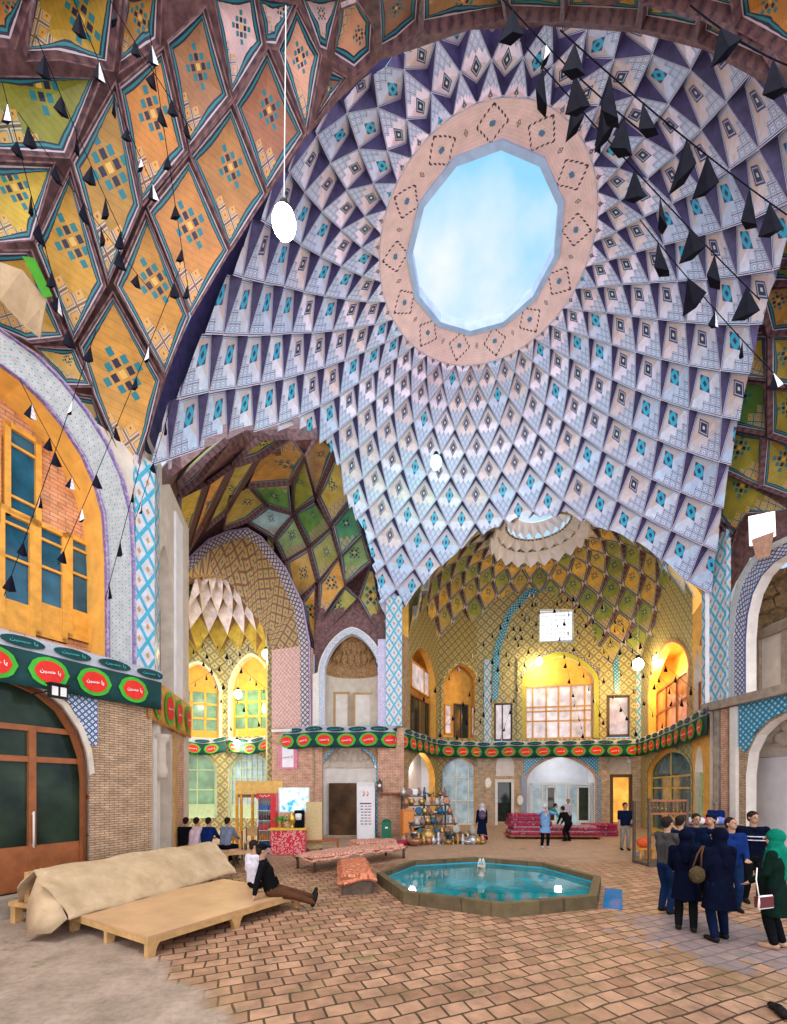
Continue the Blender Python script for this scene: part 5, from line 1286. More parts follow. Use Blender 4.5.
bulb('greenish flood lamp glowing among the tiers of the dome', P(436, 462, 15.0), .20, MT['lamp_green'], 160, (.3, 1, .7), P(436, 440, 15.6))
bulb('single bright bulb above the great window of the far bay', P(539, 661, 25.6), .20, MT['lamp_warm'], 300, (1, .82, .45), P(539, 600, 24.5))
for i, (x, y, d, l) in enumerate(((638, 664, 22.6, 'left one of the pair of dazzling bulbs in the far bay'), (658, 660, 22.2, 'right one of the pair of dazzling bulbs in the far bay'))):
    bulb(l, P(x, y, d), .27, MT['lamp_warm'], 380, (1, .66, .26), P(x, y - 60, d))
bulb('bulb shining between the two arched windows of the left recess', P(238, 694, 22.6), .20, MT['lamp_warm'], 260, (1, .85, .35), P(238, 640, 22.4))
bulb('bulb glowing just above the kiosk under the slack green banners', P(237, 743, 23.35), .17, MT['lamp_warm'], 140, (1, .9, .5), W5.at(W5.s(237), W5.px(237, 729)[1], -.01))
bulb('bulb beside the right springing of the left recess arch', P(266, 654, 21.6), .20, MT['lamp_warm'], 200, (1, .8, .35), P(266, 616, 21.0))
# lights of the shops behind the glass
for nm, p, e, c in (('shop_light', WB.at(WB.s(560), 4.2, -.6), 60, (.85, .95, 1)), ('shop_light', AW[2].at(AW[2].L / 2, 3.6, -1.0), 60, (.85, .95, 1)), ('shop_light', AW[1].at(AW[1].L / 2, 3.6, -.7), 40, (1, .9, .75))): point(nm, p, e, c, .2)
fl_ = thing('floodlight', 'black square floodlight on an arm above the wooden shop front', 'floodlight', W1.at(W1.s(45), W1.px(45, 694)[1], .45), W1.rot())
mb = MB(); mb.box((0, 0, 0), (.30, .10, .24)); mb.box((0, -.02, .13), (.34, .16, .03)); part(mb, 'housing', MT['black_metal'], fl_)
sgn = 1 if W1.n.dot(Matrix.Rotation(W1.rot(), 3, 'Z') @ V(0, 1, 0)) > 0 else -1
mb = MB(); mb.box((-.07, .053 * sgn, 0), (.10, .01, .17)); mb.box((.07, .053 * sgn, 0), (.10, .01, .17)); part(mb, 'lens', MT['paint_white'], fl_)
mb = MB(); mb.tube([V(0, -.05 * sgn, .05), V(-.3, -.38 * sgn, -.08)], .015); part(mb, 'arm', MT['black_metal'], fl_)

# ================================================================ carpet benches, kiosk, furniture round the court
def carpet_mat(name, c1, c2, c3, sc=4.0):
    g = NG(name, .9, .05); v = g.n('ShaderNodeTexVoronoi'); v.distance = 'MANHATTAN'; v.inputs['Scale'].default_value = sc; g.put(v.inputs['Vector'], g.obj())
    nf = g.noise(g.obj(), sc * 3, 4); return g.col(g.mul(g.ramp(g.m('ADD', v.outputs['Distance'], g.m('MULTIPLY', nf, .3)), [(0.2, c1), (.42, c2), (.6, c3), (.8, c1)], 'CONSTANT'), g.ramp(nf, [(.3, (.7, .7, .7)), (.7, (1.2, 1.2, 1.2))])))
M_C1 = carpet_mat('orange_red_carpet', (.52, .18, .10), (.66, .34, .18), (.30, .08, .05), 5)
M_C2 = carpet_mat('faded_pink_carpet', (.60, .32, .24), (.70, .46, .34), (.42, .14, .10), 6)
M_C3 = carpet_mat('crimson_carpet', (.42, .03, .09), (.55, .16, .22), (.20, .02, .06), 3)
M_C4 = carpet_mat('striped_crimson_carpet', (.34, .08, .11), (.55, .38, .36), (.12, .05, .08), 7)
def carpet_bench(label, c, L, Wd, h, rz, mat, skirt, legs=True):
    t = thing('carpet_bench', label, 'bench', c, rz)
    mb = MB(); mb.box((0, 0, h - .09), (L, Wd, .06)); part(mb, 'frame', MT['wood_brown'], t)
    mb = MB(); nx, ny = 18, 8; top = []
    for i in range(nx + 1):
        for j in range(ny + 1):
            x, y = (i / nx - .5) * (L + .10), (j / ny - .5) * (Wd + .10)
            e = min(i, nx - i, j * 2, (ny - j) * 2); z = h + .012 * math.sin(x * 9) + .015 * math.sin(y * 7 + x * 3) - (skirt if e == 0 else .0) * (1 + .25 * math.sin(x * 11 + y * 5))
            mb.vert((x, y, z)); 
    for i in range(nx):
        for j in range(ny): a = i * (ny + 1) + j; mb.face((a, a + ny + 1, a + ny + 2, a + 1), 0, False)
    b0 = len(mb.v)
    for k in range(b0): x, y, z = mb.v[k]; mb.vert((x * .985, y * .985, z - .03))
    for i in range(nx):
        for j in range(ny): a = b0 + i * (ny + 1) + j; mb.face((a, a + 1, a + ny + 2, a + ny + 1), 0)
    part(mb, 'carpet', mat, t)
    if legs:
        for sx in (-1, 1):
            for sy in (-1, 1): mb = MB(); mb.tube([V(sx * (L / 2 - .12), sy * (Wd / 2 - .08), 0), V(sx * (L / 2 - .12), sy * (Wd / 2 - .08), h * .5), V(sx * (L / 2 - .08), sy * (Wd / 2 - .06), h - .1)], .04, 8); part(mb, 'leg', MT['wood_dark'], t)
    else:
        mb = MB(); mb.box((0, 0, (h - .14) / 2), (L - .12, Wd - .12, h - .14)); part(mb, 'box_base', MT['wood_dark'], t)
    return t
a, b = V(-2.25, 11.5, 0), V(.45, 14.15, 0)
carpet_bench('long bench on legs under a pinkish carpet, left of the pool toward the kiosk', (a + b) / 2 + V(-.3, .35, 0), 3.7, 1.0, .46, math.atan2(b.y - a.y, b.x - a.x), M_C2, .12)
carpet_bench('boxy bench under an orange red carpet against the left rim of the pool', (-.93, 10.35, 0), 2.3, .75, .45, math.radians(98), M_C1, .16, False)
carpet_bench('short carpeted bench beyond the pool in front of the antiques heap', (-.75, 15.6, 0), 1.6, .8, .42, .5, M_C2, .14)
# kiosk
def textmb(mb, body, o, ux, uy, wid, m=0, off=None):
    vs, fs = text_mesh(body); base = len(mb.v)
    for x, y in vs: mb.vert(Vector(o) + Vector(ux) * x * wid + Vector(uy) * y * wid)
    for f in fs: mb.face([base + q for q in f], m)
kd = 15.4
fr_ = thing('drinks_fridge', 'red drinks refrigerator with open white interior beside the floral counter', 'refrigerator', P(268, 852, kd) * 1.0, .12); fr_.location.z = 0
mb = MB()
for c, d in (((-.02, .3, 1.0), (.62, .04, 1.9)), ((-.31, 0, 1.0), (.04, .6, 1.9)), ((.27, 0, 1.0), (.04, .6, 1.9)), ((-.02, 0, .12), (.62, .6, .18))): mb.box(c, d)
part(mb, 'cabinet', MT['paint_white'], fr_)
mb = MB(); mb.box((.31, 0, 1.02), (.03, .6, 1.96)); mb.box((.22, -.31, 1.0), (.16, .03, 1.9)); part(mb, 'red_side', plain('fridge_red', (.65, .02, .03), .35, .1), fr_)
mb = MB(); mb.box((-.02, 0, 2.02), (.66, .64, .18)); part(mb, 'header', plain('fridge_header_red', (.6, .04, .04), .4), fr_)
mb = MB(); mb.tube([V(-.24 + q * .03, -.325, 2.02 + .035 * math.sin(q * 1.3)) for q in range(13)], .012, 5); part(mb, 'logo_stroke', M_WHT, fr_)
for z in (.45, .8, 1.15, 1.5):
    mb = MB(); mb.box((-.02, .0, z), (.56, .52, .02)); sh_ = part(mb, 'shelf', MT['paint_white'], fr_)
cols_ = [plain('bottle_blue', (.04, .16, .45), .3), plain('bottle_orange', (.7, .3, .05), .3), plain('bottle_dark', (.06, .03, .03), .3), plain('bottle_red', (.6, .05, .06), .3), plain('bottle_green', (.1, .4, .1), .3)]
fx, fy = fr_.location.x, fr_.location.y
bm_ = MB(); bm_.lathe([(.03, 0), (.035, .02), (.035, .16), (.014, .2), (.014, .25)], (0, 0, 0), 8)
shelfz = {.22: 0, .46: 1, .81: 3, 1.16: 2, 1.51: 0}
names_ = ['blue', 'orange', 'dark', 'red', 'green']; bl_ = {}
for z, ci in shelfz.items():
    for k in range(6):
        x, y = -.24 + k * .085, -.18
        X = fx + x * math.cos(.12) - y * math.sin(.12); Y = fy + x * math.sin(.12) + y * math.cos(.12)
        if ci not in bl_: ob = bm_.build('bottle', cols_[ci]); bl_[ci] = ob
        else: ob = bl_[ci].copy(); COL.objects.link(ob)
        lv = {.22: 'lowest', .46: 'second lowest', .81: 'middle', 1.16: 'second highest', 1.51: 'top'}[z]
        ob.location = (X, Y, z); tag(ob, '%s drink bottle in the row on the %s shelf of the red refrigerator' % (names_[ci], lv), 'bottle', 'drink bottles on the %s refrigerator shelf' % lv)
ct = thing('kiosk_counter', 'counter draped with red and white floral cloth and a yellow top', 'counter', P(289, 854, 15.0), .06); ct.location.z = 0
mb = MB(); mb.box((0, 0, .44), (1.15, .6, .84)); part(mb, 'floral_cloth', carpet_mat('red_floral_cloth', (.62, .04, .07), (.75, .25, .25), (.80, .55, .5), 14), ct)
mb = MB(); mb.box((0, 0, .89), (1.26, .7, .06)); part(mb, 'counter_top', plain('yellow_oilcloth', (.72, .50, .06), .5, .15), ct)
def on(px_, d, z): return V((px_ - CX) / F * d, d, z)
def potplant(label, loc, k):
    t = thing('potted_plant', label, 'plant', loc); mb = MB(); mb.lathe([(.05, 0), (.075, .12), (.08, .12)], (0, 0, 0), 10); part(mb, 'pot', MT['plaster_orange'], t)
    mb = MB(); r = random.Random(k)
    for q in range(26):
        a = r.uniform(0, 6.28); e = r.uniform(.1, .26); z = .12 + r.uniform(.05, .28); p = V(math.cos(a) * e * .8, math.sin(a) * e * .8, z); d = V(math.cos(a), math.sin(a), r.uniform(-.2, .5)).normalized() * .12; sd = V(-math.sin(a), math.cos(a), 0) * .035
        mb.poly([V(0, 0, .1).lerp(p, .5), p - sd, p + d, p + sd]); 
    part(mb, 'foliage', plain('kiosk_leaf_green', (.10, .36, .05), .5, .3), t)
potplant('leafy plant standing on the left end of the kiosk counter', on(280, 15.0, .92), 3)
potplant('bushy green plant set higher beside the red refrigerator', on(283, 15.2, .92), 5)
ks = thing('samovar', 'brass samovar with spout standing on the kiosk counter', 'samovar', on(292, 14.9, .92))
mb = MB(); mb.lathe([(.12, 0), (.07, .06), (.07, .10), (.14, .2), (.15, .36), (.10, .46), (.05, .5), (.06, .54), (.02, .58)], (0, 0, 0), 14); part(mb, 'urn', plain('brass', (.65, .42, .10), .3, .1, metal=.8), ks)
mb = MB(); mb.tube([V(0, -.13, .18), V(0, -.22, .18), V(0, -.23, .14)], .015, 6); part(mb, 'spout', plain('brass_spout', (.6, .4, .1), .3, metal=.8), ks)
cm = thing('juicer_machine', 'dark and white drinks machine on the right end of the kiosk counter', 'machine', on(299.5, 15.0, .92))
mb = MB(); mb.box((0, 0, .3), (.3, .3, .6)); part(mb, 'housing', MT['black'], cm); mb = MB(); mb.lathe([(.10, 0), (.12, .2), (.08, .22)], (0, -.17, .28), 12); part(mb, 'bowl', MT['paint_white'], cm)
kb = thing('kiosk_stall', 'kiosk frame with ochre signboard behind the red refrigerator and seats', 'stall', P(258, 850, 16.2), .05); kb.location.z = 0
mb = MB(); mb.box((.05, 0, 2.32), (1.75, .12, .5)); part(mb, 'signboard', plain('ochre_signboard', (.78, .50, .14), .6, .15), kb)
for x in (-.78, -.62, -.2): mb = MB(); mb.box((x, 0, 1.1), (.09, .09, 2.2)); part(mb, 'post', MT['wood_orange'], kb)
mb = MB(); mb.box((-.42, .02, 2.0), (.75, .06, .12)); part(mb, 'crossbar', MT['wood_brown'], kb)
ls = thing('light_panel', 'glowing pale blue backlit menu panel over the kiosk counter', 'sign', P(294, 800, 15.7), .04)
mb = MB(); mb.box((0, 0, 0), (1.12, .06, .92)); part(mb, 'frame', MT['paint_white'], ls)
g = NG('backlit_blue_panel', .4); nf = g.noise(g.obj(), 2.4, 3); c_ = g.ramp(nf, [(.36, (.55, .82, .95)), (.5, (.8, .95, 1)), (.62, (.03, .45, .75))]); g.put(g.bsdf.inputs['Emission Color'], c_); g.bsdf.inputs['Emission Strength'].default_value = .5
mb = MB(); mb.box((0, -.035, 0), (1.02, .02, .84)); part(mb, 'lit_face', g.col(c_), ls)
pn = thing('patterned_screen', 'tall yellow patterned screen standing right of the kiosk counter', 'screen', P(314, 840, 15.6), .04); pn.location.z = 0
mb = MB(); mb.box((0, 0, .95), (.58, .05, 1.7)); part(mb, 'panel', carpet_mat('yellow_mosaic', (.62, .48, .22), (.5, .36, .18), (.7, .62, .45), 22), pn)
mb = MB()
for x in (-.25, .25): mb.box((x, 0, .06), (.06, .3, .12))
part(mb, 'foot', MT['wood_dark'], pn)
def table(name, label, cat, c, L, Wd, h, rz, mat, legm=None):
    t = thing(name, label, cat, c, rz); mb = MB(); mb.box((0, 0, h - .02), (L, Wd, .05)); part(mb, 'top', mat, t)
    for sx in (-1, 1):
        for sy in (-1, 1): mb = MB(); mb.box((sx * (L / 2 - .06), sy * (Wd / 2 - .06), (h - .045) / 2), (.06, .06, h - .045)); part(mb, 'leg', legm or mat, t)
    return t
table('low_table', 'low dark wooden table with red cloth shelf right of the kiosk', 'table', G(322, 851), 1.25, .75, .42, .1, MT['wood_brown'])
table('tea_table', 'wooden tea table in front of the seated men by the left recess', 'table', on(214, 14.2, 0), 1.5, .7, .72, .1, MT['wood_orange'])
def chair(label, c, rz, mat):
    t = thing('chair', label, 'chair', c, rz)
    mb = MB(); mb.box((0, 0, .45), (.44, .44, .04)); part(mb, 'seat', mat, t)
    mb = MB(); mb.box((0, .2, .80), (.42, .03, .28)); part(mb, 'backrest', mat, t)
    for sx in (-1, 1): 
        mb = MB(); mb.box((sx * .19, .2, .48), (.04, .04, .96)); part(mb, 'rear_leg', MT['wood_dark'], t); mb = MB(); mb.box((sx * .19, -.19, .215), (.04, .04, .43)); part(mb, 'front_leg', MT['wood_dark'], t)
    return t
chair('orange wooden chair with its back to the court beside the tea table', on(236, 13.6, 0), PI + .3, MT['wood_orange'])
chair('pale wooden chair standing just left of the red refrigerator', on(251.5, 14.6, 0), .2, MT['wood_pale'])
table('side_bench', 'rough plank stool behind the canvas cover end', 'stool', on(235, 12.3, 0), .9, .45, .46, .5, MT['wood_pale'])
wb = carpet_bench('bench seat under the men drinking tea by the left recess', on(206, 12.9, 0), 2.0, .5, .45, .05, M_C2, .06)
# poster stand, bin, wall clock on its shelf
ps = thing('poster_stand', 'white menu poster with coloured lines leaning by the dark doorway', 'poster', V((366 - CX) / F * 18.9, 18.9, 0), 0)
mb = MB(); mb.box((0, 0, 1.22), (.78, .04, 2.3)); part(mb, 'board', MT['plaster_white'], ps)
mb = MB(); rr = random.Random(4)
for k in range(7):
    z = 1.5 - k * .13
    for q in range(3): mb.box((-.17 + q * .17 + rr.uniform(-.02, .02), -.025, z), (.10 + rr.uniform(0, .04), .008, .035), m=rr.randrange(2))
mb.box((-.02, -.025, 1.62), (.5, .008, .05), m=1)
for x in (-.12, .05): mb.tube([V(x, -.025, 1.95), V(x + .05, -.025, 2.05), V(x + .02, -.025, 2.16)], .03, 6, 2)
part(mb, 'print', [plain('print_crimson', (.5, .12, .14), .6), plain('print_black', (.05, .05, .06), .6), plain('print_orange', (.65, .28, .12), .6)], ps)
mb = MB(); mb.box((0, .16, .3), (.5, .3, .6), m=0); part(mb, 'stand', MT['wood_dark'], ps)
bi_ = thing('waste_bin', 'dark green waste bin standing against the brick pier', 'bin', V((386.5 - CX) / F * 18.6, 18.6, 0))
mb = MB(); mb.box((0, 0, .42), (.42, .36, .84)); part(mb, 'body', plain('bin_green', (.01, .15, .08), .5), bi_); mb = MB(); mb.lathe([(.24, .84), (.25, .88), (.14, .95), (.02, .97)], (0, 0, 0), 4, a0=PI / 4); part(mb, 'lid', plain('bin_lid_green', (.01, .12, .06), .5), bi_)
mb = MB(); mb.box((0, -.183, .6), (.12, .008, .07)); part(mb, 'label_plate', M_WHT, bi_)
cs = thing('clock_shelf', 'brown wooden shelf on the brick pier above the green bin', 'shelf', W7.at(W7.s(390), W7.px(385, 793)[1], .30), W7.rot())
mb = MB(); mb.box((0, 0, 0), (1.0, .35, .06)); part(mb, 'board', MT['wood_brown'], cs)
mb = MB()
for x in (-.4, .4): mb.box((x, .05, -.12), (.05, .25, .18))
part(mb, 'bracket', MT['wood_brown'], cs)
ck = thing('mantel_clock', 'dark mantel clock with white dial on the brown shelf', 'clock', W7.at(W7.s(380), W7.px(385, 792)[1] + .02, .30), W7.rot())
mb = MB(); mb.box((0, 0, .06), (.3, .16, .12)); mb.box((0, 0, .28), (.24, .14, .36)); mb.lathe([(.09, .46), (.05, .52), (.02, .58)], (0, 0, 0), 8); part(mb, 'case', MT['wood_dark'], ck)
mb = MB(); dsgn = -1 if (W7.n.y < 0) else 1
ids = [mb.vert((.075 * math.cos(t), -.075 if W7.rot() > -1.5 and W7.rot() < 1.5 else .075, .28 + .075 * math.sin(t))) for t in np.linspace(0, 2 * PI, 17)[:-1]]; mb.face(ids); part(mb, 'dial', M_WHT, ck)

# ================================================================ rolled and stacked carpets before the white shop
def rug(mb, L, Wd, th, z, k):
    r = random.Random(k); n = 14; top = []; bot = []
    for i in range(n + 1):
        x = (i / n - .5) * L; w_1 = Wd * (1 + r.uniform(-.02, .02)); dz = r.uniform(0, .02)
        top.append([mb.vert((x, -w_1 / 2, z + th * .5)), mb.vert((x, -w_1 / 2 + .03, z + th + dz)), mb.vert((x, w_1 / 2 - .03, z + th + dz)), mb.vert((x, w_1 / 2, z + th * .5)), mb.vert((x, w_1 / 2 - .03, z)), mb.vert((x, -w_1 / 2 + .03, z))])
    mb.skin(top, 0, True, False)
dk = thing('carpet_dais', 'low wooden dais under the crimson carpet piles before the white shop', 'dais', V(7.3, 19.9, 0), -.03)
mb = MB(); mb.box((0, 0, .14), (4.1, 1.3, .08)); part(mb, 'deck', MT['wood_brown'], dk)
for x in (-1.9, -.6, .6, 1.9): mb = MB(); mb.box((x, 0, .05), (.1, 1.2, .10)); part(mb, 'leg', MT['wood_dark'], dk)
ordn = ['lowest', 'second', 'third', 'fourth', 'fifth', 'sixth', 'seventh', 'topmost']
z = .18; M_C5 = carpet_mat('greyish_pink_carpet', (.40, .22, .24), (.52, .40, .40), (.25, .08, .12), 5); mats_ = [M_C3, M_C5, M_C3, M_C5]
for k in range(4):
    mb = MB(); rug(mb, 4.0 - .1 * k, 1.2 - .05 * k, .085, 0, k); o_ = one(mb, 'folded_carpet', mats_[k], 'wide %s folded carpet, %s in the long pile on the dais' % (('crimson', 'greyish pink', 'crimson', 'greyish pink')[k], ('lowest', 'second lowest', 'third', 'topmost')[k]), 'carpet', 'wide carpets in the long pile', (7.3 + random.uniform(-.04, .04), 19.9, z), -.03); z += .10
z0_ = z
for k in range(5):
    mb = MB(); rug(mb, 1.9 - .06 * k, 1.0 - .03 * k, .09, 0, 20 + k); one(mb, 'folded_carpet', [M_C3, M_C4][k % 2 if k < 4 else 0], 'short folded carpet at the left end of the dais, %s of five' % ('lowest', 'second', 'third', 'fourth', 'topmost')[k], 'carpet', 'short carpets on the left end of the pile', (6.25 + .04 * (k % 2), 20.0, z), -.03); z += .105
for k in range(4):
    mb = MB(); rug(mb, 1.5 - .05 * k, .95, .12, 0, 40 + k); one(mb, 'folded_carpet', [M_C3, M_C4, M_C3, M_C3][k], 'folded crimson carpet in the separate small pile at the doorway, %s of four' % ('lowest', 'second', 'third', 'topmost')[k], 'carpet', 'carpets in the small pile by the doorway', (9.95 + .03 * (k % 2), 20.9, .0 + k * .145), .05)
# ================================================================ wooden railing stall on the right
sx_ = on(668, 12.6, 0)
st = thing('railing_stall', 'tall dark wooden stall frame with turned balusters behind the visitors', 'stall', sx_, .03)
for x, h in ((-.56, 2.0), (.56, 1.95)):
    mb = MB(); mb.box((x, 0, h / 2), (.07, .07, h)); part(mb, 'post', MT['wood_dark'], st)
for x in (-.56, .56): mb = MB(); mb.box((x, .75, .95), (.07, .07, 1.9)); part(mb, 'rear_post', MT['wood_dark'], st)
for z in (1.93, 1.55): mb = MB(); mb.box((0, 0, z), (1.1, .07, .06)); part(mb, 'rail', MT['wood_brown'], st)
for k in range(9): mb = MB(); x = -.46 + k * .115; mb.lathe([(.02, 1.57), (.035, 1.64), (.018, 1.72), (.035, 1.8), (.02, 1.91)], (x, 0, 0), 8); part(mb, 'baluster', MT['wood_dark'], st)
mb = MB(); mb.box((0, 0, .92), (1.1, .05, .05)); mb.box((0, .37, .04), (1.2, .85, .08)); part(mb, 'base', MT['wood_dark'], st)
mb = MB(); mb.beam((-.1, .1, 1.5), (.5, .1, .9), .05, .05); mb.beam((.1, .12, 1.55), (.5, .12, 1.1), .04, .04); part(mb, 'brace', MT['wood_pale'], st)
tb = table('display_table', 'display table heaped with patterned textiles right of the railing stall', 'table', on(707, 12.9, 0), 1.7, .7, 1.2, .02, MT['wood_dark'])
mt_ = [plain('cushion_white', (.7, .68, .7), .8), plain('cushion_crimson', (.55, .06, .1), .8), plain('cushion_blue', (.15, .2, .5), .8), carpet_mat('cushion_pattern', (.7, .6, .6), (.5, .1, .15), (.2, .2, .4), 14)]
for k, (x, c) in enumerate(((692, 3), (699, 0), (706, 1), (713, 3), (720, 2))):
    mb = MB(); mb.ball((0, 0, .12), .17, 10, 0, (1.1, .9, .72)); one(mb, 'cushion', mt_[c], ['patterned cushion first from the railing stall on the display table', 'white cushion on the display table', 'crimson cushion on the display table', 'patterned cushion right of the crimson one on the display table', 'blue cushion at the far end of the display table'][k], 'cushion', None, on(x, 12.85, 1.20))
stl = table('low_stool', 'small wooden stool holding orange cloth left of the railing stall', 'stool', on(643, 14.0, 0), .55, .45, .36, .1, MT['wood_orange'])
mb = MB(); mb.ball((0, 0, .16), .24, 12, 0, (1.0, .8, .68)); mb.ball((.08, 0, .28), .12, 10, 0, (1.2, 1, .6)); one(mb, 'orange_bundle', plain('orange_red_cloth', (.75, .12, .03), .8, .2), 'bright orange cloth bundle on the small stool', 'bundle', None, on(644, 14.0, .365))
mb = MB(); mb.ball((0, 0, .1), .13, 10, 0, (1.2, .9, .72)); one(mb, 'blue_bag', plain('blue_white_bag', (.25, .35, .6), .7, .4), 'blue and white bag beside the orange bundle', 'bag', None, on(638, 14.25, .0))

# ================================================================ antiques heaped at the left of the far bay
M_BR = plain('old_brass', (.45, .30, .10), .35, .3, metal=.7); M_CU = plain('old_copper', (.42, .20, .11), .4, .3, metal=.6); M_SI = plain('tin_silver', (.55, .55, .55), .35, .2, metal=.6)
M_CE = plain('blue_ceramic', (.02, .12, .20), .25, .2); M_WC = plain('white_ceramic', (.50, .48, .44), .25, .1); M_PK = plain('pink_clay', (.27, .15, .13), .5, .2)
shelf = thing('display_shelves', 'stepped wooden shelves crowded with antiques left of the far bay arches', 'shelf', on(430, 18.7, 0), .42)
mb = MB()
for k, (y, z) in enumerate(((-.55, .35), (-.25, .75), (.05, 1.15), (.3, 1.55), (.5, 1.95))): mb.box((0, y, z - .02), (2.3, .34, .04))
part(mb, 'board', MT['wood_dark'], shelf)
for x in (-1.1, 0, 1.1): mb = MB(); mb.box((x, .55, 1.1), (.06, .06, 2.2)); mb.beam((x, -.7, .0), (x, .45, 1.9), .05, .05); part(mb, 'upright', MT['wood_dark'], shelf)
kinds = {
    'vase': ([(.05, 0), (.11, .1), (.12, .18), (.05, .28), (.04, .32), (.07, .36)], 12), 'jug': ([(.08, 0), (.12, .06), (.12, .16), (.06, .24), (.07, .30)], 12), 'oil_lamp': ([(.09, 0), (.04, .04), (.08, .12), (.08, .18), (.03, .2), (.05, .28), (.03, .40)], 12),
    'bowl': ([(.05, 0), (.12, .06), (.16, .13), (.15, .13), (.10, .06)], 12), 'pot': ([(.08, 0), (.15, .10), (.16, .18), (.10, .26), (.12, .28)], 12), 'plate': ([(.001, 0), (.10, .005), (.17, .03), (.17, .04), (.10, .02)], 14), 'candlestick': ([(.08, 0), (.03, .04), (.025, .12), (.045, .16), (.02, .22), (.05, .30)], 10)}
mm = {'brass': M_BR, 'copper': M_CU, 'silver': M_SI, 'blue': M_CE, 'white': M_WC, 'pink': M_PK}
proto = {}
rr = random.Random(12); lvn = ['lowest', 'second', 'middle', 'fourth', 'top']
Ms = Matrix.Rotation(.42, 3, 'Z'); sc_ = on(430, 18.7, 0)
for lv, (y, z) in enumerate(((-.55, .35), (-.25, .75), (.05, 1.15), (.3, 1.55), (.5, 1.95))):
    for k in range(9):
        kn = rr.choice(list(kinds)); cl = rr.choice(list(mm))
        key = (kn, cl)
        if key not in proto:
            mb = MB(); mb.lathe(kinds[kn][0], (0, 0, 0), kinds[kn][1])
            if kn in ('jug',): mb.tube([V(.11, 0, .08), V(.2, 0, .14), V(.17, 0, .24), V(.06, 0, .27)], .014, 6)
            if kn == 'plate': 
                vv = [Vector(v) for v in mb.v]; mb.v = [tuple(V(v.x, -v.z + .02 * 0, v.y + .17)) for v in vv]
            proto[key] = mb.build(kn, mm[cl]); ob = proto[key]
        else: ob = proto[key].copy(); COL.objects.link(ob)
        p = sc_ + Ms @ V(-1.02 + k * .255 + rr.uniform(-.02, .02), y + rr.uniform(-.03, .03), 0); ob.location = (p.x, p.y, z + .002)
        tag(ob, '%s %s on the %s step of the crowded antiques shelves' % (cl, kn.replace('_', ' '), lvn[lv]), kn.replace('_', ' '), '%s antiques on the %s step' % (kn.replace('_', ' '), lvn[lv]))
for k, (x, y, kn, cl, s, l) in enumerate(((449.5, 841, 'pot', 'blue', 1.55, 'round blue pot on the ground before the antiques'), (440.5, 843, 'pot', 'pink', 1.45, 'pinkish clay pot on the ground beside the blue pot'), (428, 843.5, 'pot', 'brass', 2.2, 'big old wicker-brown pot at the front of the antiques'), (457, 838, 'vase', 'copper', 1.6, 'copper vase standing right of the blue pot'), (465, 836, 'bowl', 'brass', 1.8, 'brass bowl on the ground near the veiled woman'), (472, 835, 'jug', 'white', 1.6, 'white jug on the ground left of the veiled woman'), (415, 846, 'bowl', 'copper', 2.2, 'wide copper bowl on the ground at the left of the antiques'), (405, 842, 'jug', 'silver', 1.8, 'silver jug on the ground beside the brick pier'))):
    mb = MB(); mb.lathe([(r * s, z * s) for r, z in kinds[kn][0]], (0, 0, 0), 14)
    if kn == 'jug': mb.tube([V(.11 * s, 0, .08 * s), V(.2 * s, 0, .14 * s), V(.17 * s, 0, .24 * s), V(.06 * s, 0, .27 * s)], .014 * s, 6)
    one(mb, kn, mm[cl], l, kn, None, G(x, y))
for k, (x, y, d, l) in enumerate(((407, 816, 18.2, 'orange painted cabinet among the antiques by the brick pier'),)):
    t = thing('small_cabinet', l, 'cabinet', on(x, d, 0), .3); mb = MB(); mb.box((0, 0, .75), (.5, .4, 1.3)); part(mb, 'body', plain('orange_painted_wood', (.62, .20, .04), .5), t)
    mb = MB(); mb.box((0, -.21, .8), (.42, .02, 1.0)); dr = part(mb, 'door', plain('orange_door', (.7, .26, .06), .5), t); mb = MB(); mb.ball((.15, -.23, .8), .02, 8); part(mb, 'knob', M_BR, dr)
    for sx in (-.2, .2): mb = MB(); mb.box((sx, 0, .05), (.06, .3, .10)); part(mb, 'leg', MT['wood_dark'], t)
for k in range(3):
    mb = MB(); mb.tube([V(-.5, 0, 0), V(-.2, .01, 0), V(.2, -.01, 0), V(.5, 0, 0)], .10, 10); one(mb, 'rolled_rug', [M_C3, M_C1, M_C4][k], ['rolled crimson rug at the foot of the antiques', 'rolled orange rug lying before the antiques', 'striped rug roll resting beyond the orange roll'][k], 'rug', None, on(409 + k * 4, 17.3 + .32 * k, .101), .2)
for k in range(34):      # smaller wares crowding the ground before the shelves
    kn = rr.choice(['vase', 'jug', 'oil_lamp', 'bowl', 'pot', 'candlestick']); cl = rr.choice(['brass', 'copper', 'silver', 'pink', 'brass'])
    key = (kn, cl)
    if key not in proto:
        mb = MB(); mb.lathe(kinds[kn][0], (0, 0, 0), kinds[kn][1]); proto[key] = mb.build(kn, mm[cl]); ob = proto[key]
    else: ob = proto[key].copy(); COL.objects.link(ob)
    col_, row_ = k % 17, k // 17
    ob.location = on(404 + col_ * 4.9, 17.55 + .35 * row_ + rr.uniform(-.05, .05), 0); s_ = rr.uniform(1.0, 1.35); ob.scale = (s_,) * 3
    tag(ob, '%s %s standing on the ground in the crowd before the antiques shelves' % (cl, kn.replace('_', ' ')), kn.replace('_', ' '), 'small %s wares on the ground' % kn.replace('_', ' '))
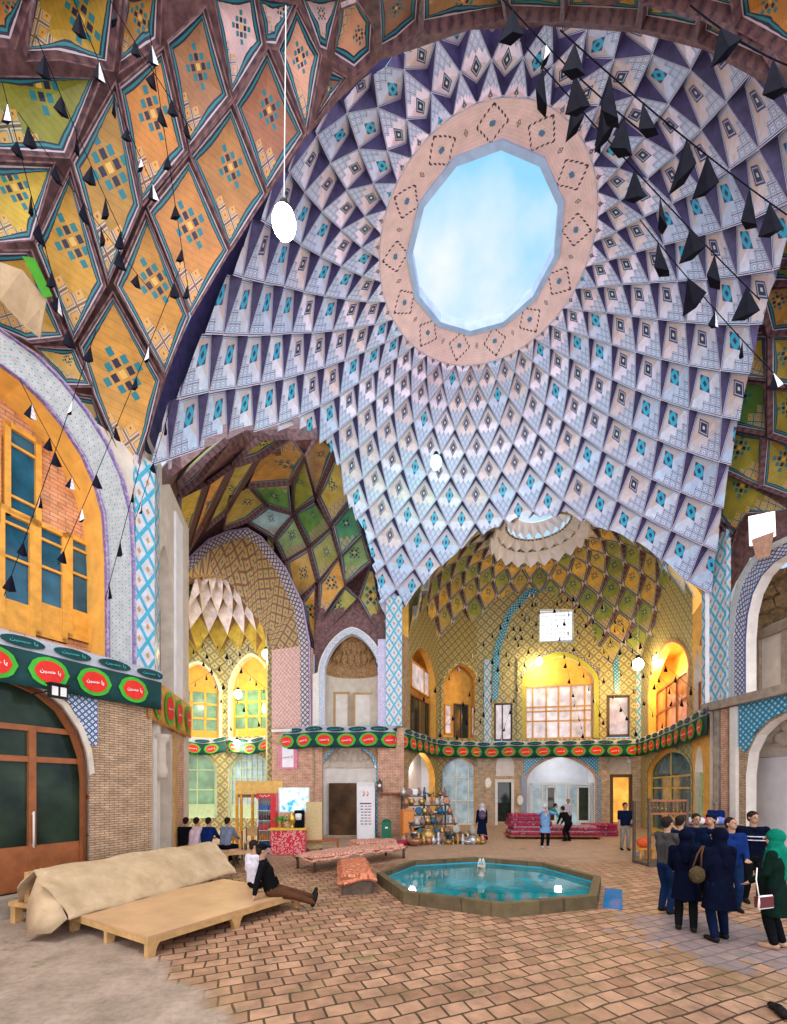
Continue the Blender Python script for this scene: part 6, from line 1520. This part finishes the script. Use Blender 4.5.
# hanging garland of wares on the pier between shops
for k, (x, y, l) in enumerate(((487, 783, 'round brass tray hanging between the glass shop and white doorway'), (520, 800, 'oval mirror with brass rim hanging right of the white doorway'))):
    t = thing('wall_tray' if k == 0 else 'mirror', l, 'tray' if k == 0 else 'mirror', WB.at(WB.s(x) if k else WB.s(488), WB.px(500, y)[1], .09), 0)
    mb = MB(); ids = [mb.vert((.26 * math.cos(a), 0, .42 * math.sin(a))) for a in np.linspace(0, 2 * PI, 21)[:-1]]; mb.prism([V(.26 * math.cos(a), .02, .4 * math.sin(a)) for a in np.linspace(0, 2 * PI, 21)[:-1]], (0, .05, 0)); part(mb, 'rim', M_BR, t)
    mb = MB(); mb.prism([V(.18 * math.cos(a), -.02, .3 * math.sin(a)) for a in np.linspace(0, 2 * PI, 21)[:-1]], (0, .03, 0)); part(mb, 'face', M_SI if k == 0 else MT['plaster_white'], t)

# ================================================================ torn cloth by the vault window, bunting
tc_ = MB(); q = [(0, 262), (22, 270), (46, 300), (40, 338), (24, 326), (0, 300)]; pts = [CS.at(x, y, .965) for x, y in q]
tc_.prism(pts, (0, .02, .02)); one(tc_, 'torn_cloth', M_CANVAS, 'torn beige cloth hanging from the vault over the wooden windows', 'cloth')
tc_ = MB(); q = [(22, 256), (34, 258), (52, 296), (44, 298)]; tc_.prism([CS.at(x, y, .96) for x, y in q], (0, .02, .02)); one(tc_, 'green_ribbon', plain('bright_green_cloth', (.06, .30, .02), .7), 'bright green cloth strip beside the torn beige cloth', 'cloth')
tc_ = MB(); q = [(752, 540), (774, 532), (770, 556), (757, 560)]; tc_.prism([DS.at(x, y, .97) for x, y in q], (0, .02, .02)); one(tc_, 'torn_sacking', plain('pinkish_sacking', (.62, .36, .26), .8, .2), 'pinkish sacking hanging under the right vault skylight', 'cloth')
M_PW = plain('pennant_white_script', (.62, .60, .64), .75, .35, 20)
M_PD = plain('pennant_black', (.006, .006, .012), .75, .3)
def pennant_mesh(name, mats, w, h):
    mb = MB(); ap = V(0, 0, 0); l, r, f, b = V(-w, .0, -h * .86), V(w, 0, -h * .86), V(.1 * w, -.5 * w, -h), V(0, .28 * w, -h * .9)
    for t, m in (((ap, l, f), 0), ((ap, f, r), 1), ((ap, r, b), 0), ((ap, b, l), 0), ((l, b, f), 0), ((f, b, r), 0)): mb.poly(t, m)
    return mb.mesh(name, mats)
PM = [pennant_mesh('pennant', [M_PD, M_PD], .075, .26), pennant_mesh('pennant', [M_PD, M_PW], .075, .26), pennant_mesh('pennant', [M_PD, M_PD], .13, .42)]
def bunting(a, b, n, sag, label, group, cordlabel, cordgroup, size=1.0, white=.2, rr=random.Random(5), mesh=None, jit=.03):
    path = [a.lerp(b, k / 16) - V(0, 0, sag * 4 * (k / 16) * (1 - k / 16)) for k in range(17)]
    mb = MB(); mb.tube(path, .004 * size + .002, 4); one(mb, 'cord', M_PD, cordlabel, 'cord', cordgroup)
    for k in range(n):
        t = min(.98, max(.02, (k + .5) / n + rr.uniform(-jit, jit))); p = a.lerp(b, t) - V(0, 0, sag * 4 * t * (1 - t))
        wh = rr.random() < white
        ob = bpy.data.objects.new('pennant', mesh if mesh and not wh else PM[1 if wh else 0]); COL.objects.link(ob); ob.location = p + V(0, 0, .008)
        ob.rotation_euler = (rr.uniform(-.12, .12), rr.uniform(-.15, .15), rr.uniform(-1.2, 1.2)); s = size * rr.uniform(.85, 1.15); ob.scale = (s, s, s)
        tag(ob, (label[0] if not wh else label[1]), 'pennant', group[0] if not wh else group[1])
lab = ('small black pennant strung before the orange vault at the upper left', 'black pennant with white script strung before the orange vault at the upper left'); grp = ('black pennants before the near vault', 'script pennants before the near vault')
cl_ = ('thin cord of pennants crossing the near vault and window wall', 'cords across the near vault')
for x0, y0, d0, x1, y1, d1, n in ((4, 596, 6.6, 96, 330, 6.2, 6), (58, 565, 7.2, 180, 268, 6.8, 7), (105, 600, 8.2, 152, 415, 7.4, 4), (2, 82, 5.2, 72, 345, 6.2, 7), (36, 35, 5.0, 125, 240, 6.2, 6), (72, -4, 5.2, 160, 200, 6.4, 6), (108, -4, 5.4, 192, 130, 6.4, 5), (18, 112, 5.4, 150, 290, 6.6, 6), (148, 20, 5.8, 190, 300, 7.2, 6), (135, 520, 8.6, 172, 400, 8.2, 3), (20, 380, 6.5, 80, 490, 7.2, 3)):
    bunting(P(x0, y0, d0), P(x1, y1, d1), n, .05, lab, grp, *cl_, size=1.0, white=.26)
lab = ('black pennant on the diagonal cords before the right side of the dome', 'script printed pennant on the diagonal cords before the right side of the dome'); grp = ('black pennants before the dome', 'script pennants before the dome')
cl_ = ('diagonal cord of large pennants before the right of the dome', 'cords before the dome')
for x0, y0, d0, x1, y1, d1, n in ((498, -6, 4.0, 640, 130, 4.6, 5), (560, 30, 4.0, 787, 215, 4.6, 7), (520, 40, 4.4, 760, 300, 5.2, 8), (690, 5, 3.8, 800, 70, 4.0, 2), (640, 220, 5.4, 790, 390, 5.6, 5)):
    bunting(P(x0, y0, d0), P(x1, y1, d1), n, .06, lab, grp, *cl_, size=1.0, white=.12, mesh=PM[2])
lab = ('tiny black pennant on the fan of cords in the far bay', 'tiny pale pennant on the fan of cords in the far bay'); grp = ('black pennants in the far bay', 'pale pennants in the far bay')
cl_ = ('thin cord of tiny pennants fanning from the far skylight', 'cords in the far bay')
for k, (x, y) in enumerate(((420, 700), (438, 735), (455, 738), (470, 738), (500, 740), (585, 741), (612, 740), (640, 738), (668, 730), (690, 718))):
    bunting(P(548 + (x - 548) * .12, 606 - abs(x - 548) * .14, 24.0), P(x, y, 24.6 if 460 < x < 640 else 20.6), 11, .25, lab, grp, *cl_, size=1.15, white=.2)
for x0, y0, x1, y1 in ((610, 620, 700, 715), (600, 600, 695, 690)):
    bunting(P(x0, y0, 21), P(x1, y1, 17.0), 9, .2, lab, grp, *cl_, size=1.3, white=.15)
lab = ('tiny black pennant strung in the yellow left recess', 'tiny pale pennant strung in the yellow left recess'); grp = ('black pennants in the left recess', 'pale pennants in the left recess')
for x0, y0, x1, y1 in ((186, 640, 262, 725), (200, 632, 232, 730), (180, 690, 255, 640), (215, 640, 268, 690)):
    bunting(P(x0, y0, 21.3), P(x1, y1, 21.8), 7, .12, lab, grp, 'thin cord of tiny pennants in the yellow left recess', 'cords in the left recess', size=1.15, white=.2)
# ================================================================ people
SKIN = plain('skin', (.40, .22, .14), .6, .08, 6); HAIR = plain('black_hair', (.02, .014, .012), .6, .3, 20); EYEM = plain('dark_eye', (.02, .015, .012), .3)
LIP = plain('lip', (.42, .16, .13), .6)
def cloth(name, c, var=.2): 
    g = NG('cloth_' + name, .9, .04); nf = g.noise(g.obj(), 7, 4); g.bump(g.noise(g.obj(), 11, 3), .45, .03)
    return g.col(g.ramp(nf, [(.3, tuple(x * (1 - var) for x in c)), (.7, tuple(min(1, x * (1 + var)) for x in c))]))
KHAKI, GREY, NAVY_, BLACK_, JEAN, BLUE_, LBLUE, TEALC, GREENC, WHITEC, DBLUE = [cloth(n, c) for n, c in (('khaki', (.24, .21, .17)), ('grey', (.055, .05, .05)), ('navy', (.0025, .004, .014)), ('black', (.006, .0065, .008)), ('jean', (.007, .02, .065)), ('blue', (.006, .022, .11)), ('light_blue', (.16, .32, .55)), ('teal', (.02, .30, .32)), ('green', (.004, .15, .095)), ('white', (.5, .5, .56)), ('dark_blue', (.004, .009, .032)))]
DGREEN, BROWN_, SHOE = cloth('deep_green', (.004, .014, .010)), cloth('brown', (.08, .035, .018)), plain('shoe_leather', (.015, .012, .012), .4)
def cap_(mb, a, b, ra, rb, n=10):
    a, b = Vector(a), Vector(b); mb.ball(a, ra, n); mb.ball(b, rb, n)
    if (b - a).length > .004: mb.tube([a, b], [ra, rb], n)
def chain(mb, pts, rs, n=10):
    for (a, b), (ra, rb) in zip(zip(pts, pts[1:]), zip(rs, rs[1:])): cap_(mb, a, b, ra, rb, n)
def ik(a, c, l1, l2, hint):
    a, c = Vector(a), Vector(c); d = c - a; L = min(d.length, (l1 + l2) * .998); d.normalize(); c = a + d * L
    x = (l1 * l1 - l2 * l2 + L * L) / (2 * L); h = math.sqrt(max(l1 * l1 - x * x, 0)); hv = Vector(hint); hv = (hv - d * hv.dot(d)).normalized()
    return a + d * x + hv * h, c
def soft(mb, name, mat, parent, vox, smooth=2):
    ob = part(mb, name, mat, parent)
    r = ob.modifiers.new('join', 'REMESH'); r.mode = 'VOXEL'; r.voxel_size = vox; r.use_smooth_shade = True
    if smooth: s = ob.modifiers.new('smooth', 'SMOOTH'); s.factor = .5; s.iterations = smooth
    return ob
def person(label, loc, rz, H=1.7, lean=0.0, pelvis=None, feet=None, hands=None, knees=None, elbows=None, head=(0, 0), top=NAVY_, sleeves=1.0, trousers=BLACK_, shoes=SHOE, hem=.86, skirt=None, skirt_w=.24,
           hair=True, scarf=None, cap=None, scarf_len=.30, near=True, headdir=None, build=1.0, stripes=None, group=None, coat_open=False):
    k = H / 1.745; vox = .011 if near else .018
    root = thing('person', label, 'person', loc, rz, group); root.scale = (k, k, k)
    pv = Vector(pelvis or (0, 0, .90)); up = V(0, math.sin(lean), math.cos(lean)); fw = V(0, math.cos(lean), -math.sin(lean)); X = V(1, 0, 0)
    sh = pv + up * .52; nk = pv + up * .57; hc = nk + up * .055 + V(0, .02, 0) + V(0, math.sin(lean * .4) * .06, math.cos(lean * .4) * .125)
    b = build; waist = pv + up * .16; chest = pv + up * .36
    feet = feet or ((-.11, .02, 0), (.11, -.03, 0)); knees = knees or ((0, 1, 0), (0, 1, 0)); hands = hands or ((-.27, .06, .78), (.27, .06, .78)); elbows = elbows or ((-.5, -1, 0), (.5, -1, 0))
    L = []
    for i, s in ((0, -1), (1, 1)):
        hip = pv + X * s * .095 - up * .02; ft = Vector(feet[i]); ank = ft + V(0, -.03, .085); kn, ank = ik(hip, ank, .415, .395, knees[i]); shd = sh + X * s * .19 * b; el, wr = ik(shd, hands[i], .29, .26, elbows[i]); L.append((s, hip, kn, ank, ft, shd, el, wr))
    mb = MB()       # one continuous body
    chain(mb, [pv + X * -.06, pv + X * .06], [.115 * b, .115 * b]); 
    for s in (-1, 1): chain(mb, [pv + X * s * .05, waist + X * s * .05, chest + X * s * .075 * b, sh + X * s * .10 - up * .04], [.11 * b, .10 * b, .115 * b, .075])
    chain(mb, [sh - X * .15, sh + X * .15], [.055, .055]); chain(mb, [sh, nk, hc - V(0, .01, .05)], [.07, .056, .056])
    yaw, pit = head; Rm = Matrix.Rotation(yaw, 3, 'Z') @ Matrix.Rotation(-pit, 3, 'X')
    def hd(x, y, z): return hc + Rm @ V(x, y, z)
    def hball(m_, p, r, sc, n=14): 
        q = len(m_.v); m_.ball((0, 0, 0), r, n, 0, sc)
        for t in range(q, len(m_.v)): m_.v[t] = tuple(hd(*(Vector(m_.v[t]) + Vector(p))))
    hball(mb, (0, -.008, .028), .094, (.84, 1.04, .98)); hball(mb, (0, .022, -.045), .064, (.86, .98, 1.05))
    cap_(mb, hd(0, .094, .012), hd(0, .112, -.022), .010, .015, 8)
    for s in (-1, 1): hball(mb, (s * .082, -.005, -.004), .026, (.4, .75, 1.15), 8)
    for s, hip, kn, ank, ft, shd, el, wr in L:
        chain(mb, [hip, hip.lerp(kn, .45), kn, kn.lerp(ank, .35), ank], [.088 * b, .080 * b, .056, .056, .040])
        d = (ank - kn); fd = V(0, 1, 0) if abs(d.normalized().z) > .5 else V(0, .3, .95); fd = fd.normalized()
        chain(mb, [ank - V(0, 0, .035), ank + fd * .15 - V(0, 0, .05 if fd.z < .5 else 0)], [.040, .032])
        chain(mb, [shd, shd.lerp(el, .4), el, el.lerp(wr, .3), wr], [.058 * b, .050 * b, .040, .040, .028])
        hdirn = (wr - el).normalized(); pal = hdirn.cross(Vector((0, 0, 1)) if abs(hdirn.z) < .9 else V(0, 1, 0)).normalized(); nrm = hdirn.cross(pal)
        kc = wr + hdirn * .075
        chain(mb, [wr, kc - pal * .022], [.026, .020], 8); chain(mb, [wr, kc + pal * .022], [.026, .020], 8)
        for q, (o, ln) in enumerate(((-.033, .062), (-.011, .076), (.011, .070), (.033, .054))):
            p0 = kc + pal * o; p1 = p0 + hdirn * ln * .55 + nrm * s * .008; p2 = p1 + (hdirn * .8 + nrm * s * .5).normalized() * ln * .45; chain(mb, [p0, p1, p2], [.0100, .0092, .008], 6)
        t0 = wr + hdirn * .025 - pal * .028; chain(mb, [t0, t0 - pal * .028 + hdirn * .03, t0 - pal * .034 + hdirn * .06], [.014, .011, .009], 6)
    soft(mb, 'body', SKIN, root, .009 if near else .014, 1)
    mb = MB()
    for s in (-1, 1): hball(mb, (s * .033, .083, .022), .011, (1.2, .6, .8), 8)
    part(mb, 'eyes', EYEM, root)
    mb = MB(); hball(mb, (0, .090, -.052), .018, (1.25, .42, .34), 8); part(mb, 'mouth', LIP, root)
    # clothes
    mb = MB(); g_ = .014
    chain(mb, [pv + X * -.065 * b, pv + X * .065 * b], [.125 * b, .125 * b])
    for s, hip, kn, ank, ft, shd, el, wr in L: chain(mb, [hip, hip.lerp(kn, .45), kn, kn.lerp(ank, .35), ank + (kn - ank).normalized() * .01], [.103 * b, .096 * b, .072, .072, .058])
    soft(mb, 'trousers', trousers, root, vox)
    mb = MB()
    for s in (-1, 1): chain(mb, [pv + up * (hem - .84) + X * s * .06 * b, waist + X * s * .06 * b, chest + X * s * .085 * b, sh + X * s * .10 - up * .035], [.125 * b, .118 * b, .130 * b, .088])
    chain(mb, [pv + up * .02, chest], [.12 * b, .12 * b]); chain(mb, [sh - X * .15, sh + X * .15], [.068, .068]); chain(mb, [sh, nk - up * .02], [.085, .066])
    for s, hip, kn, ank, ft, shd, el, wr in L:
        if sleeves > .6: chain(mb, [shd, shd.lerp(el, .4), el, el.lerp(wr, .3), wr - (wr - el).normalized() * .02], [.074 * b, .066 * b, .056, .054, .044])
        else: chain(mb, [shd, shd.lerp(el, .4), shd.lerp(el, .85)], [.074 * b, .068 * b, .064])
    if skirt is not None:      # coat or chador falling to height `skirt`
        rings = []; nn = 18; base = pv + up * .14
        for t in np.linspace(0, 1, 9):
            c = base.lerp(V(pv.x, pv.y - .01, skirt), t) if lean == 0 else base.lerp(V(pv.x, pv.y, skirt), t)
            r = (.155 * b) * (1 - t) + skirt_w * t
            rings.append([mb.vert(c + V(r * (1.06 + .03 * math.cos(5 * a) * t) * math.cos(a), r * .80 * (1 + .05 * math.sin(6 * a) * t) * math.sin(a), 0)) for a in np.linspace(0, 2 * PI, nn + 1)[:-1]])
        mb.skin(list(reversed(rings)), 0, True, True)
    tp = soft(mb, 'coat' if skirt is not None else 'shirt', top, root, vox)
    if stripes is not None:
        mb = MB()
        for zz in (.33, .40):
            c = pv + up * zz; ids = []
            for a in np.linspace(0, 2 * PI, 33)[:-1]: ids.append(c + V(.232 * b * math.cos(a), .151 * b * math.sin(a), 0))
            mb.tube(ids + ids[:1], .011, 6)
        part(mb, 'stripe', stripes, tp)
    for s, hip, kn, ank, ft, shd, el, wr in L:
        d = (ank - kn); fd = V(0, 1, 0) if abs(d.normalized().z) > .5 else V(0, .3, .95); fd = fd.normalized(); mb = MB()
        chain(mb, [ank - V(0, .02, .035), ank + fd * .08 - V(0, 0, .045 if fd.z < .5 else 0), ank + fd * .17 - V(0, 0, .052 if fd.z < .5 else 0)], [.052, .048, .036]); soft(mb, 'shoe', shoes, root, vox, 1)
    if scarf is not None:
        mb = MB(); hball(mb, (0, -.028, .035), .120, (.92, 1.0, 1.02)); hball(mb, (0, -.02, -.07), .092, (.95, .98, 1.1)); chain(mb, [hc - V(0, .03, .05), nk - up * .01 - V(0, .01, 0)], [.098, .105])
        for s in (-1, 1): chain(mb, [nk - V(0, .02, 0), sh + X * s * .11 - up * .02], [.10, .088])
        chain(mb, [nk - V(0, .06, 0), sh - up * scarf_len - fw * .10], [.10, .065]); chain(mb, [nk + V(0, .04, -.02), sh - up * scarf_len * .7 + fw * .10], [.08, .06])
        soft(mb, 'headscarf', scarf, root, vox)
    elif hair:
        mb = MB(); hball(mb, (0, -.022, .045), .101, (.90, 1.02, .95)); hball(mb, (0, -.06, -.01), .070, (1.05, .8, 1.0)); soft(mb, 'hair', HAIR, root, .012, 1)
    if cap is not None:
        mb = MB(); hball(mb, (0, -.012, .070), .104, (.93, 1.06, .72)); 
        cap_(mb, hd(0, .08, .075), hd(0, .15, .062), .03, .022, 8); soft(mb, 'cap', cap, root, .012, 1)
    return root
def at(px_, d, z=0.0): return V((px_ - CX) / F * d, d, z)
deg = math.radians
# the group of visitors at the right
person('man in grey jumper and blue jeans at the left edge of the visitor group', at(667, 7.95), deg(-75), 1.74, top=GREY, trousers=JEAN, hands=((-.10, .30, 1.02), (.12, .30, 1.0)), head=(0, -.15))
person('man in dark blue mostly hidden just behind the grey jumper man', at(680, 8.75), deg(-60), 1.70, top=DBLUE, trousers=JEAN)
w3 = person('woman in short navy jacket and hood standing between grey jumper and long coat', at(686, 6.95), deg(-35), 1.60, top=NAVY_, trousers=BLACK_, scarf=NAVY_, hem=.80, skirt=.55, skirt_w=.22, hands=((-.16, .28, 1.0), (.16, .28, 1.0)), head=(-.2, -.3), scarf_len=.18)
person('bareheaded dark haired man facing the camera between the hooded women', at(696, 9.2), deg(165), 1.72, top=DBLUE, trousers=BLACK_)
person('man in a navy cap looking down inside the visitor group', at(711, 8.75), deg(115), 1.74, top=DBLUE, trousers=BLACK_, cap=DBLUE, head=(0, -.35), hands=((-.1, .3, 1.05), (.1, .3, 1.05)))
w6 = person('woman in long navy coat and hood with back turned, bag at her side', at(719, 6.45), deg(8), 1.66, top=NAVY_, trousers=DBLUE, scarf=NAVY_, skirt=.52, skirt_w=.25, hem=.8, hands=((-.15, .27, 1.05), (.15, .27, 1.05)), feet=((-.10, .0, 0), (.19, .12, 0)), head=(.2, -.2), build=1.12, scarf_len=.2)
person('man in bright blue shirt facing the camera and looking down', at(731, 8.05), deg(168), 1.72, top=BLUE_, trousers=JEAN, hands=((-.12, .28, 1.02), (.22, .16, .86)), head=(.25, -.3))
person('tallest man in navy polo with pale chest stripes at the back', at(753, 8.6), deg(160), 1.80, top=NAVY_, trousers=BLACK_, sleeves=.5, stripes=WHITEC, head=(.3, 0), build=1.06)
w9 = person('woman in bright green headscarf and long black green coat at the right edge', at(775, 6.2), deg(38), 1.66, top=DGREEN, trousers=BLACK_, scarf=GREENC, skirt=.50, skirt_w=.23, hem=.8, hands=((-.16, .26, .98), (.16, .26, 1.0)), head=(.3, -.1), scarf_len=.34, shoes=cloth('tan_shoe', (.42, .26, .16)))
# bags hang from their own straps
bg = thing('shoulder_bag', 'brown patterned shoulder bag hanging at the long coat woman side', 'bag', at(697, 6.35, 1.02))
mb = MB(); mb.ball((0, 0, 0), .115, 12, 0, (1.05, .6, 1.15)); part(mb, 'bag_body', carpet_mat('bag_pattern', (.06, .045, .02), (.13, .09, .045), (.03, .02, .012), 22), bg)
mb = MB(); mb.tube([V(-.06, .0, .12), V(.02, .02, .3), V(.12, .05, .42)], .012, 6); mb.tube([V(.06, .0, .12), V(.08, .02, .3), V(.14, .05, .42)], .012, 6); part(mb, 'strap', BROWN_, bg)
hb2 = thing('handbag', 'white rimmed dark red handbag carried by the green headscarf woman', 'bag', at(764, 5.98, .72), .3)
mb = MB(); mb.box((0, 0, .0), (.26, .08, .15)); part(mb, 'bag_body', plain('bag_dark_red', (.10, .015, .02), .5), hb2)
mb = MB(); pth = [V(.14 * sx * 1.0, -.02, sz * .09) for sx, sz in ((-1, -.9), (-.85, .9), (.85, .9), (1, -.9))]; mb.tube(pth + pth[:1], .016, 6); part(mb, 'rim', M_WHT, hb2)
mb = MB(); mb.tube([V(-.1, 0, .08), V(-.06, .06, .3), V(.02, .1, .45)], .008, 6); part(mb, 'strap', M_WHT, hb2)
mb = MB(); chain(mb, [V(0, 0, .05), V(.04, .10, .05), V(.05, .2, .04)], [.05, .048, .036]); sh_ = mb.build('shoe', SHOE); sh_.location = G(784, 1019); tag(sh_, 'dark shoe tip at the lower right corner of the paving', 'shoe')
# people in the middle distance
person('man in navy shirt and grey trousers standing alone before the lit doorway', at(625, 15.9), deg(170), 1.73, top=DBLUE, trousers=KHAKI, sleeves=.5, hands=((-.14, .24, 1.06), (.24, .14, .88)), near=False)
person('person in light blue coat with both arms raised to the face near the carpets', at(545, 16.5), deg(175), 1.64, top=LBLUE, trousers=BLACK_, scarf=WHITEC, skirt=.62, skirt_w=.22, hands=((-.10, .20, 1.50), (.10, .20, 1.50)), elbows=((-1, .3, -.3), (1, .3, -.3)), near=False, shoes=WHITEC, scarf_len=.1)
wd = person('woman in dark long skirt with pale headscarf walking by the antiques', at(482, 18.2), deg(15), 1.62, top=DBLUE, trousers=BLACK_, scarf=WHITEC, skirt=.12, skirt_w=.27, near=False, scarf_len=.14)
bp = thing('backpack', 'dark backpack on the shoulders of the pale headscarf woman', 'bag', at(482.3, 17.98, 1.18), deg(15)); mb = MB(); mb.ball((0, 0, 0), .19, 12, 0, (.9, .55, 1.05)); part(mb, 'bag_body', cloth('plum', (.10, .07, .12)), bp)
mb = MB(); mb.ball((0, -.07, -.06), .10, 10, 0, (1.1, .6, .7)); part(mb, 'pocket', cloth('plum2', (.14, .1, .14)), bp)
person('person in teal shirt bending over the carpet pile in the white shop', at(549, 22.2), deg(-120), 1.66, lean=.75, pelvis=(0, -.12, .88), top=TEALC, trousers=DBLUE, hands=((-.12, .62, .72), (.12, .62, .74)), near=False)
person('man in pale shirt standing in the doorway of the white shop', at(568, 22.3), deg(150), 1.72, top=WHITEC, trousers=BLACK_, hands=((-.12, .30, .95), (.12, .30, .92)), near=False, head=(0, -.3))
person('stooping person in black clothes in front of the crimson carpets', at(567, 18.6), deg(30), 1.62, lean=.55, pelvis=(0, -.1, .84), top=BLACK_, trousers=BLACK_, hands=((-.14, .5, .62), (.14, .5, .66)), near=False)
person('person in blue seated beyond the railing stall with a pale hat', at(716, 14.4, .55), deg(140), 1.6, pelvis=(0, 0, .52), feet=((-.1, .42, .05), (.1, .42, .05)), knees=((0, .5, 1), (0, .5, 1)), top=BLUE_, trousers=BLACK_, cap=KHAKI, hands=((-.1, .3, .75), (.1, .3, .78)), near=False)
mb = MB(); mb.box((0, 0, .46), (.6, .5, .92)); mb.box((0, -.2, .7), (.66, .06, .1)); one(mb, 'crate', MT['wood_brown'], 'wooden crate seat under the seated person beyond the stall', 'crate', None, at(716, 14.4))
# two men on the end of the platform
def on_plat(x, y): p = pa + u * x + w_ * y; return p
person('older man in pale shirt seated at the far edge of the wooden platform', V(-2.78, 8.62, .30), deg(-35), 1.68, pelvis=(0, 0, .115), lean=-.03, feet=((-.1, .62, -.29), (.1, .60, -.29)), knees=((0, .6, 1), (0, .6, 1)), hands=((-.2, .25, .26), (.2, .28, .26)), top=cloth('pale_lilac', (.55, .54, .62)), trousers=BLACK_, head=(-.7, 0), hair=True)
person('man in black jacket and cap leaning back on his hands at the platform end', V(-2.28, 8.02, .30), deg(-75), 1.74, pelvis=(0, 0, .115), lean=-.28, feet=((-.08, .95, -.23), (.14, .85, -.25)), knees=((0, .3, 1), (0, .3, 1)), hands=((-.30, -.30, .04), (.30, -.30, .04)), elbows=((0, -1, .3), (0, -1, .3)), top=BLACK_, trousers=BROWN_, cap=BLACK_, head=(.2, .0), build=1.06)
# tea drinkers by the left recess, seen from behind
for x, d, c, l, r_ in ((184, 12.9, BLACK_, 'man in black at the left end of the tea drinkers bench', 0), (194, 12.9, cloth('pink_white', (.66, .50, .56)), 'man in pale pink shirt on the tea drinkers bench', -10), (206, 12.85, BLUE_, 'man in blue shirt hunched in the middle of the tea bench', -12), (225, 12.9, cloth('slate', (.17, .20, .28)), 'man in slate grey shirt at the right of the tea bench', -15)):
    person(l, at(x, d, .46), deg(r_), 1.70, pelvis=(0, 0, .11), lean=.18, feet=((-.12, .45, -.43), (.12, .45, -.43)), knees=((0, .6, 1), (0, .6, 1)), hands=((-.14, .5, .30), (.14, .5, .30)), top=c, trousers=BLACK_, near=False)
